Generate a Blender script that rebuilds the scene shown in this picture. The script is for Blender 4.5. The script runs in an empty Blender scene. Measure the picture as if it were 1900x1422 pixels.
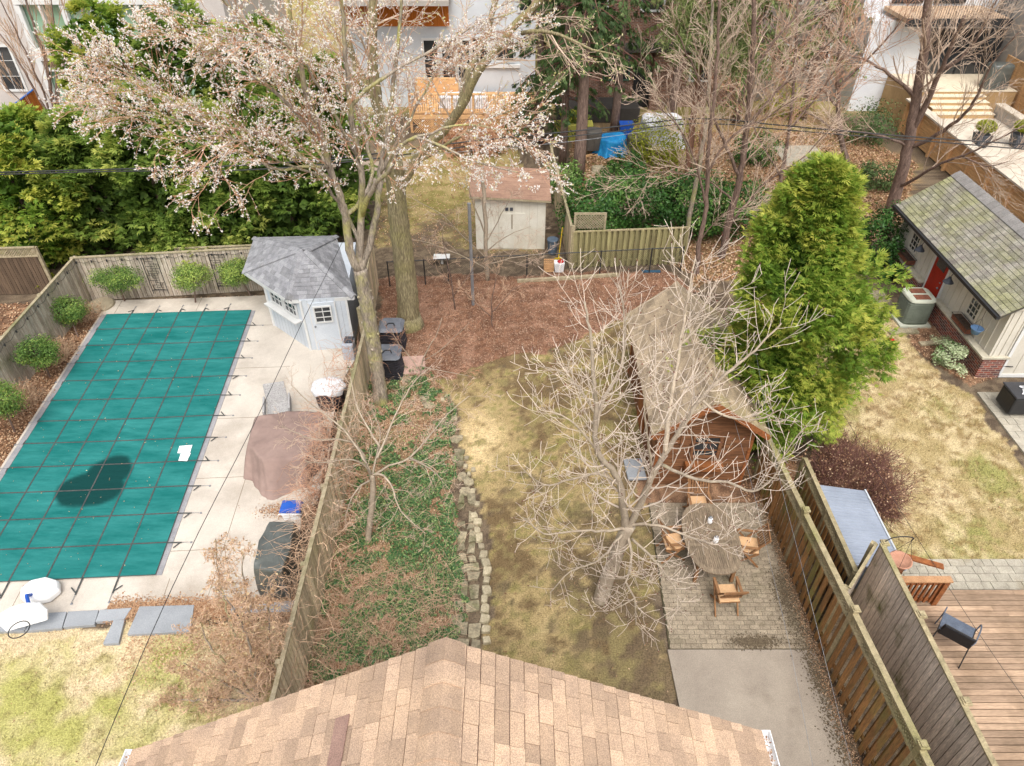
import bpy, math, random
import numpy as np
from mathutils import Vector, Matrix
R=math.radians
scene=bpy.context.scene
# ---------------------------------------------------------------- camera / light
CP,CH,CF=39.7,14.0,1318.0
cam=bpy.data.cameras.new('camera'); cob=bpy.data.objects.new('camera',cam); scene.collection.objects.link(cob)
cob.location=(0,0,CH); cob.rotation_euler=(R(90-CP),0,0)
cam.sensor_width=36; cam.lens=CF/1900*36; cam.clip_end=500; cam.clip_start=.05
scene.camera=cob
w=bpy.data.worlds.new('World'); scene.world=w; w.use_nodes=True
nt=w.node_tree; bg=nt.nodes['Background']
sky=nt.nodes.new('ShaderNodeTexSky'); sky.sky_type='NISHITA'; sky.sun_disc=False
SE,SR=58,172   # elevation, azimuth (sun behind and left of the camera)
sky.sun_elevation=R(SE); sky.sun_rotation=R(SR); sky.air_density=1.0; sky.dust_density=6; sky.ozone_density=1
hs=nt.nodes.new('ShaderNodeHueSaturation'); hs.inputs['Saturation'].default_value=.3
nt.links.new(sky.outputs[0],hs.inputs['Color']); nt.links.new(hs.outputs[0],bg.inputs['Color'])
bg.inputs['Strength'].default_value=.15
sl=bpy.data.lights.new('sun','SUN'); so=bpy.data.objects.new('sun',sl); scene.collection.objects.link(so)
sl.energy=.62; sl.angle=R(30); sl.color=(1,.96,.9)
sd=Vector((math.sin(R(SR))*math.cos(R(SE)),math.cos(R(SR))*math.cos(R(SE)),math.sin(R(SE))))
so.rotation_euler=sd.to_track_quat('Z','Y').to_euler(); so.location=(0,0,40)
vs=scene.view_settings; vs.view_transform='Standard'; vs.look='None'; vs.gamma=1; vs.exposure=.79
# ---------------------------------------------------------------- layout helpers (survey of the site: pixel -> world)
_c,_s=math.cos(R(CP)),math.sin(R(CP))
def _ray(px,py):
    u=(px-950)/CF; v=(py-711)/CF
    return (u,_c-v*_s,-_s-v*_c)
def G(px,py,z=0.):
    r=_ray(px,py); t=(z-CH)/r[2]; return Vector((r[0]*t,r[1]*t,z))
def PY(px,py,Y):
    r=_ray(px,py); t=Y/r[1]; return Vector((r[0]*t,Y,CH+r[2]*t))
def s(r,g,b,k=1.25):
    f=lambda c:((c/255+.055)/1.055)**2.4 if c>10 else c/255/12.92
    return tuple(min(.9,f(c)/k) for c in (r,g,b))
C=scene.collection
def tag(o,label=None,cat=None,group=None,kind=None):
    if label:o['label']=label
    if cat:o['category']=cat
    if group:o['group']=group
    if kind:o['kind']=kind
    return o
def T(name,label,cat,loc,group=None):
    o=bpy.data.objects.new(name,None); C.objects.link(o); o.location=loc; o.empty_display_size=.2
    return tag(o,label,cat,group)
def copy_tree(o,parent=None):
    c=o.copy(); C.objects.link(c)
    if parent is not None: c.parent=parent
    for ch in list(o.children): copy_tree(ch,c)
    return c
class MB:
    def __init__(s): s.v=[];s.f=[];s.t=[];s.tint=.5
    def add(s,vs,fs):
        n=len(s.v); s.v+= [tuple(v) for v in vs]; s.f+=[tuple(n+i for i in f) for f in fs]; s.t+=[s.tint]*len(vs); return s
    def box(s,c,d,rz=0,M=None):
        x,y,z=d[0]/2,d[1]/2,d[2]/2
        vs=[(-x,-y,-z),(x,-y,-z),(x,y,-z),(-x,y,-z),(-x,-y,z),(x,-y,z),(x,y,z),(-x,y,z)]
        if M is None:
            ca,sa=math.cos(rz),math.sin(rz)
            vs=[(c[0]+a*ca-b*sa,c[1]+a*sa+b*ca,c[2]+e) for a,b,e in vs]
        else: vs=[Vector(c)+M@Vector(v) for v in vs]
        return s.add(vs,[(0,3,2,1),(4,5,6,7),(0,1,5,4),(1,2,6,5),(2,3,7,6),(3,0,4,7)])
    def bx(s,x0,x1,y0,y1,z0,z1): return s.box(((x0+x1)/2,(y0+y1)/2,(z0+z1)/2),(x1-x0,y1-y0,z1-z0))
    def beam(s,a,b,w,h,up=(0,0,1)):
        a=Vector(a);b=Vector(b);d=b-a;L=d.length
        if L<1e-6:return s
        d/=L; u=Vector(up); 
        if abs(d.dot(u))>.99:u=Vector((0,1,0))
        x=d.cross(u).normalized(); z=x.cross(d)
        M=Matrix((x,d,z)).transposed()
        return s.box((a+b)/2,(w,L,h),M=M)
    def quad(s,a,b,c,d): return s.add([a,b,c,d],[(0,1,2,3)])
    def prism(s,poly,z0,z1):
        n=len(poly)
        A=sum(poly[i][0]*poly[(i+1)%n][1]-poly[(i+1)%n][0]*poly[i][1] for i in range(n))
        if A<0: poly=poly[::-1]
        vs=[(p[0],p[1],z0) for p in poly]+[(p[0],p[1],z1) for p in poly]
        fs=[tuple(range(n))[::-1],tuple(range(n,2*n))]+[(i,(i+1)%n,n+(i+1)%n,n+i) for i in range(n)]
        return s.add(vs,fs)
    def hull(s,top,bot):   # two loops of equal length, 3D
        n=len(top); return s.add(list(bot)+list(top),[tuple(range(n))[::-1],tuple(range(n,2*n))]+[(i,(i+1)%n,n+(i+1)%n,n+i) for i in range(n)])
    def tube(s,pts,rad,n=6,cap=True):
        pts=[Vector(p) for p in pts]; m=len(pts)
        if not hasattr(rad,'__len__'): rad=[rad]*m
        d=(pts[1]-pts[0]); d=d.normalized() if d.length>1e-9 else Vector((0,0,1))
        a=d.orthogonal().normalized(); vs=[]
        for i in range(m):
            if 0<i<m-1: d=pts[i+1]-pts[i-1]
            elif i==m-1: d=pts[i]-pts[i-1]
            d=d.normalized() if d.length>1e-9 else Vector((0,0,1))
            a=a-d*a.dot(d); a=a.normalized() if a.length>1e-6 else d.orthogonal().normalized()
            b=d.cross(a); r=rad[i]; p=pts[i]
            for k in range(n):
                t=6.28318*k/n; vs.append(p+a*(math.cos(t)*r)+b*(math.sin(t)*r))
        fs=[(i*n+k,i*n+(k+1)%n,(i+1)*n+(k+1)%n,(i+1)*n+k) for i in range(m-1) for k in range(n)]
        if cap and n>3: fs+=[tuple(range(n))[::-1],tuple((m-1)*n+k for k in range(n))]
        return s.add(vs,fs)
    def lathe(s,c,prof,n=16,sx=1,sy=1):
        vs=[];m=len(prof)
        for r,z in prof:
            for k in range(n):
                t=6.28318*k/n; vs.append((c[0]+r*sx*math.cos(t),c[1]+r*sy*math.sin(t),c[2]+z))
        fs=[(i*n+k,i*n+(k+1)%n,(i+1)*n+(k+1)%n,(i+1)*n+k) for i in range(m-1) for k in range(n)]
        fs+=[tuple(range(n))[::-1],tuple((m-1)*n+k for k in range(n))]
        return s.add(vs,fs)
    def build(s,name,mat,parent=None,smooth=False,bevel=0):
        me=bpy.data.meshes.new(name); vs=np.array([tuple(v) for v in s.v],dtype=float)
        if parent is not None: o0=np.array(wl(parent))
        else: o0=np.array([(vs[:,0].min()+vs[:,0].max())/2,(vs[:,1].min()+vs[:,1].max())/2,vs[:,2].min()])
        me.from_pydata((vs-o0).tolist(),[],s.f)
        a=me.attributes.new('tint','FLOAT','POINT'); a.data.foreach_set('value',s.t)
        if smooth: me.shade_smooth()
        me.materials.append(mat); o=bpy.data.objects.new(name,me); C.objects.link(o)
        if parent is not None: o.parent=parent
        else: o.location=o0
        if bevel:
            b=o.modifiers.new('bevel','BEVEL'); b.width=bevel; b.segments=2; b.limit_method='ANGLE'
        return o
def wl(o):
    v=Vector(o.location)
    while o.parent is not None: o=o.parent; v+=o.location
    return v
def NQ(name,V,mat,parent=None,tint=None,col=None):
    """fast mesh of many separate quads; V (n,4,3)"""
    n=len(V); me=bpy.data.meshes.new(name); vs=V.reshape(-1,3)
    if parent is not None: o0=np.array(wl(parent))
    else: o0=np.array([vs[:,0].mean(),vs[:,1].mean(),vs[:,2].min()])
    me.vertices.add(4*n); me.vertices.foreach_set('co',(vs-o0).astype(np.float32).ravel())
    me.loops.add(4*n); me.loops.foreach_set('vertex_index',np.arange(4*n,dtype=np.int32))
    me.polygons.add(n); me.polygons.foreach_set('loop_start',np.arange(0,4*n,4,dtype=np.int32)); me.polygons.foreach_set('loop_total',np.full(n,4,dtype=np.int32))
    me.update(calc_edges=True)
    if tint is None: tint=np.random.rand(n)
    a=me.attributes.new('tint','FLOAT','POINT'); a.data.foreach_set('value',np.repeat(tint,4).astype(np.float32))
    if col is not None:
        a=me.attributes.new('Col','FLOAT_COLOR','POINT'); c4=np.ones((4*n,4),np.float32); c4[:,:3]=np.repeat(col,4,axis=0); a.data.foreach_set('color',c4.ravel())
    me.materials.append(mat); o=bpy.data.objects.new(name,me); C.objects.link(o)
    if parent is not None:o.parent=parent
    else:o.location=o0
    return o
# ---------------------------------------------------------------- materials
def M(name,c1,c2=None,scale=4,stretch=(1,1,1),rough=.8,bump=.3,tint=.25,fine=.12,metal=0,spec=.3,fscale=40,lo=.35,hi=.65,dirt=None,dscale=.8,dlo=.5,dhi=.7):
    m=bpy.data.materials.new(name); m.use_nodes=True; n=m.node_tree.nodes; l=m.node_tree.links; b=n['Principled BSDF']
    b.inputs['Roughness'].default_value=rough; b.inputs['Metallic'].default_value=metal; b.inputs['Specular IOR Level'].default_value=spec
    tc=n.new('ShaderNodeTexCoord'); mp=n.new('ShaderNodeMapping'); mp.inputs['Scale'].default_value=stretch; l.new(tc.outputs['Object'],mp.inputs[0])
    nz=n.new('ShaderNodeTexNoise'); nz.inputs['Scale'].default_value=scale; nz.inputs['Detail'].default_value=6; nz.inputs['Roughness'].default_value=.65; l.new(mp.outputs[0],nz.inputs['Vector'])
    mr=n.new('ShaderNodeMapRange'); mr.inputs[1].default_value=lo; mr.inputs[2].default_value=hi; l.new(nz.outputs[0],mr.inputs[0])
    mx=n.new('ShaderNodeMix'); mx.data_type='RGBA'; mx.inputs[6].default_value=(*c1,1); mx.inputs[7].default_value=(*(c2 or tuple(.8*x for x in c1)),1); l.new(mr.outputs[0],mx.inputs[0])
    out=mx.outputs[2]
    if dirt:
        nd=n.new('ShaderNodeTexNoise'); nd.inputs['Scale'].default_value=dscale; nd.inputs['Detail'].default_value=5; nd.inputs['Roughness'].default_value=.6; l.new(tc.outputs['Object'],nd.inputs['Vector'])
        md=n.new('ShaderNodeMapRange'); md.inputs[1].default_value=dlo; md.inputs[2].default_value=dhi; md.clamp=True; l.new(nd.outputs[0],md.inputs[0])
        m3=n.new('ShaderNodeMix'); m3.data_type='RGBA'; m3.inputs[7].default_value=(*dirt,1); l.new(md.outputs[0],m3.inputs[0]); l.new(out,m3.inputs[6]); out=m3.outputs[2]
    at=n.new('ShaderNodeAttribute'); at.attribute_name='tint'
    fn=n.new('ShaderNodeTexNoise'); fn.inputs['Scale'].default_value=fscale; fn.inputs['Detail'].default_value=3; l.new(mp.outputs[0],fn.inputs['Vector'])
    a1=n.new('ShaderNodeMapRange'); a1.inputs[3].default_value=1-tint; a1.inputs[4].default_value=1+tint; l.new(at.outputs['Fac'],a1.inputs[0])
    a2=n.new('ShaderNodeMapRange'); a2.inputs[1].default_value=.3;a2.inputs[2].default_value=.7; a2.inputs[3].default_value=1-fine*1.5; a2.inputs[4].default_value=1+fine*1.5; l.new(fn.outputs[0],a2.inputs[0])
    mm=n.new('ShaderNodeMath'); mm.operation='MULTIPLY'; l.new(a1.outputs[0],mm.inputs[0]); l.new(a2.outputs[0],mm.inputs[1])
    vm=n.new('ShaderNodeVectorMath'); vm.operation='SCALE'; l.new(out,vm.inputs[0]); l.new(mm.outputs[0],vm.inputs['Scale'])
    l.new(vm.outputs[0],b.inputs['Base Color'])
    if bump:
        bp=n.new('ShaderNodeBump'); bp.inputs['Strength'].default_value=bump; bp.inputs['Distance'].default_value=.02; l.new(fn.outputs[0],bp.inputs['Height']); l.new(bp.outputs[0],b.inputs['Normal'])
    return m
def ML(name,c1,c2,trans=.25,rough=.6,c3=None):
    """leaf material: colour by tint attribute"""
    m=bpy.data.materials.new(name); m.use_nodes=True; n=m.node_tree.nodes; l=m.node_tree.links; b=n['Principled BSDF']
    at=n.new('ShaderNodeAttribute'); at.attribute_name='tint'
    cr=n.new('ShaderNodeValToRGB'); e=cr.color_ramp.elements; e[0].color=(*c1,1); e[1].color=(*c2,1)
    if c3: x=e.new(.5); x.color=(*c3,1)
    l.new(at.outputs['Fac'],cr.inputs[0]); l.new(cr.outputs[0],b.inputs['Base Color']); b.inputs['Roughness'].default_value=rough; b.inputs['Specular IOR Level'].default_value=.25
    if trans:
        t=n.new('ShaderNodeBsdfTranslucent'); l.new(cr.outputs[0],t.inputs[0]); mx=n.new('ShaderNodeMixShader'); mx.inputs[0].default_value=trans
        l.new(b.outputs[0],mx.inputs[1]); l.new(t.outputs[0],mx.inputs[2]); l.new(mx.outputs[0],n['Material Output'].inputs[0])
    return m
def MC(name,rough=.9,fine=.3,fscale=18,bump=.6):
    """colour from the Col attribute with fine grain"""
    m=bpy.data.materials.new(name); m.use_nodes=True; n=m.node_tree.nodes; l=m.node_tree.links; b=n['Principled BSDF']; b.inputs['Roughness'].default_value=rough; b.inputs['Specular IOR Level'].default_value=.15
    at=n.new('ShaderNodeAttribute'); at.attribute_name='Col'; tc=n.new('ShaderNodeTexCoord')
    fn=n.new('ShaderNodeTexNoise'); fn.inputs['Scale'].default_value=fscale; fn.inputs['Detail'].default_value=8; fn.inputs['Roughness'].default_value=.75; l.new(tc.outputs['Object'],fn.inputs['Vector'])
    a2=n.new('ShaderNodeMapRange'); a2.inputs[1].default_value=.3;a2.inputs[2].default_value=.7; a2.inputs[3].default_value=1-fine*1.6; a2.inputs[4].default_value=1+fine*1.6; l.new(fn.outputs[0],a2.inputs[0])
    vm=n.new('ShaderNodeVectorMath'); vm.operation='SCALE'; l.new(at.outputs['Color'],vm.inputs[0]); l.new(a2.outputs[0],vm.inputs['Scale']); l.new(vm.outputs[0],b.inputs['Base Color'])
    if bump:
        bp=n.new('ShaderNodeBump'); bp.inputs['Strength'].default_value=bump; bp.inputs['Distance'].default_value=.03; l.new(fn.outputs[0],bp.inputs['Height']); l.new(bp.outputs[0],b.inputs['Normal'])
    return m
def MB_brick(name,c1,c2,mort,bw=.22,bh=.075,sc=1,ms=.01,axis='xz',rough=.85):
    m=bpy.data.materials.new(name); m.use_nodes=True; n=m.node_tree.nodes; l=m.node_tree.links; b=n['Principled BSDF']; b.inputs['Roughness'].default_value=rough
    tc=n.new('ShaderNodeTexCoord'); sx=n.new('ShaderNodeSeparateXYZ'); l.new(tc.outputs['Object'],sx.inputs[0]); cx=n.new('ShaderNodeCombineXYZ')
    if axis=='xz':
        ad=n.new('ShaderNodeMath'); l.new(sx.outputs[0],ad.inputs[0]); l.new(sx.outputs[1],ad.inputs[1]); l.new(ad.outputs[0],cx.inputs[0]); l.new(sx.outputs[2],cx.inputs[1])
    else: l.new(sx.outputs[0],cx.inputs[0]); l.new(sx.outputs[1],cx.inputs[1])
    bt=n.new('ShaderNodeTexBrick'); bt.inputs['Color1'].default_value=(*c1,1); bt.inputs['Color2'].default_value=(*c2,1); bt.inputs['Mortar'].default_value=(*mort,1)
    bt.inputs['Scale'].default_value=sc; bt.inputs['Brick Width'].default_value=bw; bt.inputs['Row Height'].default_value=bh; bt.inputs['Mortar Size'].default_value=ms; bt.inputs['Bias'].default_value=-.1
    l.new(cx.outputs[0],bt.inputs[0])
    fn=n.new('ShaderNodeTexNoise'); fn.inputs['Scale'].default_value=3; fn.inputs['Detail'].default_value=8; l.new(tc.outputs['Object'],fn.inputs['Vector'])
    a2=n.new('ShaderNodeMapRange'); a2.inputs[1].default_value=.3;a2.inputs[2].default_value=.7; a2.inputs[3].default_value=.72; a2.inputs[4].default_value=1.2; l.new(fn.outputs[0],a2.inputs[0])
    vm=n.new('ShaderNodeVectorMath'); vm.operation='SCALE'; l.new(bt.outputs[0],vm.inputs[0]); l.new(a2.outputs[0],vm.inputs['Scale']); l.new(vm.outputs[0],b.inputs['Base Color'])
    bp=n.new('ShaderNodeBump'); bp.inputs['Strength'].default_value=.5; bp.inputs['Distance'].default_value=.01; bp.invert=True; l.new(bt.outputs['Fac'],bp.inputs['Height']); l.new(bp.outputs[0],b.inputs['Normal'])
    return m
m_gwood=M('weathered_wood',s(208,197,180),s(168,150,132),3,(6,6,.5),tint=.22,fine=.2,fscale=14,dirt=s(120,120,80),dscale=1.2,dlo=.52,dhi=.8)
m_gwoodh=M('weathered_rail',s(190,176,148),s(155,142,112),4,(2,2,2),tint=.15,fine=.15,dirt=s(120,120,75),dlo=.5,dhi=.8)
m_mwood=M('old_fence_wood',s(242,222,188),s(205,184,152),3,(6,6,.5),tint=.28,fine=.22,fscale=14,dirt=s(176,170,118),dscale=1.2,dlo=.5,dhi=.85)
m_bwood=M('brown_fence_wood',s(176,128,78),s(132,100,64),3,(6,6,.6),tint=.28,fine=.18,fscale=14,dirt=s(128,124,70),dscale=1.1,dlo=.5,dhi=.7)
m_brail=M('mossy_rail',s(192,176,140),s(150,138,106),5,tint=.2,fine=.2,dirt=s(150,146,92),dlo=.5,dhi=.75)
m_bgrail=M('grey_mossy_rail',s(120,115,102),s(90,90,80),5,tint=.2,fine=.25,dirt=s(105,110,70),dlo=.5,dhi=.7)
m_screen=M('screen_wood',s(242,226,208),s(208,192,176),3,(7,7,.5),tint=.15,fine=.2,fscale=14,dirt=s(115,115,70),dscale=1.3,dlo=.55,dhi=.75)
m_dkfence=M('dark_fence_wood',s(120,100,80),s(85,70,58),3,(6,6,.5),tint=.25,fine=.15)
m_cedar=M('cedar_wood',s(240,194,140),s(214,164,114),3,(1,.6,6),tint=.14,fine=.12,fscale=14)
m_orange=M('orange_cedar',s(215,130,50),s(185,100,35),2,(6,6,.5),tint=.18,fine=.12,fscale=12)
m_deckw=M('deck_wood',s(198,168,140),s(164,138,114),2.5,(.6,9,9),tint=.24,fine=.14,fscale=14,dirt=s(140,116,92),dscale=1.0,dlo=.5,dhi=.75)
m_railw=M('stained_rail_wood',s(170,105,60),s(125,75,42),3,(3,3,3),tint=.18,fine=.18)
m_shedw=M('cedar_siding',s(146,100,68),s(108,74,50),3,(.5,.5,6),tint=.2,fine=.18,fscale=10)
m_teak=M('grey_teak',s(160,142,118),s(122,106,88),4,(8,1,1),tint=.18,fine=.2,fscale=14)
m_teakc=M('chair_teak',s(170,125,85),s(130,95,65),5,tint=.15,fine=.1)
m_cush=M('peach_cushion',s(232,190,145),s(222,178,132),6,tint=.05,fine=.05,rough=.9)
m_white=M('white_paint',s(235,235,232),s(222,222,220),2,tint=.03,fine=.03,rough=.5)
m_plast=M('white_plastic',(.85,.85,.85),(.82,.82,.82),2,tint=.02,fine=.01,rough=.35,bump=0)
m_phwall=M('pale_blue_siding',s(222,228,234),s(208,216,224),1.5,tint=.05,fine=.05,rough=.6)
m_groove=M('siding_groove',s(176,182,188),tint=0)
m_shedwhite=M('cream_siding',s(232,228,214),s(215,208,190),1.2,tint=.04,fine=.06,dirt=s(190,172,140),dlo=.6,dhi=.9)
m_gar=M('garage_siding',s(226,220,206),s(212,205,190),1.2,tint=.04,fine=.05)
m_stucco=M('white_stucco',s(222,226,230),s(208,212,216),1,tint=.03,fine=.05)
m_stuccog=M('grey_stucco',s(190,182,172),s(175,168,160),1,tint=.03,fine=.05)
m_glass=M('dark_glass',(.02,.022,.025),(.035,.04,.045),1.2,tint=0,fine=0,rough=.08,spec=.8,bump=0)
m_green=M('green_glass',s(165,200,175),s(150,180,150),.8,tint=.05,fine=0,rough=.12,spec=.7,bump=0)
m_black=M('black_metal',(.02,.02,.022),(.03,.03,.03),4,tint=.1,fine=.1,rough=.45,bump=.1)
m_dplast=M('dark_grey_plastic',s(82,86,94),s(66,70,78),4,tint=.1,fine=.08,rough=.5,bump=.1)
m_shin=M('grey_shingles',s(170,170,172),s(146,146,150),5,tint=.22,fine=.18,fscale=60,dirt=s(118,112,100),dlo=.6,dhi=.85)
m_house=M('tan_shingles',s(214,182,152),s(182,156,134),2.2,tint=.21,fine=.24,fscale=90,bump=.5,lo=.3,hi=.7)
m_shedroof=M('brown_roll_roof',s(175,140,118),s(150,118,100),3,tint=.1,fine=.12)
m_slate=M('mossy_slate',s(168,164,150),s(140,132,124),3,tint=.24,fine=.2,dirt=s(156,156,108),dscale=.8,dlo=.42,dhi=.68,fscale=30)
m_croof=M('brown_shingles',s(190,170,142),s(154,136,114),3,tint=.2,fine=.2,dirt=s(172,160,104),dscale=.5,dlo=.52,dhi=.75)
m_conc=M('pool_concrete',s(224,214,200),s(204,194,181),.9,tint=.05,fine=.07,dirt=s(184,172,157),dscale=.45,dlo=.48,dhi=.72,fscale=60)
m_drive=M('driveway_concrete',s(176,164,148),s(158,146,132),1.2,tint=.04,fine=.12,dirt=s(130,118,104),dscale=.7,dlo=.55,dhi=.75,fscale=60)
m_paver=M('interlock_pavers',s(172,158,136),s(150,136,116),6,tint=.13,fine=.2,dirt=s(120,112,88),dscale=.9,dlo=.52,dhi=.72)
m_slab=M('blue_stone',s(172,176,180),s(158,162,166),2,tint=.06,fine=.08,fscale=60)
m_flag=M('flagstone',s(172,160,132),s(140,130,108),4,tint=.25,fine=.22,fscale=20,dirt=s(120,118,84),dscale=2,dlo=.5,dhi=.7)
m_terr=M('terrace_stone',s(226,214,196),s(206,194,176),1.5,tint=.06,fine=.08)
m_step=M('sand_steps',s(206,172,124),s(188,154,108),2,tint=.05,fine=.08)
m_metalroof=M('grey_metal',s(190,198,212),s(168,176,190),.7,tint=.06,fine=.04,rough=.35,metal=.35,spec=.6,bump=.05)
m_galv=M('galvanised',s(160,162,165),s(140,142,146),3,tint=0,fine=.1,rough=.4,metal=.3)
m_brick=MB_brick('red_brick',s(165,80,60),s(70,62,68),s(180,165,150),ms=.009)
m_dbrick=MB_brick('dark_brick',s(150,100,75),s(105,72,58),s(170,155,140))
m_red=M('red_door',s(190,45,25),s(165,35,20),2,tint=.03,fine=.05,rough=.4)
m_redb=M('red_plastic',s(200,40,40),tint=0,fine=.02,rough=.35)
m_clid=M('bin_lid_grey',s(128,132,140),s(108,112,120),4,tint=.1,fine=.08,rough=.5,bump=.1)
m_atwig=M('catkin_twig',s(206,178,152),s(200,140,104),7,tint=.15,fine=.1,bump=0)
m_blue=M('blue_plastic',s(50,105,205),s(40,90,190),3,tint=.05,fine=.03,rough=.4)
m_tarp=M('blue_tarp',s(50,165,225),s(30,130,200),4,tint=.2,fine=.15,rough=.5)
m_bluepot=M('pale_blue_pot',s(120,155,195),s(100,135,175),3,tint=0,fine=.05)
m_terra=M('terracotta',s(200,150,125),s(180,130,105),4,tint=0,fine=.08)
m_soil=M('potting_soil',s(95,75,60),s(60,48,40),10,tint=0,fine=.4)
m_cover=M('mauve_cover',s(166,142,132),s(140,118,110),.9,tint=.05,fine=.05,rough=.85,fscale=4,bump=1.6)
m_gcover=M('grey_cover',s(126,120,112),s(95,90,84),.9,tint=.05,fine=.08,rough=.6)
m_bcover=M('charcoal_cover',s(112,116,110),s(78,82,80),.8,tint=.05,fine=.08,rough=.3,spec=.6,fscale=5,bump=1.6)
m_wcover=M('white_cover',s(246,246,248),s(232,230,232),2,tint=.05,fine=.06)
m_wick=M('grey_wicker',s(190,188,186),s(165,163,162),25,tint=.05,fine=.25,fscale=60)
m_slingg=M('black_sling',s(108,118,134),s(92,100,114),8,tint=0,fine=.08,rough=.5)
m_acm=M('condenser_green',s(128,136,122),s(112,120,106),3,tint=.04,fine=.06)
m_acl=M('condenser_top',s(205,208,190),s(190,192,174),3,tint=.04,fine=.05)
m_rust=M('rusty_grille',s(150,95,72),s(110,70,56),12,tint=.1,fine=.25)
m_stone=M('field_stone',s(198,186,158),s(165,152,124),6,tint=.22,fine=.15,dirt=s(135,130,95),dscale=3,dlo=.55,dhi=.75)
m_bark=M('grey_bark',s(188,174,156),s(136,124,112),4,(3,3,.6),tint=.15,fine=.28,fscale=14,bump=1.0,dirt=s(175,170,105),dscale=1.4,dlo=.48,dhi=.66)
m_bark2=M('ridged_bark',s(178,166,128),s(128,116,90),4,(5,5,.5),tint=.12,fine=.35,fscale=12,bump=1.0,dirt=s(158,152,95),dscale=1,dlo=.5,dhi=.75)
m_dbark=M('brown_bark',s(150,126,112),s(105,86,78),4,(4,4,.6),tint=.12,fine=.28,fscale=14,bump=.8)
m_obark=M('orange_pine_bark',s(175,130,105),s(130,95,80),4,(4,4,.8),tint=.12,fine=.28,bump=.8)
m_pale=M('pale_bark',s(200,184,162),s(165,150,132),4,(2,2,1),tint=.16,fine=.14,bump=.5,dirt=s(160,155,110),dscale=2,dlo=.6,dhi=.8)
m_ptwig=M('pale_twig',s(230,214,198),s(204,186,168),6,tint=.14,fine=.1,bump=0)
m_rtwig=M('reddish_twig',s(208,150,116),s(196,166,142),6,tint=.22,fine=.1,bump=0)
m_gtwig=M('pinkish_grey_twig',s(218,196,174),s(186,160,140),6,tint=.2,fine=.1,bump=0)
m_btwig=M('brown_twig',s(228,196,164),s(202,166,138),6,tint=.3,fine=.1,bump=0)
m_maroon=M('maroon_twig',s(140,100,88),s(105,72,64),6,tint=.25,fine=.1,bump=0)
l_blos=ML('blossom',(.8,.76,.73),(.92,.9,.84),.35,c3=(.88,.85,.83))
l_yblos=ML('yellow_catkin',s(230,225,150),s(245,240,190),.3)
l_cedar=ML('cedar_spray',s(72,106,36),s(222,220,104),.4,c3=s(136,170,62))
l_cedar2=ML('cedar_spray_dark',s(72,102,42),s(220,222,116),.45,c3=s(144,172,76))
l_yew=ML('boxwood_leaf',s(70,104,44),s(190,206,104),.25,c3=s(116,148,70))
l_rhod=ML('rhododendron_leaf',s(48,86,38),s(138,170,88),.2,rough=.4,c3=s(78,122,54))
l_spruce=ML('spruce_needles',s(58,82,44),s(130,148,92),.15,c3=s(88,112,62))
l_pine=ML('pine_needles',s(95,115,65),s(175,185,120),.2,c3=s(130,145,85))
l_ivy=ML('ivy_leaf',s(48,94,50),s(184,204,132),.25,rough=.4,c3=s(92,130,80))
l_dry=ML('dry_leaf',s(125,88,66),s(236,206,170),.2,c3=s(190,145,108))
l_pdry=ML('pale_dry_leaf',s(190,148,110),s(238,216,172),.3)
l_mulch=ML('wood_chip',s(106,74,58),s(212,182,154),.0,c3=s(156,112,88))
l_orange=ML('orange_leaf',s(180,120,84),s(225,184,146),.2)
l_varieg=ML('variegated_leaf',s(110,150,80),s(225,230,190),.2)
l_ylw=ML('yellow_green_leaf',s(110,130,30),s(205,205,80),.25)
# ---------------------------------------------------------------- ground
rng=np.random.default_rng(3); random.seed(5); np.random.seed(7)
def vn(x,y,sc,seed=0):
    X=x*sc; Y=y*sc; xi=np.floor(X).astype(np.int64); yi=np.floor(Y).astype(np.int64); fx=X-xi; fy=Y-yi
    fx=fx*fx*(3-2*fx); fy=fy*fy*(3-2*fy)
    def h(a,b):
        k=(a*374761393+b*668265263+seed*982451653)&0x7fffffff; k=((k^(k>>13))*1274126177)&0x7fffffff; return ((k^(k>>16))&0xffff)/65535.
    return (h(xi,yi)*(1-fx)+h(xi+1,yi)*fx)*(1-fy)+(h(xi,yi+1)*(1-fx)+h(xi+1,yi+1)*fx)*fy
def fbm(x,y,sc,seed=0,o=4):
    r=0;a=.5;t=0
    for i in range(o): r=r+a*vn(x,y,sc*2**i,seed+i*17); t+=a; a*=.55
    return r/t
def inpoly(x,y,poly):
    r=np.zeros(x.shape,bool); n=len(poly)
    for i in range(n):
        x0,y0=poly[i][:2]; x1,y1=poly[(i+1)%n][:2]
        if y0==y1: continue
        r^=((y0>y)!=(y1>y))&(x<(x1-x0)*(y-y0)/(y1-y0)+x0)
    return r
def pp(l): return [tuple(G(a,b)[:2]) for a,b in l]
Z_leftlawn=pp([(-400,1162),(560,1150),(520,1290),(430,1500),(-500,1500)])
Z_mulch=pp([(700,518),(800,512),(1010,508),(1230,500),(1290,540),(1180,575),(1120,610),(1060,640),(980,655),(900,672),(845,700),(800,690),(745,650),(700,640)])
Z_ivy=pp([(660,640),(745,640),(800,700),(840,760),(850,850),(850,1000),(850,1170),(830,1300),(520,1350),(590,1080),(640,850)])
Z_clawn=pp([(760,650),(1000,640),(1120,590),(1200,570),(1220,800),(1235,1200),(1275,1340),(1290,1500),(890,1500),(900,1180),(900,1000),(865,850),(845,760),(800,700)])
Z_rlawn=pp([(1520,640),(1600,560),(1660,600),(1740,700),(1800,740),(1900,860),(2100,1050),(1750,1060),(1650,1030),(1600,880),(1540,800)])
Z_mid=pp([(700,270),(960,270),(1010,470),(860,460),(700,460)])
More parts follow.
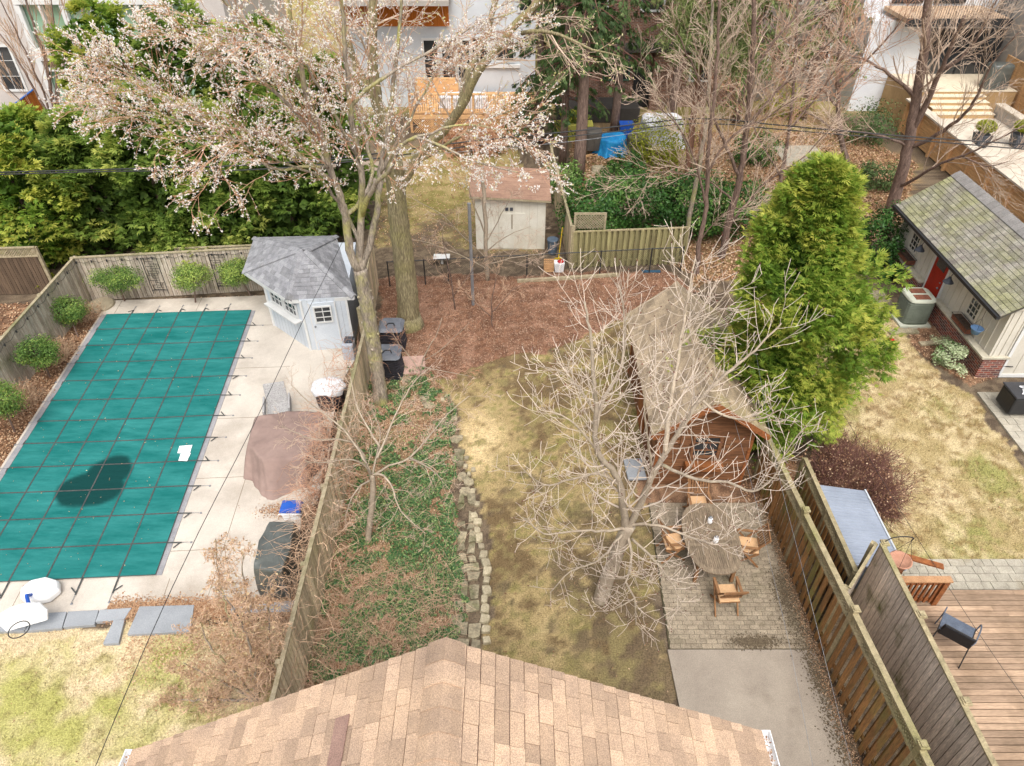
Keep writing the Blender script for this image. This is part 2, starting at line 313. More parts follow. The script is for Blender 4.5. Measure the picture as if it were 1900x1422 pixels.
Z_right=pp([(1060,250),(1240,200),(1500,200),(1700,300),(1690,400),(1580,470),(1290,530),(1250,490),(1060,480)])
Z_gardbed=pp([(1680,575),(1740,590),(1850,700),(1800,715),(1720,665),(1690,640)])
Z_leaf=pp([(120,560),(210,580),(-100,1060),(-300,1060),(-100,760)])
Z_backbed=pp([(150,562),(500,548),(505,575),(150,580)])
Z_hyd=pp([(1530,800),(1650,850),(1670,960),(1500,980)])
Z_sil=pp([(1180,880),(1480,850),(1470,945),(1180,935)])
Z_lyard=pp([(-250,575),(90,560),(60,620),(-50,760),(-300,800)])
Z_lyard2=pp([(-200,330),(60,330),(110,480),(-200,490)])
def zcol(x,y):
    wx=x+(fbm(x,y,1.2,1)-.5)*.9; wy=y+(fbm(x,y,1.2,2)-.5)*.9
    n1=fbm(x,y,.7,5); n2=fbm(x,y,2.2,9); n3=fbm(x,y,6,12); n4=fbm(x,y,.35,15)
    def mixc(a,b,t): t=np.clip(t,0,1)[...,None]; return np.array(a)*(1-t)+np.array(b)*t
    def st(v,a,b): return np.clip((v-a)/(b-a),0,1)
    soil=mixc(s(128,112,92),s(96,82,68),st(n3,.4,.6))
    col=soil.copy(); zone=np.zeros(x.shape,np.int8); gd=np.zeros(x.shape)
    def put(k,poly,c,g=0,warp=True):
        m=inpoly(wx if warp else x,wy if warp else y,poly); col[m]=c[m]; zone[m]=k; gd[m]=(g*np.ones(x.shape))[m]
    dry=s(226,206,168); dry2=s(196,174,128); grn=s(184,180,108); grn2=s(150,158,66); moss=s(128,126,64); dk=s(112,96,76)
    # left lawn
    a=mixc(grn,dry,st(n1*.6+n2*.4,.44,.64)); a=mixc(a,s(156,168,80),st(n3*.5+n4*.5,.53,.68)*.8); a=mixc(a,s(140,118,84),st(n3,.62,.74)*.5); put(1,Z_leftlawn,a,1)
    # middle lawn (patchy, mossy, bare by the tree)
    ddry=np.exp(-(((x+.9)/1.1)**2+((y-14.4)/2.0)**2)*1.0)+.6*np.exp(-(((x-.7)/.9)**2+((y-8.3)/2.2)**2))+.5*np.exp(-(((x-1.9)/1)**2+((y-12)/2)**2))
    dtree=np.exp(-(((x-2.4)/1.6)**2+((y-8.7)/2.4)**2)*.8)
    a=mixc(s(126,106,76),s(184,162,116),st(n3*.35+n2*.45+n1*.2+ddry*.2,.44,.54)); a=mixc(a,s(230,204,156),st(n3*.4+n2*.3+ddry*.4,.58,.74)); a=mixc(a,moss,st(n2*.4+n3*.6-ddry*.08,.52,.6)*.7)
    n5=fbm(x,y,3.5,88); a=mixc(a,dk,st(n1*.2+n3*.35+n5*.45+dtree*.17-ddry*.12,.51,.6)*.85); a=mixc(a,s(156,142,96),st(fbm(x,y,2.6,91)*.6+n3*.4,.55,.62)*.7); put(2,Z_clawn,a,np.clip(1-dtree*.7,0,1))
    a=mixc(s(182,162,116),s(212,192,150),st(n2,.4,.6)); a=mixc(a,s(160,158,94),st(n1*.6+n3*.4-(y-14)*.012,.5,.66)*.9); a=mixc(a,s(150,122,84),st(n3*.75+n2*.25,.52,.64)*.75); put(3,Z_rlawn,a,1)
    a=mixc(s(160,118,92),s(128,94,74),st(n3,.38,.62)); a=mixc(a,s(200,158,132),st(n2,.55,.7)*.6); put(4,Z_mulch,a)
    a=mixc(s(192,162,130),s(146,122,94),st(n3,.35,.6)); a=mixc(a,s(132,134,84),st(n2,.55,.7)*.5); put(5,Z_ivy,a)
    a=mixc(s(140,130,76),s(172,154,106),st(n2,.4,.6)); a=mixc(a,s(112,96,80),st(n1*.5+n3*.3-(y-30)*.03,.42,.6)); put(6,Z_mid,a,.5)
    a=mixc(s(178,148,104),s(120,98,72),st(n3*.6+n2*.4,.4,.6)); a=mixc(a,s(130,128,70),st(n1,.55,.7)*.6); put(7,Z_right,a)
    a=mixc(s(165,130,102),s(110,84,66),st(n3,.35,.62))
    for k,z in ((8,Z_leaf),(8,Z_backbed),(8,Z_gardbed),(8,Z_hyd),(8,Z_sil),(8,Z_lyard)): put(k,z,a,0,k!=8)
    a=mixc(s(215,200,180),s(180,170,160),st(n1,.4,.6)); put(9,Z_lyard2,a,0,False)
    a=mixc(s(160,150,90),s(190,170,120),st(n2,.4,.6))
    far=(y>41)|(y<3); col[far]=a[far]
    return col,zone,gd
m_ground=MC('ground_soil',fine=.42,fscale=30)
def axis(a0,a,b,b1,st):
    l=list(np.arange(a,b,st)); o=[];p=a
    k=st*2
    while p>a0: p-=k; k*=1.25; o.append(p)
    q=l[-1]; k=st*2; r=[]
    while q<b1: q+=k; k*=1.25; r.append(q)
    return np.array(o[::-1]+l+r)
gx=axis(-140,-17,17,140,.085); gy=axis(-60,3,33,170,.085)
XX,YY=np.meshgrid(gx,gy); col,zone,gd=zcol(XX,YY)
ZZ=(fbm(XX,YY,.5,40)-.5)*.05+(fbm(XX,YY,5,44)-.5)*.02-.025
nx,ny=len(gx),len(gy); V=np.stack([XX,YY,ZZ],-1).reshape(-1,3)
idx=np.arange(nx*ny).reshape(ny,nx); F=np.stack([idx[:-1,:-1],idx[:-1,1:],idx[1:,1:],idx[1:,:-1]],-1).reshape(-1,4)
me=bpy.data.meshes.new('ground'); me.vertices.add(len(V)); me.vertices.foreach_set('co',V.astype(np.float32).ravel())
me.loops.add(F.size); me.loops.foreach_set('vertex_index',F.ravel().astype(np.int32)); me.polygons.add(len(F)); me.polygons.foreach_set('loop_start',np.arange(0,F.size,4,dtype=np.int32)); me.polygons.foreach_set('loop_total',np.full(len(F),4,np.int32)); me.update(calc_edges=True); me.shade_smooth()
a=me.attributes.new('Col','FLOAT_COLOR','POINT'); c4=np.ones((len(V),4),np.float32); c4[:,:3]=col.reshape(-1,3); a.data.foreach_set('color',c4.ravel())
me.materials.append(m_ground); go=bpy.data.objects.new('ground',me); C.objects.link(go); tag(go,kind='structure')
# ---------------------------------------------------------------- scatter helpers
def scatter(n,x0,x1,y0,y1,zones,p=None):
    x=rng.uniform(x0,x1,n); y=rng.uniform(y0,y1,n); c,z,g=zcol(x,y); k=np.isin(z,zones)
    if p is not None: k&=rng.random(n)<p(x,y,z,g)
    return x[k],y[k],c[k],z[k]
def flat_quads(x,y,z,L,W,tilt=.5,up=None):
    n=len(x); a=rng.uniform(0,6.28,n); t=rng.normal(0,tilt,n); t2=rng.normal(0,tilt,n)
    u=np.stack([np.cos(a),np.sin(a),np.tan(np.clip(t,-1.2,1.2))],-1); v=np.stack([-np.sin(a),np.cos(a),np.tan(np.clip(t2,-1.2,1.2))],-1)
    u/=np.linalg.norm(u,axis=1)[:,None]; v/=np.linalg.norm(v,axis=1)[:,None]
    P=np.stack([x,y,z],-1); u=u*(L*.5)[:,None]; v=v*(W*.5)[:,None]
    return np.stack([P-u,P-v*1.0+u*.1,P+u,P+v],1)
def blades(x,y,z,h,w,lean=.6):
    n=len(x); a=rng.uniform(0,6.28,n); d=np.stack([np.cos(a),np.sin(a),0*a],-1); b=rng.uniform(0,6.28,n); L=rng.random(n)*lean
    tip=np.stack([np.cos(b)*L*h,np.sin(b)*L*h,h],-1); P=np.stack([x,y,z],-1); s1=d*(w*.5)[:,None]
    return np.stack([P-s1,P+s1,P+tip+s1*.35,P+tip-s1*.35],1)
mg=MC('grass_blades',fine=.1,bump=0,rough=.7)
x,y,c,z=scatter(520000,-13,16,3.5,21,[1,2,3],lambda x,y,z,g:g*np.where(z==2,.45,.9)*np.clip(fbm(x,y,3,61)*2.2-.45,0.05,1))
h=rng.uniform(.02,.06,len(x)); o=NQ('lawn_grass',blades(x,y,x*0-.02,h,x*0+.012,1.3),mg,col=np.clip(c*rng.uniform(.55,1.5,(len(x),1)),0,.9)); tag(o,kind='stuff')
# leaf litter
def lit(name,n,box,zones,mat,lo,hi,p=None,asp=.6,zz=.0,tilt=.45):
    x,y,c,z=scatter(n,*box,zones,p); L=rng.uniform(lo,hi,len(x)); o=NQ(name,flat_quads(x,y,x*0+zz+rng.random(len(x))*.02,L,L*asp,tilt),mat); return tag(o,kind='stuff')
lit('leaf_litter',60000,(-16,-8,9,22),[8],l_dry,.04,.09)
lit('leaf_litter',60000,(6,17,8,22),[8],l_dry,.03,.07)
lit('wood_chips',150000,(-5,8,16,24.5),[4],l_mulch,.03,.08,lambda x,y,z,g:.6,asp=.35)
lit('leaf_litter',60000,(-6,0,5,19),[5],l_dry,.03,.07)
lit('leaf_litter',90000,(2,21,22,38),[7],l_dry,.06,.14)
lit('fallen_leaves',9000,(-13,16,4,21),[1,2,3],l_dry,.02,.06,lambda x,y,z,g:.35,zz=.01)
lit('leaf_litter',9000,(-24,-15,14,22),[8],l_dry,.06,.12)
lit('fallen_leaves',25000,(-6,2,24,34),[6],l_dry,.04,.09,lambda x,y,z,g:.3)
# ground ivy
x,y,c,z=scatter(190000,-6,0,5,17.6,[5],lambda x,y,z,g:np.clip((fbm(x,y,1.1,71)*.45+fbm(x,y,5,72)*.55-.49+.06*np.exp(-((y-11.5)/2.4)**2-((x+2.2)/1.3)**2)+.085*np.clip((x+3.6)/1.6,-1,1)*np.clip((14-y)/4,0,1))*12,0.02,1))
hh=fbm(x,y,3,73)*.16*rng.random(len(x))+.02; L=rng.uniform(.03,.075,len(x)); o=NQ('ground_ivy',flat_quads(x,y,hh,L,L*.75,.45),l_ivy,tint=np.clip(rng.normal(.5,.24,len(x)),0,1)); tag(o,kind='stuff')
# thin dead stems over the ivy bed and mulch
def stems(name,poly,n,mat,h=.25,r=.004,L=(.3,.8),seed=0,droop=.4):
    rr=random.Random(seed); mb=MB(); xs=[p[0] for p in poly]; ys=[p[1] for p in poly]
    k=0
    while k<n:
        X=rr.uniform(min(xs),max(xs)); Y=rr.uniform(min(ys),max(ys))
        if not inpoly(np.array([X]),np.array([Y]),poly)[0]: continue
        k+=1; p=Vector((X,Y,0)); d=Vector((rr.uniform(-1,1),rr.uniform(-1,1),rr.uniform(.3,1.6)))*h*.5; mb.tint=rr.random(); pts=[p]
        l=rr.uniform(*L); d=d.normalized()
        for i in range(4): d=(d+Vector((rr.uniform(-.4,.4),rr.uniform(-.4,.4),-droop*.8+rr.uniform(-.2,.2)))).normalized(); p=p+d*l/4; p.z=max(p.z,.02); pts.append(p.copy())
        mb.tube(pts,[r,r,r*.8,r*.6,r*.4],3)
    return tag(mb.build(name,mat),kind='stuff')
stems('dead_stems',Z_ivy,1500,m_btwig,seed=4)
stems('dead_stems',pp([(600,1060),(850,1060),(850,1180),(700,1260),(540,1300)]),1500,m_btwig,seed=6,h=.35)
stems('dead_stems',Z_mulch,70,m_dbark,seed=5,h=.4)
# ---------------------------------------------------------------- paved surfaces
def slab(name,poly,z0,z1,mat,tagit=True):
    mb=MB(); mb.prism(poly,z0,z1); o=mb.build(name,mat); 
    if tagit: tag(o,kind='structure')
    return o
pTL,pTR,pBR=G(200,587),G(467,579),G(290,1070); pu=(pTR-pTL).normalized(); pv=(pBR-pTR).normalized(); PW=(pTR-pTL).length; PL=(pBR-pTR).length
o0=pTL
def pool(a,b,z=0): q=o0+pu*a+pv*b; return Vector((q.x,q.y,z))
# pool deck around the pool, with joints
deck_poly=[pool(-.28,-.95)[:2],pool(3.0,-.95)[:2],pool(5.5,-1.0)[:2],pool(5.6,-.5)[:2],G(640,646)[:2],G(668,655)[:2],G(640,700)[:2],G(622,760)[:2],G(605,850)[:2],G(590,930)[:2],G(560,960)[:2],G(556,1000)[:2],G(540,1105)[:2],G(455,1118)[:2],G(340,1128)[:2],G(240,1118)[:2],G(180,1138)[:2],G(60,1140)[:2],pool(-.28,PL+1.1)[:2]]
slab('pool_deck',deck_poly,-.1,.04,m_conc)
jt=MB()
def ln(a,b,w=.012): jt.beam((a[0],a[1],.04),(b[0],b[1],.04),w,.008)
for k in range(5): b=.9+k*2.35; ln(pool(PW+.1,b),pool(PW+2.0-(.15*k),b))
ln(pool(PW+.35,PL+.1),pool(PW+.35,PL+1.0)); ln(pool(2,PL+.1),pool(2,PL+1.0)); ln(pool(PW+1.5,6),pool(PW+1.35,PL+.6)); ln(pool(.2,-.9),pool(.2,-.1)); ln(pool(3,-.9),pool(3,-.1))
tag(jt.build('deck_joints',M('joint_dark',s(150,135,115),tint=0)),kind='structure')
mb=MB(); 
for a,b,a2,b2 in ((-.2,-.02,-.02,PL+.05),(PW+.0,0,PW+.14,PL)):
    mb.hull([pool(a,b,.055),pool(a2,b,.055),pool(a2,b2,.055),pool(a,b2,.055)],[pool(a,b,0),pool(a2,b,0),pool(a2,b2,0),pool(a,b2,0)])
tag(mb.build('pool_coping',M('coping_grey',s(170,168,170),s(150,150,154),3,tint=0)),kind='structure')
# driveway + interlock patio
dp=pp([(1246,1208),(1513,1206)]); Lx=3.37; Rx=6.42; Yj=8.0
slab('driveway',[(3.30,Yj-.02),(6.42,Yj-.02),(6.42,2),(3.45,2)],-.1,.03,m_drive)
mb=MB(); rr=random.Random(9); jy=Yj
Y=Yj; row=0
mb2=MB(); mb2.prism([(3.34,Yj),(6.42,Yj),(6.42,12.05),(3.5,12.05)],-.1,.012); o=mb2.build('patio_bed',M('joint_soil',s(98,92,66),s(82,76,58),6,tint=0)); tag(o,kind='structure')
while Y<12.0:
    X=3.37+(Y-Yj)*.035+(0 if row%2 else -.0); first=True
    while X<6.38:
        W=.11 if (first and row%2) else .225; first=False
        if X+W>6.40: W=6.40-X
        if W>.04:
            mb.tint=rr.random(); g=.009; z=.03+rr.uniform(-.003,.003)
            # interlocking outline: notched short ends
            x0,x1,y0,y1=X+g/2,X+W-g/2,Y+g/2,Y+.112-g/2; k=.014 if row%2 else -.014
            mb.prism([(x0,y0),(x1,y0),(x1+k,y0+(y1-y0)*.5),(x1,y1),(x0,y1),(x0+k,y0+(y1-y0)*.5)],0,z)
        X+=W
    Y+=.112; row+=1
tag(mb.build('patio',m_paver),kind='structure')
stems('dead_stems',[(6.3,4),(6.5,4),(6.5,12),(6.3,12)],90,m_btwig,h=.1,L=(.05,.15),seed=8)
x=rng.normal(6.42,.09,6000); y=rng.uniform(3,12.3,6000); L=rng.uniform(.012,.035,6000); tag(NQ('leaf_litter',flat_quads(x,y,x*0+.045,L,L*.6,.4),l_dry),kind='stuff')
cx=[(6.36,6.0,.3,.9),(6.3,8.4,.35,.9),(6.2,9.4,.3,.5),(6.4,10.8,.12,.8),(6.33,7.3,.2,.5),(6.42,4.5,.14,1.2),(5.2,8.15,.5,.12)]
for (a_,b_,c_,d_) in cx: pass
X=np.concatenate([rng.normal(a_,c_*.5,1500) for a_,b_,c_,d_ in cx]); Y_=np.concatenate([rng.normal(b_,d_*.6,1500) for a_,b_,c_,d_ in cx]); k=(X<6.45)&(X>3.4); X=X[k];Y_=Y_[k]; L=rng.uniform(.01,.05,len(X)); tag(NQ('soil_crumbs',flat_quads(X,Y_,X*0+.036+rng.random(len(X))*.004,L,L*.8,.03),ML('damp_soil',s(84,72,58),s(122,108,86),0)),kind='stuff')
# blue stone edging by the pool
def px(l,z=0): return [tuple(G(a,b,z)[:2]) for a,b in l]
for i,l in enumerate([[(-330,1150),(66,1142),(46,1174),(-350,1182)],[(68,1142),(126,1138),(117,1168),(48,1174)],[(128,1138),(185,1135),(177,1162),(119,1167)],[(187,1135),(246,1131),(232,1153),(179,1157)],[(233,1154),(213,1154),(193,1198),(222,1197)],[(261,1129),(362,1126),(355,1175),(238,1181)],[(430,1130),(548,1118),(540,1138),(430,1142)]]):
    mb=MB(); mb.tint=rr.random(); mb.prism(px(l),-.05,.06+.003*i); o=mb.build('stone_slab',m_slab,bevel=.006)
    if i<1: lab='long bluestone edging strip under the water basketball hoop'
    elif i<4: lab=['','bluestone edging slab just right of the hoop ring','bluestone edging slab in the middle of the poolside row','bluestone corner slab the short leg is joined to'][i]
    else: lab={4:'short bluestone leg pointing into the left lawn',5:'large square bluestone slab left of the brown shrub',6:'bluestone slab by the fence behind the brown shrub'}[i]
    tag(o,lab,'paving slab','bluestone slabs between pool deck and lawn')
x=rng.uniform(-9,-4.6,14000); y=rng.normal(8.95,.14,14000)+(x+7)*.02; L=rng.uniform(.02,.06,14000); tag(NQ('leaf_litter',flat_quads(x,y,x*0+.055,L,L*.6,.4),l_dry,tint=rng.uniform(.2,.9,14000)),kind='stuff')
x=rng.uniform(-8.2,-4.6,3500); y=rng.normal(8.2,.5,3500); L=rng.uniform(.02,.06,3500); tag(NQ('leaf_litter',flat_quads(x,y,x*0+.02,L,L*.6,.4),l_dry,tint=rng.uniform(.4,1,3500)),kind='stuff')
# flagstone path beside ivy
flags=[(868,1050),(868,1095),(866,1125),(862,1160),(880,1140),(884,1170),(880,1195),(858,1080),(876,1020),(872,980),(880,1240),(868,925),(860,885),(856,860),(852,800),(835,745),(822,720),(800,705),(785,700),(850,830),(858,1195),(875,1070)]
mb=MB(); y=6.7
def pathx(y): c_=G(870,1100).x*0; return (-.98-.045*(y-8)) if y<12.5 else (-1.18-.16*(y-12.5)-.06*(y-12.5)**2)
while y<12.2:
    h=rr.uniform(.24,.42); cxp=pathx(y+h/2); w=.66 if y<10 else .5; sp=rr.uniform(.4,.6)
    for x0_,x1_ in ((cxp-w/2,cxp-w/2+w*sp),(cxp-w/2+w*sp,cxp+w/2)):
        if rr.random()<.08: continue
        g=.032; j=lambda: rr.uniform(-.042,.042); mb.tint=rr.random(); z=rr.uniform(.02,.05); yo=rr.uniform(-.06,.06)
        P_=[(x0_+g+j(),y+g+j()+yo),((x0_+x1_)/2+j(),y+g+j()*1.3+yo),(x1_-g+j(),y+g+j()+yo),(x1_-g+j(),y+h-g+j()+yo),((x0_+x1_)/2+j(),y+h-g+j()+yo),(x0_+g+j(),y+h-g+j()+yo)]
        mb.prism(P_,-.05,z)
    y+=h
for k in range(26):
    y=rr.uniform(12,17.4); xx=pathx(y)+rr.uniform(-.12,.12); n=6; rad=rr.uniform(.12,.2); mb.tint=rr.random(); ph=rr.random()*6; mb.prism([(xx+rad*math.cos(ph+6.28*i/n)*rr.uniform(.7,1.15),y+rad*math.sin(ph+6.28*i/n)*rr.uniform(.7,1.15)) for i in range(n)],-.05,.012+.001*k)
tag(mb.build('stone_path',m_flag),kind='structure')
edge=[(903,1188),(902,1168),(899,1148),(900,1130),(899,1113),(904,1096),(903,1078),(904,1060),(901,1045),(897,1030),(893,1014),(889,998),(886,985),(886,970),(880,958),(866,895),(870,880),(877,912),(885,935),(864,866),(878,872),(866,850),(855,812),(845,778),(840,752),(830,735),(822,742)]
base=None
ORD=['first','second','third','fourth','fifth','sixth','seventh','eighth','ninth','tenth','eleventh','twelfth','thirteenth','fourteenth','fifteenth','sixteenth','seventeenth','eighteenth','nineteenth','twentieth']
ORD+=['twenty '+k for k in ORD[:9]]
for i,(a,b) in enumerate(edge):
    q=G(a,b); mb=MB(); mb.tint=rr.random(); big_=i<16; rx=rr.uniform(.078,.115)*(1 if big_ else .7); ry=rx*rr.uniform(.95,1.35); P_=[(-1,-1),(0,-1.1),(1,-1),(1.05,0),(1,1),(-.1,1.08),(-1,1),(-1.05,.1)]; P_=[(u_*rr.uniform(.75,1.05),v_*rr.uniform(.75,1.05)) for u_,v_ in P_]; an=rr.uniform(-.25,.25); ca,sa=math.cos(an),math.sin(an)
    f=lambda k,z:[(q.x+(u_*rx*ca-v_*ry*sa)*k,q.y+(u_*rx*sa+v_*ry*ca)*k,z) for u_,v_ in P_]
    h_=.045+rr.uniform(-.012,.02); top=[(x_,y_,z_+rr.uniform(-.006,.006)) for x_,y_,z_ in f(.9,h_)]; mb.hull(top,f(1.05,-.04)); o=mb.build('edging_stone',m_stone,bevel=.012); tag(o,ORD[i]+' fieldstone up from the house roof in the border between path and lawn','stone','fieldstones edging the ivy bed')
# right-hand paving
def pavers(name,x0,x1,y0,y1,pw,ph,mat,z=.03,seed=1,ang=0):
    mb=MB(); r2=random.Random(seed); Y=y0; row=0
    while Y<y1-.02:
        X=x0-(pw*.5 if row%2 else 0)
        while X<x1:
            a=max(X,x0);b=min(X+pw*r2.choice([1,1,.6]),x1)
            if b-a>.03: mb.tint=r2.random(); mb.bx(a+.006,b-.006,Y+.006,min(Y+ph,y1)-.006,-.05,z+r2.uniform(-.004,.004))
            X=b if b>X else X+pw
        Y+=ph; row+=1
    return tag(mb.build(name,mat),kind='structure')
m_paver2=M('grey_pavers',s(196,188,170),s(172,164,148),5,tint=.12,fine=.15,dirt=s(165,150,120),dscale=.9,dlo=.55,dhi=.8)
pavers('paver_walk',8.7,14.5,9.45,10.3,.36,.215,m_paver2,seed=3)
pavers('paver_path',14.1,18.5,10.2,16.4,.42,.28,m_paver2,seed=4)
# timber deck
mb=MB(); r2=random.Random(2); Y=2.0
while Y<9.2:
    W=.135
    mb.tint=r2.random(); xs=[7.75,r2.uniform(9.5,13),16]
    for k in range(2): mb.tint=r2.random(); mb.bx(xs[k]+.002,xs[k+1]-.002,Y,Y+W-.016,.24,.28)
    Y+=W
mb.tint=.3; mb.bx(7.75,16,9.2,9.235,.0,.277)
tag(mb.build('wooden_deck',m_deckw),kind='structure')
mb=MB(); mb.bx(7.75,16,2,9.19,0,.2); tag(mb.build('deck_base',M('deck_dark',s(50,40,32),tint=0)),kind='structure')
# upper terrace on the right, steps, landing
mb=MB(); mb.bx(20.95,40,24.5,36.6,-.05,1.2); tag(mb.build('terrace',m_terr),kind='structure')
mb=MB()
for k in range(4): mb.bx(21.6-.003*k,24.6+.003*k,36.6+.42*k,38.35+.004*k,-.05,1.38+.16*k)
mb.bx(20.9,26.4,38.3,41.29,-.05,1.99)
tag(mb.build('terrace_steps',m_step),kind='structure')
mb=MB()
for k in range(4): z_=1.38+.16*k; mb.bx(21.57,24.63,36.57+.42*k,36.6+.42*(k+1)-.003,z_+.003,z_+.035)
mb.bx(20.9,26.4,38.27,41.28,1.993,2.03); tag(mb.build('step_treads',M('pale_treads',s(244,230,204),s(232,216,188),3,tint=0)),kind='structure')
# ground strips in left neighbour
mb=MB(); mb.bx(-36,-19.5,27,33,-.05,.02); tag(mb.build('side_path',m_terr),kind='structure')
mb=MB(); mb.bx(3.4,9,27.5,31.5,-.05,.03); tag(mb.build('garden_path',M('stone_garden',s(185,165,140),s(140,122,100),2.2,tint=0,fine=.25)),kind='structure')
mb=MB(); mb.bx(13.4,15.6,33.4,36.0,-.05,.03); tag(mb.build('garden_terrace',m_paver2),kind='structure')
mb=MB(); mb.bx(-9.5,-5,31.6,34,-.05,.02); tag(mb.build('garden_terrace',M('old_terrace',s(190,170,150),s(165,148,130),2,tint=0,fine=.15)),kind='structure')
# ---------------------------------------------------------------- buildings
def clip(poly,ax,v,keep_gt):
    out=[];n=len(poly)
    for i in range(n):
        a,b=poly[i],poly[(i+1)%n]; ia=(a[ax]>v)==keep_gt; ib=(b[ax]>v)==keep_gt
        if ia: out.append(a)
        if ia!=ib:
            t=(v-a[ax])/(b[ax]-a[ax]); out.append((a[0]+(b[0]-a[0])*t,a[1]+(b[1]-a[1])*t))
    return out
def shingles(mb,poly,e0,e1,course=.14,tab=(.2,.4),th=.012,seed=1,off=.0,stag=0,gap=.004):
    """cover planar polygon (3D) with shingle tabs; courses parallel to e0->e1 (the eave)"""
    rr=random.Random(seed); e0=Vector(e0);e1=Vector(e1); u=(e1-e0).normalized(); P=[Vector(p) for p in poly]
    nrm=Vector((0,0,0))
    for i in range(len(P)): nrm+=(P[i]-P[0]).cross(P[(i+1)%len(P)]-P[0])
    nrm.normalize(); 
    if nrm.z<0:nrm=-nrm
    v=nrm.cross(u).normalized()
    if v.z<0: v=-v
    Q=[((p-e0).dot(u),(p-e0).dot(v)) for p in P]
    v0=min(q[1] for q in Q);v1=max(q[1] for q in Q);u0=min(q[0] for q in Q);u1=max(q[0] for q in Q)
    y=v0;row=0
    while y<v1:
        row_poly=clip(clip(Q,1,y,True),1,y+course-gap,False); 
        x=u0-rr.random()*tab[1] if not stag else u0-(row%2)*tab[0]*.5
        while x<u1:
            W=rr.uniform(*tab); c=clip(clip(row_poly,0,x+.002,True),0,x+W-.002,False) if len(row_poly)>2 else []
            x+=W
            if len(c)<3: continue
            t=th*rr.uniform(.7,1.3); mb.tint=rr.random()
            A=sum(c[i][0]*c[(i+1)%len(c)][1]-c[(i+1)%len(c)][0]*c[i][1] for i in range(len(c)))
            if abs(A)<1e-5: continue
            if A<0:c=c[::-1]
            top=[e0+u*a+v*b+nrm*(off+t*(1-.75*(b-y)/course)+.002) for a,b in c]; bot=[e0+u*a+v*b+nrm*(off-.01) for a,b in c]
            if u.cross(v).dot(nrm)<0: top=top[::-1];bot=bot[::-1]
            mb.hull(top,bot)
        y+=course;row+=1
    return mb
def caps(mb,a,b,w,n1,n2,step=.2,th=.012,seed=1):
    """ridge / hip caps as bent overlapping pieces"""
    rr=random.Random(seed); a=Vector(a);b=Vector(b);d=b-a;L=d.length;d/=L;n=max(1,int(L/step)); n1=Vector(n1).normalized();n2=Vector(n2).normalized()
    s1=d.cross(n1).normalized(); s1=s1 if s1.z<0 else -s1
    s2=d.cross(n2).normalized(); s2=s2 if s2.z<0 else -s2
    up=Vector((0,0,1))
    for i in range(n):
        p=a+d*(L*i/n);q=a+d*(L*(i+1)/n+.01); mb.tint=rr.random(); h0=th*1.0+.02;h1=th*2.2+.02
        # bent strip of 4 facets
        if abs(n1.z)>.99:
            sv=d.cross(up).normalized(); s1=(sv-up*.42).normalized(); s2=(-sv-up*.42).normalized()
        def sec(p,h): return [p+s1*w+n1*h*.7,p+s1*w*.45+n1*h+up*.005,p+up*(h+.006),p+s2*w*.45+n2*h+up*.005,p+s2*w+n2*h*.7]
        A=sec(p,h1);B=sec(q,h0); k=len(A)
        A2=[x-up*.03 for x in A];B2=[x-up*.03 for x in B]
        vs=A+B+A2+B2; fs=[(j,j+1,k+j+1,k+j) for j in range(k-1)]+[(2*k+j+1,2*k+j,3*k+j,3*k+j+1) for j in range(k-1)]+[(j+1,j,2*k+j,2*k+j+1) for j in range(k-1)]+[(0,k,3*k,2*k),(k-1,2*k-1,4*k-1,3*k-1)][:2]
        mb.add(vs,fs)
    return mb
def window(parent,c,w,h,nx,nz,normal='-y',fw=.06,mf=None,dep=.05,rz=0,name='window'):
    """window with frame, pane, muntins. local x axis along wall, rotated by rz; outward is local -y"""
    mf=mf or m_white; ca,sa=math.cos(rz),math.sin(rz)
    def L(x,y,z): return (c[0]+x*ca-y*sa,c[1]+x*sa+y*ca,c[2]+z)
    f=MB()
    for sx in (-1,1): f.box(L(sx*(w/2-fw/2),-dep/2,0),(fw,dep,h),rz)
    for sz in (-1,1): f.box(L(0,-dep/2-.001,sz*(h/2-fw/2)),(w-2*fw+.004,dep,fw),rz)
    for i in range(1,nx): f.box(L(-w/2+w*i/nx,-dep*.45,0),(.022,dep*.5,h-2*fw),rz)
    for i in range(1,nz): f.box(L(0,-dep*.45-.0015,-h/2+h*i/nz),(w-2*fw,dep*.5,.022),rz)
    fo=f.build(name,mf,parent)
    p=MB(); p.box(L(0,-dep*.18,0),(w-fw,.012,h-fw),rz); p.build('pane',m_glass,fo)
    return fo
# ---- own house (roof under the camera)
RY=3.72; rx0,rxr,rxl=-.64,2.93,-4.36; rz0,rz1=7.66,5.5; back=-7
A0=Vector((rx0,RY,rz0));R0=Vector((rxr,RY+.1,rz1));L0=Vector((rxl,RY-.12,rz1))
t=T('house','own house with tan asphalt shingle gable roof in the foreground','house',(-.7,-1.7,0))
mb=MB(); mb.hull([(rxl+.4,back+.3,5.35),(rxr-.4,back+.3,5.35),(rxr-.4,RY-.45,5.35),(rxl+.4,RY-.45,5.35)],[(rxl+.4,back+.3,-.05),(rxr-.4,back+.3,-.05),(rxr-.4,RY-.45,-.05),(rxl+.4,RY-.45,-.05)]); mb.add([(rxl+.4,RY-.46,5.3),(rxr-.4,RY-.46,5.3),(rx0,RY-.46,7.45)],[(0,1,2)]); mb.build('wall',m_brick,t)
mb=MB(); B=Vector((0,back-RY,0))
mb.hull([A0,R0,R0+B,A0+B],[x-Vector((0,0,.16)) for x in (A0,R0,R0+B,A0+B)]); mb.hull([L0,A0,A0+B,L0+B],[x-Vector((0,0,.16)) for x in (L0,A0,A0+B,L0+B)])
rf=mb.build('roof',M('roof_deck',s(92,68,60),tint=0),t)  # deck coloured dark to paint the slit shadows between shingle courses
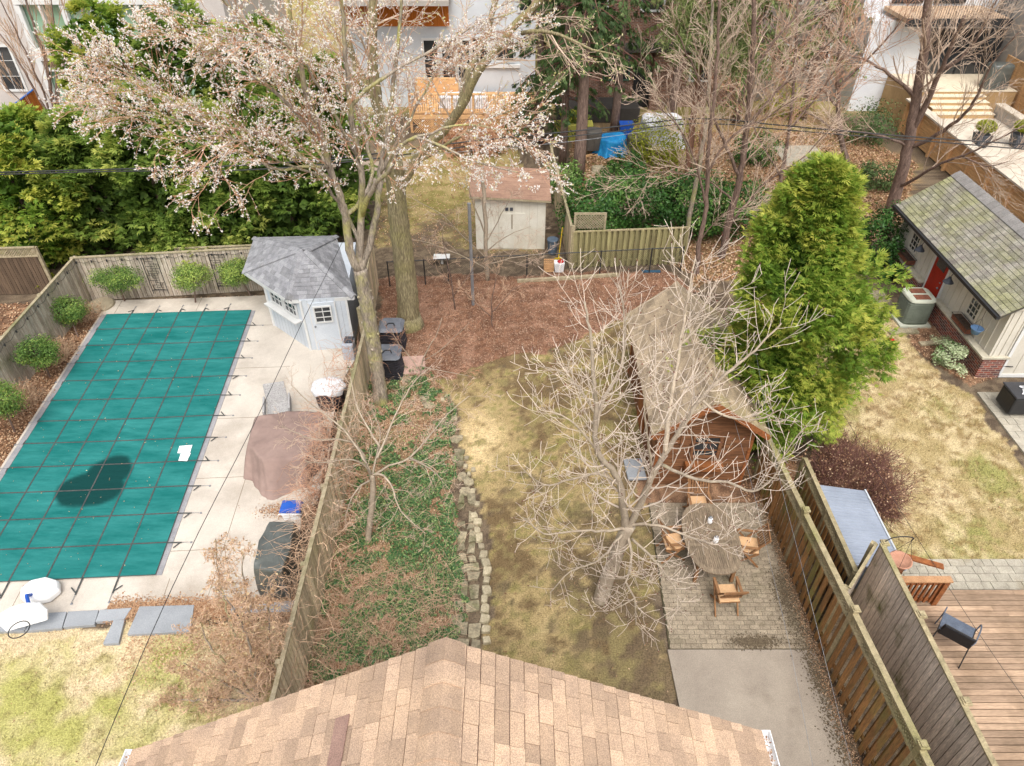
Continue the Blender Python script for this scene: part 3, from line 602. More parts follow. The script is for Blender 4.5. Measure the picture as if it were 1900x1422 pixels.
mb=MB(); shingles(mb,[A0,R0,R0+B,A0+B],R0+B,R0,.165,(.16,.34),.022,1,gap=.016); shingles(mb,[L0,A0,A0+B,L0+B],L0+B,L0,.165,(.16,.34),.022,2,gap=.016); mb.build('shingles',m_house,rf)
nR=(R0-A0).cross(B).normalized(); nR=nR if nR.z>0 else -nR; nL=(L0-A0).cross(B).normalized(); nL=nL if nL.z>0 else -nL
mb=MB(); caps(mb,A0+B,A0+Vector((0,.0,0)),.2,nR,nL,.22,.012,4); mb.build('ridge_cap',m_house,rf)
# darker repair shingle and grey flashing tab on the left plane
dl=(L0-A0)/(L0-A0).length
p=MB(); q=A0+Vector((0,-.45,0))+dl*1.06+nL*.022; b2=Vector((0,-.62,0)); p.hull([q+nL*.008,q+dl*.17+nL*.008,q+dl*.17+b2+nL*.008,q+b2+nL*.008],[q,q+dl*.17,q+dl*.17+b2,q+b2]); p.build('repair_shingle',M('dark_shingle',s(170,138,124),s(150,120,108),5,tint=0,fine=.2,fscale=90),rf)
for sx,E0,nm in ((1,R0,'gutter'),(-1,L0,'gutter')):
    g=MB(); x=E0.x+sx*.07; y1=E0.y+.02; z=E0.z-.06
    for a,b,c0,c1 in ((-.06,-.05,-.1,.0),(.05,.06,-.1,.02),(-.05,.05,-.1,-.09)): g.bx(x+sx*min(a,b) if sx>0 else x-b,x+sx*max(a,b) if sx>0 else x-a,back,y1,z+c0,z+c1)
    g.bx(x-.06,x+.06,y1,y1+.01,z-.1,z+.02); gt=g.build(nm,m_plast,t)
    lv=rng.random(220); X=x+rng.uniform(-.04,.04,220); Yq=y1-lv*1.6-.03; Lq=rng.uniform(.02,.05,220); NQ('gutter_leaves',flat_quads(X,Yq,X*0+z-.06+rng.random(220)*.05,Lq,Lq*.6,.6),l_dry,gt)
# ---- pool house: corner shed with hipped roof
ze=1.95; E=[G(451,503,ze),G(534,557,ze),G(657,550,ze),G(623,438,ze),G(472,441,ze)]; pk=G(556,463,2.95)
pk2=pk+Vector((.22,-.05,0))
ctr=sum(E,Vector())/5
t=T('pool_house','pale blue corner pool house with grey hipped shingle roof','pool house',(ctr.x,ctr.y,0))
W=[ (ctr+(e-ctr)*.9) for e in E]; W[0]=G(511,606)+Vector((0,0,0)); W[1]=G(580,651); W[2]=G(655,652)
W[0]=Vector((-8.1,19.9,0)); W[1]=Vector((-6.55,18.5,0)); W[2]=Vector((-5.18,18.72,0)); W[3]=Vector((-6.4+.95,22.2,0)); W[4]=Vector((-8.6,22.1,0))
mb=MB(); mb.hull([(p.x,p.y,1.95) for p in W],[(p.x,p.y,-.02) for p in W]); wall=mb.build('wall',m_phwall,t)
g=MB()
def grooves(g,a,b,z0,z1,step,out=.003,w=.01):
    a=Vector((a[0],a[1],0));b=Vector((b[0],b[1],0));d=b-a;L=d.length;d/=L;nn=Vector((d.y,-d.x,0)); k=int(L/step)
    for i in range(1,k+1):
        p=a+d*(i*step)+nn*out; rz=math.atan2(d.y,d.x); g.box((p.x,p.y,(z0+z1)/2),(w,.004,z1-z0),rz)
grooves(g,W[1],W[2],0.02,1.93,.2); grooves(g,W[0],W[1],.02,.92,.2,w=.006); g.build('siding_grooves',m_groove,t)
d01=(W[1]-W[0]).normalized(); d12=(W[2]-W[1]).normalized(); rz1=math.atan2(d01.y,d01.x); rz2=math.atan2(d12.y,d12.x)
n01=Vector((d01.y,-d01.x,0)); n12=Vector((d12.y,-d12.x,0))
for p in W[:3]: mb=MB(); mb.bx(p.x-.035,p.x+.035,p.y-.035,p.y+.035,-.02,1.94); mb.build('corner_trim',m_white,t)
c=(W[0]+W[1])/2
for k in (-.36,.42): q=c+d01*k+n01*.01; window(t,(q.x,q.y,1.42),.7,.5,3,2,rz=rz1,fw=.05)
mb=MB(); q=c+n01*.12; mb.box((q.x,q.y,1.1),(1.75,.26,.045),rz1); mb.build('serving_shelf',m_white,t)
q=W[1]+d12*.62+n12*.02; mb=MB(); mb.box((q.x,q.y,.93),(.78,.05,1.8),rz2); dr=mb.build('door',m_phwall,t)
window(dr,(q.x+n12.x*.03,q.y+n12.y*.03,1.42),.56,.62,2,3,rz=rz2,fw=.045)
mb=MB(); 
for k in (-.4,.4): p=q+d12*k+n12*.028; mb.box((p.x,p.y,.93),(.035,.02,1.84),rz2)
mb.build('door_frame',m_white,t)
mb=MB(); p=q-d12*.31+n12*.06; mb.lathe((p.x,p.y,.98),[(.02,-.03),(.035,0),(.02,.03)],8); mb.build('handle',m_galv,dr)
mb=MB()
for i in range(5):
    a,b=E[i],E[(i+1)%5]; apx=[pk,pk2] if i in (1,) else [pk2 if i in (1,2) else pk]
    apx=[pk2] if i in (1,2) else [pk]
    P=[a,b]+apx if i!=2 else [a,b,pk2]
    if i==3: P=[a,b,pk,pk2]
    shingles(mb,P,a,b,.14,(.16,.3),.01,10+i)
rfb=MB(); low=[Vector((e.x,e.y,ze-.005)) for e in E]
rfb.add(low+[pk-Vector((0,0,.03)),pk2-Vector((0,0,.03))],[(0,1,5),(1,6,5),(1,2,6),(2,3,6),(3,4,5,6),(4,0,5)])
shingles(mb,[E[1],pk2,pk],E[1],E[2],.14,(.16,.3),.01,3)
rf=rfb.build('roof',m_shin,t); mb.build('shingles',m_shin,rf)
mb=MB()
for i in range(5):
    tgt=pk if i in (0,1,4) else pk2; caps(mb,E[i],tgt,.13,(0,0,1),(0,0,1),.2,.01,i)
mb.tint=.5; mb.build('hip_cap',m_shin,rf)
mb=MB()
for i in range(5):
    a,b=E[i],E[(i+1)%5]; d=(b-a).normalized(); mb.beam(a-Vector((0,0,.07))+d*.02,b-Vector((0,0,.07))-d*.02,.03,.12)
mb.build('fascia',m_white,t)
# ---- small white shed
t=T('garden_shed','small cream shed with low brown roof behind the chain link fence','shed',(0,26,0))
mb=MB(); z1,z2=2.1,2.45; y0,y1=25.25,27.0; x0,x1=-1.42,1.3
mb.hull([(x0,y0,2.25),(x1,y0,2.08),(x1,y1,2.5),(x0,y1,2.55)],[(x0,y0,-.02),(x1,y0,-.02),(x1,y1,-.02),(x0,y1,-.02)]); mb.build('wall',m_shedwhite,t)
g=MB(); grooves(g,(x0,y0),(x1,y0),.05,2.08,.3,w=.008); g.build('siding_grooves',M('cream_groove',s(190,182,162),tint=0),t)
mb=MB(); rp=[Vector((x0-.2,y0-.2,2.32)),Vector((x1+.18,y0-.2,2.14)),Vector((x1+.18,y1+.15,2.502)),Vector((x0-.2,y1+.15,2.682))]
shingles(mb,rp,rp[0],rp[1],.28,(.6,1.0),.008,7); rb=MB(); rb.hull(rp,[p-Vector((0,0,.08)) for p in rp]); rf=rb.build('roof',m_gwoodh,t); mb.build('roofing',m_shedroof,rf)
mb=MB(); 
for k in (-.1,.08): mb.box((-.1+k,y0-.02,1.72),(.12,.03,.13))
mb.build('vent',m_dplast,t)
mb=MB(); mb.bx(-.5,.5,y0-.03,y0-.005,.05,1.55); dr=mb.build('door',m_shedwhite,t)
mb=MB(); mb.bx(-.02,.02,y0-.045,y0-.03,.9,1.5); mb.build('latch',m_teak,dr)
# ---- cedar garden shed
t=T('cedar_shed','reddish cedar garden shed with brown shingle gable roof','shed',(4.7,15,0))
x0,x1,y0,y1=3.68,5.98,12.72,17.4; xc=4.72; zr=3.2
mb=MB(); mb.hull([(x0,y0,2.1),(x1,y0,2.1),(x1,y1,2.1),(x0,y1,2.1)],[(x0,y0,-.02),(x1,y0,-.02),(x1,y1,-.02),(x0,y1,-.02)])
mb.build('wall',m_shedw,t)
mb=MB(); r3=random.Random(1)
z=.0
while z<2.9:
    mb.tint=r3.random(); k=max(0,(z-2.0)/(zr-2.05)); a=x0+(xc-x0)*k+.01;b=x1-(x1-xc)*k-.01
    if b-a>.1: mb.bx(a,b,y0-.02,y0+.0,z,z+.125)
    if z<2.0: mb.tint=r3.random(); mb.bx(x0-.02,x0,y0+.03,y1-.03,z,z+.125)
    z+=.135
mb.build('siding',m_shedw,t)
for x,y_ in ((x0,y0),(x1,y0),(x0,y1)): mb=MB(); mb.bx(x-.045,x+.04,y_-.045,y_+.04,-.02,2.1); mb.build('corner_trim',m_railw,t)
w_=window(t,(4.86,y0-.03,1.42),.74,.78,2,3,fw=.07,mf=m_shedw)
for xa_ in (4.2,5.3): mb=MB(); mb.bx(xa_,xa_+.22,y0-.05,y0-.025,1.05,1.8); mb.build('shutter',m_shedw,t)
mb=MB(); mb.bx(4.4,5.35,y0-.26,y0-.06,.72,.9); mb.build('flower_box',M('orange_box',s(160,100,55),s(130,80,44),tint=0),t)
mb=MB(); mb.bx(x0-.055,x0-.02,14.4,15.3,.1,1.95); mb.build('door',M('shed_door',s(165,105,60),s(140,86,48),tint=0),t)
ov=.22; e=[Vector((x0-.27,y0-.32,2.02)),Vector((xc,y0-.5,zr+.03)),Vector((x1+.27,y0-.32,2.02)),Vector((x0-.27,y1+.25,2.02)),Vector((xc,y1+.1,zr+.03)),Vector((x1+.27,y1+.25,2.02))]
rb=MB(); dn=Vector((0,0,.07)); rb.hull([e[0],e[1],e[4],e[3]],[p-dn for p in (e[0],e[1],e[4],e[3])]); rb.hull([e[1],e[2],e[5],e[4]],[p-dn for p in (e[1],e[2],e[5],e[4])])
rf=rb.build('roof',m_croof,t); mb=MB(); shingles(mb,[e[0],e[1],e[4],e[3]],e[0],e[3],.14,(.2,.36),.009,1); shingles(mb,[e[1],e[2],e[5],e[4]],e[5],e[2],.14,(.2,.36),.009,2); mb.build('shingles',m_croof,rf)
mb=MB(); caps(mb,e[1],e[4],.14,(-.7,0,.7),(.7,0,.7),.22,.01,3); mb.build('ridge_cap',m_croof,rf)
mb=MB(); mb.beam(e[0]-Vector((0,-.0,.06)),e[1]-Vector((0,0,.06)),.03,.14); mb.beam(e[2]-Vector((0,0,.06)),e[1]-Vector((0,.0,.063)),.03,.14); mb.build('bargeboard',m_railw,t)
# ---- garage on the right
t=T('garage','cream board and batten garage with mossy slate roof and brick base','garage',(16,20.5,0))
x0,x1,y0,y1=14.55,17.6,17.2,24.1; xr=16.0; zr=3.6; zw=2.42
mb=MB(); mb.hull([(x0,y0,zw),(x1,y0,zw),(x1,y1,zw),(x0,y1,zw)],[(x0,y0,.0),(x1,y0,.0),(x1,y1,.0),(x0,y1,.0)]); mb.add([(x0,y0,zw-.01),(x1,y0,zw-.01),(xr,y0,zr-.12)],[(0,1,2)]); mb.build('wall',m_gar,t)
for yy in np.arange(y0+.3,y1,.3): mb=MB(); mb.box((x0-.012,yy,1.6),(.024,.03,1.62)); mb.build('batten',m_gar,t)
for xx in (14.65,14.85,15.05): mb=MB(); mb.box((xx,y0-.012,1.55),(.04,.024,1.7+ (xx-14.6)*.5)); mb.build('batten',m_gar,t)
mb=MB(); mb.bx(x0-.14,x0-.001,y0-.05,20.4,-.03,.72); mb.bx(x0-.14,x0-.001,21.5,y1,-.03,.72); mb.bx(x0-.003,15.12,y0-.05,y0-.001,-.03,.72); mb.build('brick_base',m_brick,t)
mb=MB(); mb.bx(x0-.24,x0-.002,y0-.1,20.42,.72,.8); mb.bx(x0-.24,x0-.002,21.48,y1,.72,.8); mb.bx(x0-.004,15.16,y0-.1,y0-.002,.722,.802); mb.build('ledge',M('stone_ledge',s(214,206,186),s(190,182,160),3,tint=0),t,bevel=.01)
mb=MB(); mb.bx(x0-.05,x0-.005,20.55,21.4,.1,2.05); dr=mb.build('door',m_red,t)
mb=MB(); mb.bx(x0-.06,x0-.05,20.7,21.25,1.6,1.9); mb.build('pane',m_glass,dr)
mb=MB(); mb.lathe((x0-.09,20.65,1.05),[(.02,-.03),(.04,0),(.02,.03)],8); mb.lathe((x0-.07,20.65,1.25),[(.02,-.02),(.03,0),(.02,.02)],8); mb.build('handle',m_galv,dr)
mb=MB(); 
for yy in (20.5,21.45): mb.bx(x0-.045,x0-.002,yy-.05,yy+.05,.05,2.15)
mb.build('door_frame',m_white,t)
for yy in (18.65,22.9):
    window(t,(x0-.02,yy,1.62),.62,.82,3,4,rz=-math.pi/2,fw=.06,mf=m_gar)
    b=MB()
    for k in range(10): b.tint=.5; b.tube([(x0-.33,yy-.45+.1*k,1.08),(x0-.27,yy-.45+.1*k,.9),(x0-.04,yy-.45+.1*k,.88)],.006,4)
    for zz,xx in ((1.1,x0-.33),(1.1,x0-.02)): b.tube([(xx,yy-.48,zz),(xx,yy+.48,zz)],.009,4)
    for y_ in (yy-.48,yy+.48): b.tube([(x0-.33,y_,1.1),(x0-.02,y_,1.1)],.009,4)
    wb=b.build('window_box',m_black,t); b=MB(); b.bx(x0-.3,x0-.03,yy-.45,yy+.45,.9,1.06); b.build('liner',m_rust,wb); b=MB(); b.bx(x0-.28,x0-.05,yy-.43,yy+.43,1.06,1.065); b.build('soil',m_soil,wb)
for yy in (19.85,21.95):
    b=MB(); b.tube([(x0-.01,yy,2.0),(x0-.18,yy,2.12),(x0-.34,yy,2.08),(x0-.38,yy,1.95)],.012,5); b.bx(x0-.03,x0-.001,yy-.06,yy+.06,1.9,2.1); l_=b.build('wall_lamp',m_dplast,t)
    b=MB(); b.lathe((x0-.38,yy,1.78),[(.17,0),(.15,.03),(.06,.13),(.04,.19)],14); b.build('lamp_shade',m_dplast,l_)
mb=MB(); mb.bx(15.2,17.5,y0-.03,y0-.002,.12,2.2); dr=mb.build('garage_door',m_gar,t)
mb=MB(); mb.bx(15.55,15.6,y0-.045,y0-.03,.14,2.18); mb.bx(16.6,16.65,y0-.045,y0-.03,.14,2.18); mb.build('door_batten',m_gar,dr)
mb=MB(); mb.bx(15.14,17.6,y0-.06,y0-.001,.0,.12); mb.bx(15.1,15.2,y0-.05,y0-.001,.12,2.3); mb.bx(15.2,17.6,y0-.05,y0-.001,2.2,2.3); mb.build('door_frame',m_white,t)
mb=MB(); mb.tube([(15.13,y0-.04,.42),(15.42,y0-.06,.42)],.015,5); mb.build('hinge',m_black,t)
e=[Vector((14.15,y0-.15,2.34)),Vector((xr,y0-.15,zr)),Vector((14.15,y1+.25,2.34)),Vector((xr,y1+.25,zr)),Vector((17.95,y0-.15,2.34)),Vector((17.95,y1+.25,2.34))]
rb=MB(); rb.hull([e[0],e[1],e[3],e[2]],[p-Vector((0,0,.09)) for p in (e[0],e[1],e[3],e[2])]); rb.hull([e[1],e[4],e[5],e[3]],[p-Vector((0,0,.09)) for p in (e[1],e[4],e[5],e[3])]); rf=rb.build('roof',M('slate_gap',s(92,88,78),tint=0),t)
mb=MB(); shingles(mb,[e[0],e[1],e[3],e[2]],e[0],e[2],.15,(.16,.26),.016,5,gap=.012); shingles(mb,[e[1],e[4],e[5],e[3]],e[5],e[4],.15,(.16,.26),.016,6); mb.build('slates',m_slate,rf)
mb=MB(); caps(mb,e[1],e[3],.3,(-.5,0,.8),(.5,0,.8),.3,.012,3); mb.build('ridge_cap',M('ridge_grey',s(160,156,152),s(140,136,132),4,tint=.08,fine=.15),rf)
g=MB(); g.beam(e[0]+Vector((-.05,0,-.06)),e[2]+Vector((-.05,0,-.06)),.11,.1); g.build('gutter',m_black,t)
# ---- centre white house with deck
t=T('house','white stucco house beyond the orange cedar deck at top centre','house',(-4,45,0))
mb=MB(); mb.bx(-9.2,1.3,42,52,-.05,11); mb.build('wall',m_stucco,t)
mb=MB(); mb.bx(-9.2,-3.4,41.9,41.99,4.3,5.6); mb.build('wood_cladding',m_orange,t)
mb=MB(); mb.bx(-9.4,-3.2,39.9,42,5.7,5.95); mb.build('canopy',m_stuccog,t)
for p,ww,hh,nx in (((902,940,92),1.1,1.5,2),((925,955,92),1.1,1.5,1)): pass
q=PY(915,92,41.95); window(t,(q.x-.75,41.97,q.z),1.15,1.35,1,1,fw=.1); window(t,(q.x+.65,41.97,q.z),1.15,1.35,1,1,fw=.1)
mb=MB(); mb.bx(q.x-1.6,q.x+1.5,41.85,41.99,q.z-.95,q.z-.78); mb.build('sill',m_white,t)
for px_ in (800,833,862): q=PY(px_,110,41.95); window(t,(q.x,41.97,2.6),.95,2.2,1,2,fw=.12)
q=PY(985,12,41.95); window(t,(q.x,41.97,q.z+.5),1.4,1.6,1,2,fw=.1)
q=PY(930,12,41.95); window(t,(-5.5,41.97,7.6),1.4,1.6,2,1,fw=.1)
d=T('deck','orange cedar deck with black balusters behind the small cream shed','deck',(-2,39.5,0))
x0,x1,y0,y1,zd=-5.4,1.35,38.0,41.6,.95
mb=MB(); y=y0
while y<y1: mb.tint=random.random(); mb.bx(x0,x1,y,y+.13,zd-.05,zd); y+=.14
mb.build('deck_boards',m_cedar,d)
mb=MB(); 
for k in range(7): x=x0+.05+(x1-x0-.1)*k/6; mb.tint=random.random(); mb.bx(x-.06,x+.06,y0-.12,y0-.0,0,zd+1.0)
mb.build('post',m_cedar,d)
mb=MB(); mb.bx(x0,x1,y0-.16,y0+.05,zd+1.0,zd+1.06); mb.build('top_rail',m_cedar,d); mb=MB(); mb.bx(x0,x1,y0-.125,y0-.03,zd+.1,zd+.18); mb.bx(x0,x1,y0-.18,y0-.125,zd-.22,zd+.0); mb.build('lower_rail',m_cedar,d)
mb=MB(); x=x0+.1
while x<x1: mb.tube([(x,y0-.08,zd+.18),(x,y0-.08,zd+1.0)],.012,4,False); x+=.12
mb.build('baluster',m_black,d)
mb=MB(); x=x0+.1
while x<x1-.8: mb.beam((x,y0-.13,0),(x+.7,y0-.13,.72),.02,.04); mb.beam((x+.7,y0-.15,0),(x,y0-.15,.72),.02,.04); x+=.12
mb.build('lattice',m_cedar,d)
mb=MB(); mb.bx(x0-.0,x0+2.4,41.0,41.25,zd,zd+.9); mb.build('bench',m_cedar,d)
# ---- dark brick house
t=T('house','dark brick house with green framed windows behind the spruces','house',(7.5,46,0))
mb=MB(); mb.bx(2.6,13.5,42,52,-.05,9); mb.build('wall',m_dbrick,t)
for a in (4.4,8.3): mb=MB(); mb.bx(a-.45,a+.45,41.4,42,-.05,3.2); mb.build('pier',m_dbrick,t)
mb=MB(); mb.bx(3.6,12.8,41.0,42,3.2,3.45); mb.build('porch_roof',M('porch',s(90,84,78),tint=0),t)
window(t,(5.9,41.97,2.2),1.5,1.5,2,1,fw=.1,mf=M('green_frame',s(90,120,100),tint=0)); window(t,(10.8,41.97,2.2),1.6,1.6,2,1,fw=.1)
for a in (4.5,7.5,10.5): window(t,(a,41.97,5.8),1.3,1.6,1,2,fw=.1)
mb=MB(); mb.bx(6.9,7.9,41.9,41.98,0,2.3); mb.build('door',m_black,t)
mb=MB(); mb.bx(2.5,7.0,39.4,41.3,.0,.75); mb.build('porch_step',M('porch_dark',s(72,68,64),tint=0),t)
t=T('house','stone grey house mostly hidden by bare branches top right of centre','house',(15,48,0))
mb=MB(); mb.bx(13.9,19,43,53,-.05,9); mb.build('wall',M('old_stone',s(170,160,150),s(140,130,122),2,tint=0,fine=.2),t)
for a in (15.2,17.4): window(t,(a,42.97,2.4),1.3,1.5,2,1,fw=.1); window(t,(a,42.97,5.9),1.3,1.5,2,1,fw=.1)
# ---- right white modern house
t=T('house','white modern house with balcony above a stepped stone terrace','house',(22,46,0))
mb=MB(); mb.bx(19.2,25.6,41.3,52,-.05,4.7); mb.bx(19.2,26.6,43,52,4.7,9); mb.build('wall',M('bright_render',s(236,238,240),s(226,228,232),1,tint=0),t)
a=PY(1728,72,41.2);b=PY(1818,150,41.2); f=MB(); X0,X1,Z0,Z1=a.x-.1,b.x+.4,2.0,4.35
f.bx(X0,X0+.08,41.2,41.29,Z0,Z1); f.bx(X1-.08,X1,41.2,41.29,Z0,Z1); f.bx((X0+X1)/2-.04,(X0+X1)/2+.04,41.2,41.29,Z0,Z1); f.bx(X0+.08,X1-.08,41.2,41.29,Z1-.08,Z1); fo=f.build('sliding_door',m_black,t)
f=MB(); f.bx(X0+.05,X1-.05,41.24,41.28,Z0+.01,Z1-.05); f.build('pane',m_glass,fo)
f=MB(); f.bx(20.3,25.6,39.9,42.9,4.9,5.1); bo=f.build('balcony',M('balcony_boards',s(220,190,160),s(190,160,130),3,(8,1,1),tint=0),t)
f=MB(); f.bx(20.25,25.65,39.85,39.95,4.75,5.12); 
x=20.3
while x<25.6: f.tube([(x,39.9,5.1),(x,39.9,6.0)],.012,4,False); x+=.13
f.bx(20.3,25.6,39.87,39.93,6.0,6.05); f.build('railing',m_black,bo)
for a in (21.5,23.8): window(t,(a,42.97,6.3),1.7,2.2,2,1,fw=.1,mf=m_black)
f=MB(); f.bx(25.05,25.18,41.15,41.29,3.2,3.6); f.build('wall_lamp',m_black,t)
t=T('house','plain beige rendered side wall at the top right corner','house',(29,40,0)); mb=MB(); mb.bx(26.8,34,34.5,52,-.05,9); mb.build('wall',m_stuccog,t); window(t,(30,34.47,5),1.5,1.5,1,2,fw=.1)
# ---- left modern house
t=T('house','white modern house with tall green glass bays at the top left','house',(-28,45,0))
xa=-25.25; mb=MB(); mb.bx(-40,xa,40.3,52,-.05,9); mb.bx(xa,-15,40.9,52,-.05,9); mb.build('wall',M('left_render',s(214,206,200),s(200,192,186),1,tint=0),t)
zb=lambda y:PY(100,y,40.2).z
f=MB(); mains=[xa,xa+1.15,xa+2.3,xa+3.7,xa+4.9,xa+6.1,xa+7.3]
for k,x in enumerate(mains): w_=.14 if k%2==0 else .07; f.bx(x-w_,x+w_,40.1,40.35,-.02,zb(10))
f.bx(xa-.1,-17,40.08,40.36,zb(8),zb(0)+.4); f.bx(xa,-17,40.09,40.36,zb(112),zb(90)); f.bx(xa,-17,40.12,40.36,zb(132),zb(127)); f.bx(xa,-17,40.12,40.36,-.02,.35); fo=f.build('window_frame',m_white,t)
f=MB(); f.bx(xa,-17,40.5,40.6,zb(90)-.0,zb(8)); f.bx(xa,-17,40.5,40.61,.3,zb(127)); f.build('pane',m_green,fo)
f=MB(); f.bx(xa,-17,40.5,40.62,zb(127),zb(112)); f.build('shade_strip',M('bay_shadow',s(120,112,104),tint=0),fo)  # dark strip painted as the shadow below the bay's white beam
window(t,(-27.2,40.27,2.6),1.3,2.4,2,3,fw=.12); window(t,(-29.6,40.27,2.6),1.3,2.4,2,3,fw=.12)
# ---------------------------------------------------------------- fences
def board_fence(name,lab,a,b,h0,h1,bw,gap,mat,mrail,th=.02,post=2.4,rail=True,cap=.09,both=0,seed=1,lat=0,postcap=False,z0=0.0,side=1,hp=.12):
    r4=random.Random(seed); a=Vector((a[0],a[1],0));b=Vector((b[0],b[1],0));d=b-a;L=d.length;d/=L;nn=Vector((d.y,-d.x,0))*side;rz=math.atan2(d.y,d.x)
    t=T(name,lab,'fence',(a+d*L/2)); H=lambda u:h0+(h1-h0)*u/L
    m=MB(); u=bw/2
    while u<L:
        m.tint=r4.random(); p=a+d*u+nn*r4.uniform(0,.006); hh=H(u)-lat; m.box((p.x,p.y,z0+hh/2),(bw-.006,th,hh),rz)
        u+=bw+gap
    m.build('boards',mat,t)
    if gap<.02 and not both:
        m=MB(); hh=min(h0,h1)-lat-.03; p=a+d*L/2-nn*(th/2+.006); m.box((p.x,p.y,z0+hh/2+.01),(L-.02,.008,hh),rz); m.build('gap_shade_sheet',m_dkfence,t)  # dark sheet added behind the boards so the gaps look shaded
    if both:
        m=MB(); u=bw/2+(bw+gap)/2
        while u<L: m.tint=r4.random(); p=a+d*u-nn*both; hh=H(u)-lat; m.box((p.x,p.y,z0+hh/2),(bw-.006,th,hh),rz); u+=bw+gap
        m.build('back_boards',mat,t)
    m=MB(); off=-both/2 if both else -.05; p0=a+nn*off;p1=b+nn*off; m.beam((p0.x,p0.y,.25),(p1.x,p1.y,.25),.04,.09); m.build('bottom_rail',mat,t); m=MB()
    if rail:
        o=nn*(-both/2)
        m.beam((a.x+o.x,a.y+o.y,h0+.02),(b.x+o.x,b.y+o.y,h1+.02),cap,.04)
    m.build('top_rail',mrail,t)
    if lat:
        m=MB(); o=nn*(-both/2); m.beam((a.x+o.x,a.y+o.y,h0-lat),(b.x+o.x,b.y+o.y,h1-lat),cap*.8,.05); m.build('lower_rail',mrail,t)
        m=MB(); u=0; o=nn*(-both/2)
        while u<L-.05:
            for sgn in (1,-1):
                u2=min(L,u+lat); k0,k1=(0,1) if sgn>0 else (1,0); q0=a+d*u+o+nn*.006*sgn;q1=a+d*u2+o+nn*.006*sgn; zb_=H(u)-lat
                m.tint=r4.random(); m.beam((q0.x,q0.y,zb_+lat*k0),(q1.x,q1.y,zb_+lat*k1),.008,.03)
            u+=.085
        m.build('lattice',mrail,t)
    n=max(1,round(L/post))
    for i in range(n+1):
        u=L*i/n; p=a+d*u+nn*off*1.2; m=MB(); m.box((p.x,p.y,(H(u)+hp)/2),(.1,.1,H(u)+hp),rz); po=m.build('post',mrail,t)
        if postcap: m=MB(); m.box((p.x,p.y,H(u)+hp+.02),(.15,.15,.04),rz); m.box((p.x,p.y,H(u)+hp+.05),(.1,.1,.03),rz); m.build('post_cap',mrail,po)
    return t
FBL=Vector((-15.05,21.5,0)); FBR=Vector((-8.5,22.25,0))
board_fence('wooden_fence','weathered grey board fence behind the far end of the pool',FBL,FBR,1.72,1.72,.14,.009,m_gwood,m_gwoodh,seed=1,side=1,hp=.03)
board_fence('wooden_fence','weathered grey board fence along the left side of the pool',(-14.75,5.5),FBL,1.6,1.72,.14,.009,m_gwood,m_gwoodh,seed=2,side=1,hp=.03)
board_fence('wooden_fence','low grey fence stub directly behind the pool fence under the cedars',(-11.9,22.35),(-8.7,22.6),1.6,1.62,.14,.03,m_gwood,m_gwoodh,seed=12,side=1,hp=.03)
board_fence('wooden_fence','dark brown neighbour fence with square lattice top at the left edge',(-24,21.55),(-16.6,22.0),1.85,1.85,.14,.004,m_dkfence,m_gwoodh,lat=.32,seed=3,hp=0)
m_=board_fence('wooden_fence','long old board fence between the pool yard and the ivy bed',(-4.42,17.6),(-4.2,4.6),1.62,1.7,.13,.018,m_mwood,m_gwoodh,seed=4,side=-1,post=2.2,hp=.06)
board_fence('wooden_fence','taller old board fence section behind the blossoming tree trunk',(-4.95,22.6),(-4.62,18.1),1.95,1.9,.14,.006,m_mwood,m_gwoodh,seed=5,side=-1,hp=.05)
board_fence('wooden_fence','brown board on board fence with lattice strip beside the patio',(6.5,12.9),(6.78,2.5),1.5,2.2,.135,.1,m_bwood,m_brail,both=.1,seed=6,side=-1,lat=.26,post=2.45,postcap=True,cap=.12)
board_fence('wooden_fence','shorter mossy lattice topped fence beside the metal shed roof',(7.28,12.3),(7.12,8.75),1.35,1.66,.12,.09,m_bwood,m_brail,both=.08,seed=7,side=-1,lat=.28,post=1.8,cap=.1,hp=.0)
board_fence('privacy_screen','tall grey plank privacy screen along the wooden deck',(7.58,9.1),(7.66,2.5),2.15,2.15,.14,.012,m_screen,m_brail,seed=8,side=1,post=1.65,postcap=True,cap=.1,hp=.02)
board_fence('privacy_screen','short plank screen end panel joining deck screen to patio fence',(7.52,9.15),(6.78,8.35),2.08,1.7,.14,.012,m_screen,m_brail,seed=9,side=-1,post=3,cap=.06,hp=0)
board_fence('wooden_fence','greenish board on board fence in front of the dark laurel hedge',(2.3,23.75),(6.6,24.1),1.5,1.5,.12,.09,M('green_grey_fence',s(168,160,112),s(135,125,90),3,(6,6,.5),tint=.2,fine=.15),m_brail,both=.08,seed=10,side=1,hp=.02)
board_fence('wooden_fence','weathered fence running back from the small cream shed',(1.75,31.5),(2.2,23.8),1.75,1.7,.14,.004,m_mwood,m_gwoodh,seed=11,side=1,hp=.06)
t=T('trellis','small lattice panel standing above the greenish fence','trellis',(2.9,24.1,0))
mb=MB(); mb.bx(2.3,3.5,24.13,24.19,2.02,2.1); mb.bx(2.3,2.38,24.13,24.19,1.4,2.02); mb.bx(3.42,3.5,24.13,24.19,1.4,2.02); mb.build('frame',m_gwoodh,t)
mb=MB(); x=2.0
while x<3.5:
    for sg in (1,-1):
        a=Vector((x,24.16+.008*sg,1.45 if sg>0 else 2.0)); b=Vector((x+.55,24.16+.008*sg,2.0 if sg>0 else 1.45))
        if a.x<2.38: k=(2.38-a.x)/.55; a=a.lerp(b,k)
        if b.x>3.42: k=(b.x-3.42)/.55; b=b.lerp(Vector((x,24.16+.008*sg,1.45 if sg>0 else 2.0)),k)
        if a.x<b.x: mb.beam(a,b,.008,.03)
    x+=.1
mb.build('lattice',m_gwoodh,t)
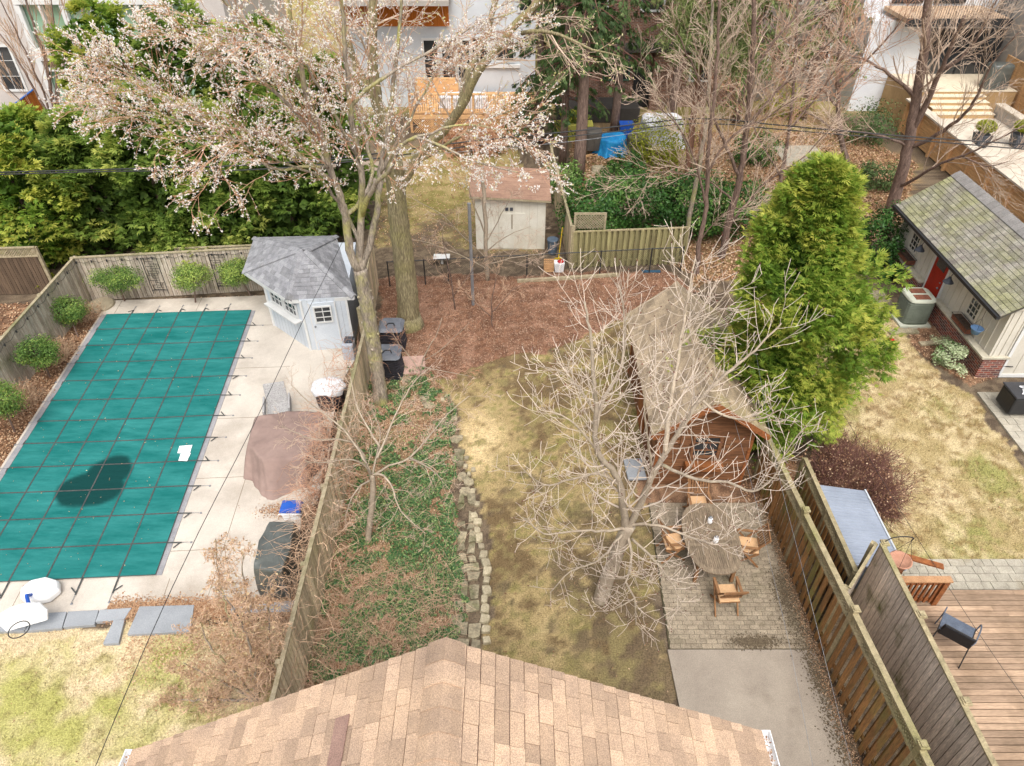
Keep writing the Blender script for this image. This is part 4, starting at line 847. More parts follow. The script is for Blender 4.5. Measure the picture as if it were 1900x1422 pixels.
# cedar slat fence below terrace
fp=[(20.75,38.2),(20.5,24.3)]; t=T('slat_fence','long horizontal cedar slat fence below the upper terrace','fence',(20.6,31,0))
mb=MB(); z=.1
a=Vector((20.88,38.2,0));b=Vector((20.88,24.4,0))
while z<1.55:
    mb.tint=random.random(); mb.beam((a.x-.02,a.y,z),(b.x-.02,b.y,z),.02,.125,); z+=.14
mb.build('boards',m_cedar,t)
for k in range(9):
    y=38-1.68*k; m=MB(); m.tint=random.random(); m.bx(20.72,20.86,y-.07,y+.07,-.02,1.62); m.build('post',m_cedar,t)
mb=MB(); mb.bx(20.66,21.1,24.4,38.2,1.62,1.7); mb.build('cap_stone',m_terr,t)
board_fence('slat_fence','orange cedar fence with blue edged top far left beside white house',(-25.2,38.8),(-24.3,30.8),2.0,2.0,.15,.003,m_orange,M('blue_edge',s(70,120,200),tint=0),seed=13,side=-1,hp=0)
board_fence('wooden_fence','pale cedar fence beside the upper terrace at right',(26.6,40.5),(26.6,28),3.2,3.2,.15,.003,m_cedar,m_cedar,seed=14,side=1,hp=0)
t=T('stone_wall','low grey stone wall edging the right side of the terrace','wall',(24.9,31,0)); mb=MB(); mb.bx(24.75,25.15,24.5,37,1.2,1.75); mb.build('wall',m_stuccog,t); mb=MB(); mb.bx(24.7,25.2,24.5,37.05,1.75,1.82); mb.build('coping',m_terr,t)
# black chain link fence across the mulch
t=T('chain_link_fence','black chain link fence behind the red mulch bed','fence',(-1,22.6,0))
fx=[-4.5,-3.2,-2.35,.55,3.3,5.2,6.4]; fy=lambda x:22.45+.10*(x+4.5)
for x in fx: m=MB(); m.tube([(x,fy(x),0),(x,fy(x),1.05)],.025,6); m.build('post',m_black,t)
m=MB(); m.tube([(-4.5,fy(-4.5),1.02),(6.4,fy(6.4),1.02)],.02,6); m.build('top_rail',m_black,t)
m=MB(); m_wire=M('wire_black',(.03,.03,.03),tint=0); x=-4.5
while x<6.3:
    a=(x,fy(x),.02);b=(min(6.4,x+.98),fy(min(6.4,x+.98)),1.0); m.tube([a,b],.0025,3,False); m.tube([(a[0],a[1]+.004,1.0),(b[0],b[1]+.004,.02)],.0025,3,False); x+=.08
m.build('mesh',m_wire,t)
m=MB(); m.beam((.2,22.75,.04),(4.0,23.2,.04),.12,.12); tag(m.build('timber_edging',m_gwoodh),'weathered timber edging between the mulch and the chain link fence','timber')
# ---------------------------------------------------------------- trees
def smooth(pts,step=.3,jit=.0,rr=random):
    P=[Vector(p) for p in pts]; out=[]
    for i in range(len(P)-1):
        p0=P[max(0,i-1)];p1=P[i];p2=P[i+1];p3=P[min(len(P)-1,i+2)]; n=max(1,int((p2-p1).length/step))
        for k in range(n):
            t=k/n; q=.5*((2*p1)+(p2-p0)*t+(2*p0-5*p1+4*p2-p3)*t*t+(3*p1-p0-3*p2+p3)*t**3)
            if jit and (i or k): q=q+Vector((rr.uniform(-1,1),rr.uniform(-1,1),rr.uniform(-1,1)))*jit
            out.append(q)
    out.append(P[-1]); return out
class Cfg:
    def __init__(s,**k):
        s.seg=.18;s.wig=.18;s.up=.1;s.kids=[5,4,3];s.ratio=.55;s.ang=.8;s.rr=.55;s.mn=.004;s.t0=.2;s.bias=None;s.tr=.45; s.__dict__.update(k)
def rotd(d,ang,rr):
    a=d.orthogonal().normalized(); b=d.cross(a); t=rr.uniform(0,6.28)
    return (d*math.cos(ang)+(a*math.cos(t)+b*math.sin(t))*math.sin(ang)).normalized()
def grow(mb,p,d,L,r,lvl,c,rr,tips):
    n=max(3,int(L/c.seg)); pts=[Vector(p)];rad=[r];ds=[]
    for i in range(n):
        d=(d+Vector((rr.gauss(0,1),rr.gauss(0,1),rr.gauss(0,1)))*c.wig+Vector((0,0,c.up))).normalized(); p=p+d*(L/n); pts.append(p.copy()); ds.append(d.copy()); rad.append(max(c.mn,r*(1-(1-c.tr)*(i+1)/n)))
    mb.tint=rr.random(); mb.tube(pts,rad,3 if r<.018 else (4 if r<.04 else 6),False)
    if lvl==0 or c.leafall: tips.append((pts,ds,lvl))
    if lvl>0:
        k=c.kids[len(c.kids)-lvl] if lvl<=len(c.kids) else c.kids[0]; k=max(1,int(round(k*rr.uniform(.75,1.25))))
        for j in range(k):
            t=c.t0+(1-c.t0)*(j+rr.random())/k; i=min(n-1,int(t*n)); q=pts[i].lerp(pts[i+1],t*n-i if t*n-i<1 else 1)
            nd=rotd(ds[i],c.ang*rr.uniform(.6,1.3),rr)
            if c.bias is not None: nd=(nd+c.bias).normalized()
            grow(mb,q,nd,L*c.ratio*(1.15-.5*t)*rr.uniform(.7,1.2),max(c.mn,rad[i]*c.rr),lvl-1,c,rr,tips)
Cfg.leafall=False
def limb(trunk,br,pts,r0,r1,c,rr,tips,n,L,lvl,t0=.25,outward=None,jit=.03,kr=.35,step=.3,sides=8,ang=None,tend=1.0):
    """one guided limb (into trunk mesh) with n procedural branches (into br mesh)"""
    S=smooth(pts,step,jit,rr); m=len(S); rad=[r0+(r1-r0)*(i/(m-1)) for i in range(m)]; trunk.tint=rr.random(); trunk.tube(S,rad,sides)
    for j in range(n):
        t=t0+(tend-t0)*(j+rr.random())/n; f=t*(m-1); i=min(m-2,int(f)); q=S[i].lerp(S[i+1],f-i); d=(S[i+1]-S[i]).normalized()
        nd=rotd(d,(ang or c.ang)*rr.uniform(.7,1.3),rr)
        if outward is not None: nd=(nd+outward).normalized()
        grow(br,q,nd,L*rr.uniform(.6,1.25)*(1.15-.45*t),max(c.mn,rad[i]*kr),lvl,c,rr,tips)
    return S
def tree(name,label,cat,base,group=None): return T(name,label,cat,base,group)
def blobs(tips,n_per,size,spread,lvlmax=0,asp=.5):
    P=[]
    for pts,ds,lv in tips:
        if lv>lvlmax: continue
        m=len(ds)
        for k in range(n_per):
            i=rng.integers(m); p=pts[i+1]; P.append((p.x,p.y,p.z,ds[i].x,ds[i].y,ds[i].z))
    P=np.array(P); n=len(P); pos=P[:,:3]+rng.normal(0,spread,(n,3)); d=P[:,3:]+rng.normal(0,.8,(n,3)); d/=np.linalg.norm(d,axis=1)[:,None]
    e=rng.normal(0,1,(n,3)); e-=d*(e*d).sum(1)[:,None]; e/=np.linalg.norm(e,axis=1)[:,None]; f=np.cross(d,e)
    L=(size*rng.uniform(.6,1.4,n))[:,None]; q=[]
    for w_ in (e,f): q.append(np.stack([pos-d*L*.5,pos+w_*L*asp*.5,pos+d*L*.5,pos-w_*L*asp*.5],1))
    return np.concatenate(q,0)
# --- A: big blossoming tree by the fence
def P3(l): return [PY(a,b,y) for a,b,y in l]
rr=random.Random(11); cA=Cfg(seg=.22,wig=.13,up=.03,kids=[4,4,4],ratio=.62,ang=.65,mn=.0045,rr=.5,t0=.15); tips=[]
tr=MB();br=MB(); B=G(708,742)
t=tree('blossom_tree','large multi stemmed tree covered in pale catkin blossom beside the dividing fence','tree',B)
S=limb(tr,br,[B+Vector((.0,-.1,-.1))]+P3([(700,690,16.1),(688,610,16.1),(676,540,16.1),(668,500,16.1)]),.215,.18,cA,rr,tips,0,1,0,jit=.015,sides=12,step=.15)
for k in range(34):  # burls and bark scars
    q=rr.choice(S); a=rr.uniform(0,6.28); tr.tint=rr.random(); rd=rr.uniform(.04,.075); tr.lathe(q+Vector((math.cos(a)*.175,math.sin(a)*.175,-rd)),[(rd*.3,0),(rd,rd*.6),(rd*.9,rd*1.4),(rd*.3,rd*1.9)],6)
f0=(668,505,16.1)
limbs=[([f0,(650,465,16.0),(640,400,15.9),(618,330,15.7),(600,270,15.5),(572,180,15.2),(545,60,14.8),(530,-60,14.5)],.17,.05),
([f0,(668,450,16.1),(672,380,16.1),(668,300,16.0),(650,200,15.9),(640,90,15.7),(630,-60,15.5)],.15,.05),
([f0,(690,440,16.2),(700,380,16.4),(706,320,16.6),(720,240,16.8),(730,150,17),(745,30,17.2),(750,-80,17.3)],.14,.04),
([(672,400,16.1),(690,350,15.8),(718,320,15.4),(735,285,15.0),(755,262,14.6),(800,262,14.2),(850,285,13.8),(900,305,13.5),(960,320,13.3)],.10,.02),
([(622,340,15.7),(560,290,15.2),(520,262,15.0),(455,243,14.7),(380,232,14.4),(300,215,14.2),(235,175,14)],.09,.018),
([(600,270,15.5),(540,200,15),(470,140,14.6),(380,90,14.2),(300,60,14)],.08,.02),
([(610,310,15.6),(560,310,15),(500,312,14.6),(445,265,14.4),(380,250,14.2),(300,270,14)],.06,.015),
([(380,232,14.4),(300,180,14.1),(230,130,13.9),(190,110,13.8)],.04,.012),
([(300,215,14.2),(240,215,14),(195,200,13.9)],.03,.01),
([(640,400,15.9),(610,350,15.4),(580,320,15),(520,300,14.5),(470,262,14),(420,270,13.7),(395,330,13.4)],.06,.014),
([(560,150,15.1),(520,100,14.8),(450,40,14.4),(380,-30,14)],.07,.02),
([(650,200,15.9),(700,150,16),(790,100,16.3),(880,50,16.6),(960,20,16.8)],.07,.018),
([(668,300,16),(640,250,15.3),(560,110,14.3),(500,60,13.8)],.07,.02),
([(706,320,16.6),(760,220,16.6),(800,150,16.8),(850,60,17)],.07,.02),
([(755,262,14.6),(800,245,14.4),(870,230,14.2),(940,240,14),(985,235,13.9)],.045,.012),
([(640,400,15.9),(690,330,17.2),(650,150,18),(600,20,18.4)],.09,.03),
([(668,450,16.1),(600,300,17),(520,160,17.4),(430,60,17.6)],.08,.02),
]
for i,(l,r0,r1) in enumerate(limbs):
    big=i in(0,1,2); limb(tr,br,P3(l),r0*.68,r1*.62,cA,rr,tips,16 if big else 14,1.55 if big else 1.25,2,t0=.35 if big else .3,jit=.03,kr=.26,outward=Vector((0,-.05,.0)),step=.25)
tr.build('trunk',m_bark,t,True); br.build('branches',m_atwig,t)
V=blobs(tips,9,.045,.018); 
# bare towards the bottom: keep blossom by height
zc=V[:,:,2].mean(1); keep=rng.random(len(V))<np.clip((zc-4.2)/3.2,.4,1); V=V[keep]; k=int(len(V)*.1); rng.shuffle(V)
NQ('blossoms',V[k:],l_blos,t); NQ('catkins',V[:k]+0,l_yblos,t)
# --- B: second trunk, large ridged bark tree
rr=random.Random(12); cB=Cfg(seg=.3,wig=.12,up=.02,kids=[4,4],ratio=.6,ang=.7,mn=.006,rr=.5); tips=[];tr=MB();br=MB(); B=G(760,603)
t=tree('maple_tree','tall bare tree with thick ridged greenish trunk standing in red mulch','tree',B)
Y=20.0; limb(tr,br,[B+Vector((0,0,-.1))]+P3([(759,590,Y),(757,560,Y),(752,500,Y),(741,420,Y),(735,350,Y),(730,300,Y-.1)]),.38,.27,cB,rr,tips,0,1,0,jit=.02,sides=14,step=.2)
tr.lathe(B+Vector((0,0,-.1)),[(.55,0),(.47,.2),(.41,.5)],12)
limb(tr,br,P3([(736,365,Y),(762,310,Y),(790,275,Y-.3),(830,235,Y-.5),(855,200,Y-.8),(872,160,Y-1),(900,115,Y-1.2),(945,60,Y-1.5),(1000,0,Y-1.8),(1060,-90,Y-2)]),.16,.07,cB,rr,tips,11,2.0,2,t0=.35,kr=.22)
limb(tr,br,P3([(732,330,Y),(722,260,Y),(700,190,Y),(690,100,Y),(695,0,Y),(700,-90,Y)]),.2,.09,cB,rr,tips,12,2.2,2,t0=.2,kr=.25)
limb(tr,br,P3([(855,200,Y-.8),(870,130,Y-.6),(905,60,Y-.5),(930,-50,Y)]),.12,.05,cB,rr,tips,7,1.6,2,kr=.3)
limb(tr,br,P3([(700,190,Y),(660,120,Y),(640,50,Y)]),.14,.06,cB,rr,tips,6,1.6,2,kr=.3)
limb(tr,br,P3([(968,62,Y-1.6),(1010,58,Y-2),(1060,72,Y-2.5),(1100,92,Y-2.8),(1150,105,Y-3)]),.055,.012,cB,rr,tips,10,1.0,1,kr=.4)
limb(tr,br,P3([(760,310,Y),(800,290,Y-.5),(840,262,Y-1),(900,225,Y-1.4),(960,200,Y-1.8),(1040,160,Y-2)]),.05,.012,cB,rr,tips,10,1.0,1,kr=.4)
tr.build('trunk',m_bark2,t,True); br.build('branches',m_gtwig,t)
V=blobs(tips,2,.05,.03); NQ('buds',V[:6000],l_yblos,t)
# --- C: pale bare tree in front
rr=random.Random(21); cC=Cfg(seg=.1,wig=.07,up=.12,kids=[4],ratio=.5,ang=1.05,mn=.0045,rr=.75,t0=.2,tr=.5); tips=[];tr=MB();br=MB(); B=G(1115,1112)
t=tree('bare_tree','pale bare tree with upcurved bony twigs spreading over the middle lawn and patio','tree',B)
Y=9.3
limb(tr,br,[B+Vector((-.0,0,-.1))]+P3([(1122,1085,Y),(1140,1040,Y),(1155,1000,Y),(1168,975,Y)]),.17,.13,cC,rr,tips,0,1,0,jit=.01,sides=12,step=.12)
CL=[([(1162,985,Y),(1156,940,Y),(1150,900,Y),(1135,870,Y),(1112,845,Y),(1104,810,9.4),(1106,760,9.5),(1102,710,9.6),(1098,640,9.8),(1085,560,10)],.12,.025,20,.75),
([(1166,980,Y),(1190,930,Y),(1212,880,Y),(1235,840,9.4),(1268,790,9.5),(1300,740,9.7),(1340,700,9.9),(1400,650,10.1),(1450,600,10.3)],.11,.02,20,.75),
([(1235,840,9.4),(1240,780,9.6),(1248,720,9.8),(1262,640,10.1),(1275,560,10.4),(1290,480,10.6)],.075,.018,18,.75),
([(1225,862,9.4),(1262,878,9.2),(1305,892,9.0),(1350,895,8.9),(1395,912,8.8),(1435,885,8.8),(1460,835,8.9),(1490,800,9)],.05,.012,16,.6),
([(1104,810,9.4),(1120,740,9.8),(1150,690,10.1),(1160,620,10.4),(1150,530,10.6)],.06,.014,16,.7),
([(1150,900,Y),(1110,880,9.1),(1060,890,8.9),(1010,900,8.8),(970,870,8.7)],.045,.01,13,.55),
([(1106,770,9.5),(1075,720,9.5),(1040,690,9.5),(1005,680,9.5)],.04,.01,12,.55),
([(1112,845,9.3),(1080,800,9.2),(1040,770,9.1),(1000,760,9)],.04,.01,12,.55),
([(1165,980,Y),(1120,985,9),(1070,985,8.7),(1010,990,8.5),(970,960,8.4)],.045,.011,13,.55),
([(1165,990,Y),(1172,1040,8.8),(1162,1080,8.5),(1178,1110,8.2),(1180,1160,7.9)],.05,.012,14,.5),
([(1172,1000,Y),(1215,1040,8.8),(1250,1090,8.3),(1265,1130,8)],.045,.011,13,.5),
([(1165,975,Y),(1220,975,9),(1290,1000,8.7),(1340,1010,8.5),(1400,960,8.4)],.045,.011,14,.55),
([(1160,985,Y),(1110,1040,8.7),(1060,1060,8.3),(1020,1100,8)],.04,.01,11,.45),
([(1262,640,10.1),(1310,590,10.4),(1350,540,10.6)],.035,.01,10,.55),
([(1300,740,9.7),(1340,770,9.4),(1400,780,9.2),(1450,760,9.1)],.04,.01,12,.55),
([(1212,880,Y),(1200,800,8.8),(1195,740,8.6),(1210,660,8.6)],.045,.01,13,.55),
([(1178,1110,8.2),(1140,1130,8.0),(1100,1135,7.9)],.02,.008,6,.4),
]
for l,r0,r1,n,L in CL: limb(tr,br,P3(l),r0*.72,r1*.7,cC,rr,tips,int(n*1.7),L*1.6,1,t0=.1,jit=.012,kr=.26,step=.12,sides=7,outward=Vector((0,0,.05)))
tr.build('trunk',m_pale,t,True); br.build('branches',m_ptwig,t)
P=[]; 
for pts,ds,lv in tips[::2]: P.append((pts[-1],ds[-1]))
mb=MB()
for p,d in P[:1500]: mb.tint=random.random(); mb.tube([p-d*.005,p+d*.012,p+d*.03],[.006,.009,.002],4,False)
mb.build('buds',M('bud_brown',s(120,70,60),tint=.3),t)['kind']='stuff'
# --- D: small spreading tree in the ivy bed
rr=random.Random(31); cD=Cfg(seg=.11,wig=.17,up=.02,kids=[4,4],ratio=.58,ang=.8,mn=.003,rr=.55); tips=[];tr=MB();br=MB(); B=G(683,1005)
t=tree('dogwood_tree','small wide spreading bare tree growing out of the ivy bed','tree',B)
Y=10.85; limb(tr,br,[B+Vector((0,0,-.05))]+P3([(684,985,Y),(690,940,Y),(692,900,Y),(690,880,Y)]),.075,.06,cD,rr,tips,0,1,0,jit=.006,sides=8,step=.1)
for l,n in [([(690,890,Y),(675,862,Y-.2),(640,852,Y-.4),(600,860,Y-.6),(565,855,Y-.8)],14),([(690,885,Y),(720,865,Y),(760,850,Y),(800,805,Y+.2),(830,770,Y+.4),(870,735,Y+.6)],18),([(692,880,Y),(700,840,Y+.3),(705,800,Y+.6),(690,760,Y+1)],12),
([(690,880,Y),(720,890,Y-.4),(745,950,Y-.9),(790,990,Y-1.3)],13),([(690,885,Y),(665,830,Y+.4),(630,815,Y+.6),(580,815,Y+.8),(520,790,Y+1)],15),([(700,850,Y),(730,780,Y+.6),(760,720,Y+1),(800,680,Y+1.4)],14),([(690,890,Y),(660,910,Y-.4),(640,960,Y-.8)],9),([(680,860,Y),(640,800,Y+.5),(590,760,Y+.8),(540,715,Y+1)],13),([(760,850,Y),(800,870,Y-.3),(820,890,Y-.6)],8),([(705,830,Y+.2),(665,760,Y+.8),(650,700,Y+1.3)],10)]:
    limb(tr,br,P3(l),.028,.007,cD,rr,tips,int(n*.75),.75,2,t0=.2,jit=.012,kr=.35,step=.15,sides=6)
tr.build('trunk',m_pale,t,True); br.build('branches',m_gtwig,t)
# --- bare tree crowns at upper right, one trunk each
def bare(label,pts,r0,r1,limbs_,seed,mat,tm,n=14,L=2.2,lvl=2,cat='tree',name='bare_tree',wig=.1,up=.06,mn=.0055,kids=(4,4),kr=.24,t0=.35,outward=None,group=None,ang=.62):
    n=int(n*1.25); r0*=.8; r1*=.8; limbs_=[(l_,a_*.75,b_*.75) for l_,a_,b_ in limbs_]; rr=random.Random(seed); c=Cfg(seg=.3,wig=wig,up=up,kids=list(kids),ratio=.6,ang=ang,mn=mn,rr=.5); tips=[];tr=MB();br=MB(); P=P3(pts) if len(pts[0])==3 and pts[0][1]>60 or True else pts
    b=P[0].copy(); t=tree(name,label,cat,b,group); limb(tr,br,P,r0,r1,c,rr,tips,n,L,lvl,t0=t0,kr=kr,outward=outward)
    for l,a,b_ in limbs_: limb(tr,br,P3(l),a,b_,c,rr,tips,max(6,n*3//4),L*.85,lvl,t0=.25,kr=.35,outward=outward)
    tr.build('trunk',tm,t,True); br.build('branches',mat,t); return t,tips
bare('bare tree with slanting grey brown trunk rising left of the big golden cedar',[(1338,482,24.6),(1350,420,24.6),(1372,330,24.5),(1385,240,24.4),(1395,130,24.2),(1400,0,24),(1402,-80,24)],.19,.07,[([(1372,330,24.5),(1330,230,24),(1290,130,23.6),(1250,50,23)],.09,.02),([(1385,240,24.4),(1440,170,24),(1500,120,23.6),(1560,60,23)],.09,.02),([(1350,420,24.6),(1420,340,24),(1480,300,23.6),(1540,240,23.4)],.07,.015),([(1395,130,24.2),(1450,60,24),(1500,0,24)],.07,.02),([(1360,370,24.5),(1300,330,23.6),(1230,320,23),(1160,330,22.6)],.05,.012)],41,m_gtwig,m_dbark,n=16,L=1.9)
bare('bare tree with thin dark double stem above the green board fence',[(1292,520,23.4),(1298,450,23.4),(1310,380,23.4),(1312,320,23.3),(1318,240,23.1),(1330,120,23),(1335,0,22.8)],.12,.05,[([(1310,380,23.4),(1290,300,23),(1262,240,22.6),(1215,190,22)],.06,.015),([(1312,320,23.3),(1360,250,23),(1420,220,22.6),(1480,180,22)],.06,.015),([(1298,450,23.4),(1340,400,23),(1400,380,22.6)],.04,.012)],42,m_gtwig,m_dbark,n=14,L=1.6)
bare('bare tree with pale straight trunk just left of the dark double stem',[(1270,478,25),(1280,400,25),(1296,320,25),(1310,220,25),(1318,100,25),(1322,-40,25)],.13,.05,[([(1296,320,25),(1250,220,24.6),(1200,160,24),(1150,120,23.6)],.06,.015),([(1310,220,25),(1350,120,25),(1380,20,25)],.06,.015)],43,m_gtwig,m_bark,n=12,L=1.8)
bare('tall dark trunked bare tree leaning right behind the mossy garage',[(1652,392,28.4),(1668,340,28.4),(1686,270,28.3),(1700,180,28.2),(1715,90,28),(1722,0,28),(1725,-60,28)],.33,.16,[([(1690,250,28.3),(1725,180,27.8),(1755,110,27.2),(1790,30,26.6)],.18,.06),([(1686,275,28.3),(1740,250,27.4),(1800,200,26.4),(1840,120,25.6),(1890,60,25)],.12,.03),([(1665,350,28.4),(1700,330,27.5),(1745,305,26.6),(1785,290,26),(1830,270,25.4),(1900,235,24.6)],.10,.03),([(1785,290,26),(1830,310,25.4),(1870,300,25)],.05,.015),([(1700,180,28.2),(1640,130,28),(1570,100,27.6),(1500,90,27)],.1,.02),([(1686,270,28.3),(1620,250,28),(1540,240,27.6),(1460,235,27)],.08,.02),([(1750,130,27.4),(1800,90,27),(1850,0,26.6)],.09,.03)],44,m_gtwig,m_dbark,n=14,L=2.4,kids=(4,5))
bare('bare tree behind the garden with fanned pinkish twigs at top right',[(1580,330,31),(1560,250,31),(1555,160,31),(1560,60,30.6),(1570,-40,30)],.16,.06,[([(1556,200,31),(1490,130,30.4),(1430,80,30),(1380,20,29.6)],.09,.02),([(1555,160,31),(1620,100,30.6),(1680,30,30)],.09,.02),([(1560,250,31),(1500,210,30),(1440,190,29.4)],.07,.02)],45,m_rtwig,m_dbark,n=16,L=2.4)
bare('slender bare tree in the middle of the leafy back garden',[(1440,420,28),(1450,330,28),(1465,240,28),(1475,120,28),(1480,0,28)],.12,.05,[([(1450,330,28),(1400,240,27.6),(1370,160,27)],.05,.02),([(1465,240,28),(1530,160,27.6),(1580,80,27)],.06,.02)],46,m_rtwig,m_dbark,n=16,L=2.0)
bare('thin bare sapling with cut top growing in front of the small cream shed',[(905,522,22.9),(903,470,22.9),(900,400,22.9),(898,350,22.9),(896,318,22.9)],.1,.08,[([(903,440,22.9),(880,380,22.6),(862,330,22.4)],.045,.015),([(900,470,22.9),(940,440,22.6),(985,420,22.4)],.035,.01),([(903,480,22.9),(860,440,22.5),(820,400,22.2),(770,370,22)],.035,.01),([(902,450,22.9),(930,400,22.6),(950,360,22.4)],.03,.01),([(904,500,22.9),(850,470,22.5),(790,450,22.2),(740,440,22)],.03,.008),([(904,490,22.9),(950,480,22.5),(1010,470,22.2)],.03,.008)],47,m_gtwig,m_pale,n=7,L=1.0,mn=.004,wig=.2,up=.0,t0=.2)
bare('thin twiggy shrub rising from the mulch left of the metal pole',[(845,575,20.7),(838,530,20.7),(830,480,20.7),(820,430,20.6)],.035,.01,[([(842,550,20.7),(870,510,20.5),(905,480,20.3)],.02,.008),([(838,530,20.7),(800,490,20.5),(770,470,20.3)],.02,.008)],48,m_btwig,m_dbark,n=5,L=.8,mn=.003,name='shrub',cat='shrub',wig=.2,up=.02,t0=.2)
bare('thin twiggy shrub rising from the mulch right of the metal pole',[(915,610,19.9),(912,580,19.9),(915,540,19.9),(925,490,19.9)],.03,.01,[([(912,580,19.9),(950,540,19.7),(985,520,19.5)],.02,.008),([(914,590,19.9),(880,560,19.7),(860,540,19.5)],.02,.008)],49,m_btwig,m_dbark,n=5,L=.7,mn=.003,name='shrub',cat='shrub',wig=.2,up=.02,t0=.2)
bare('fine branched red twig shrub beside the compost bins',[(780,700,17.2),(785,670,17.1),(800,640,17),(820,590,16.9)],.03,.01,[([(782,690,17.2),(750,650,17),(725,610,16.9)],.02,.007),([(785,670,17.1),(830,640,16.9),(870,600,16.7)],.02,.007),([(783,680,17.1),(830,690,16.9),(880,700,16.6)],.02,.007)],50,m_rtwig,m_pale,n=6,L=.75,mn=.003,name='shrub',cat='shrub',wig=.22,up=.0,t0=.15)
bare('tall upright bare shrub with many steep stems against the white house at the left edge',[(103,248,36.5),(100,200,36.4),(85,120,36.2),(60,40,36),(40,-20,36)],.14,.05,[([(103,235,36.5),(60,160,36.2),(20,90,36),(-20,40,36)],.1,.03),([(103,235,36.5),(105,150,36.4),(100,50,36.2),(90,-30,36)],.1,.03),([(103,240,36.5),(130,170,36.4),(150,90,36.2),(160,10,36)],.09,.03),([(102,245,36.5),(80,170,36),(30,60,35.6),(0,0,35.4)],.08,.03),([(103,230,36.5),(115,140,36),(128,40,35.8)],.07,.03),([(103,245,36.5),(40,190,36),(0,150,35.6)],.06,.02)],51,m_btwig,m_dbark,n=5,L=2.4,mn=.009,name='shrub',cat='shrub',wig=.07,up=.12,ang=.35,t0=.1)
# pines with orange bark
for i,(l,lab) in enumerate([([(1272,345,30.5),(1278,300,30.5),(1286,220,30.5),(1300,100,30.5),(1310,0,30.5),(1315,-80,30.5)],'left pine trunk with orange bark behind the dark twigs'),([(1290,380,30),(1298,300,30),(1308,220,30),(1330,90,30),(1345,-20,30)],'right pine trunk with orange bark behind the dark twigs')]):
    t,tips=bare(lab,l,.19,.12,[],60+i,m_btwig,m_obark,n=10,L=2.2,name='pine_tree',cat='tree',t0=.6,up=-.02,ang=1.2)
    V=blobs(tips,28,.3,.16,asp=.12); NQ('needles',V,l_pine,t)
# ---------------------------------------------------------------- conifers made of leaf sprays
def sprays(P,D,L,W,tint,nl=5,droop=.25,fan=.9):
    """fan shaped sprays: P base points, D outward unit dirs -> quads (n*nl,4,3)"""
    n=len(P); up=np.tile([0,0,1.],(n,1))+rng.normal(0,.35,(n,3)); sd=np.cross(D,up); sd/=np.linalg.norm(sd,axis=1)[:,None]+1e-9; nn=np.cross(sd,D)
    Q=[];TT=[]
    for k in range(nl):
        a=(k/(nl-1)-.5)*2*fan if nl>1 else 0; l=L*(1-.35*abs(a)/fan if nl>1 else 1)*rng.uniform(.75,1.15,n)
        d=D*math.cos(a)+sd*math.sin(a); b0=P; tip=P+d*l[:,None]+nn*(-droop*l)[:,None]*rng.uniform(.2,1.2,(n,1)); e=np.cross(d,nn); e/=np.linalg.norm(e,axis=1)[:,None]+1e-9
        mid=P+(tip-P)*.55+nn*(l*.08)[:,None]; w=(W*rng.uniform(.7,1.3,n))[:,None]
        Q.append(np.stack([b0,mid-e*w,tip,mid+e*w],1)); TT.append(tint+rng.normal(0,.08,n))
    return np.concatenate(Q,0),np.clip(np.concatenate(TT,0),0,1)
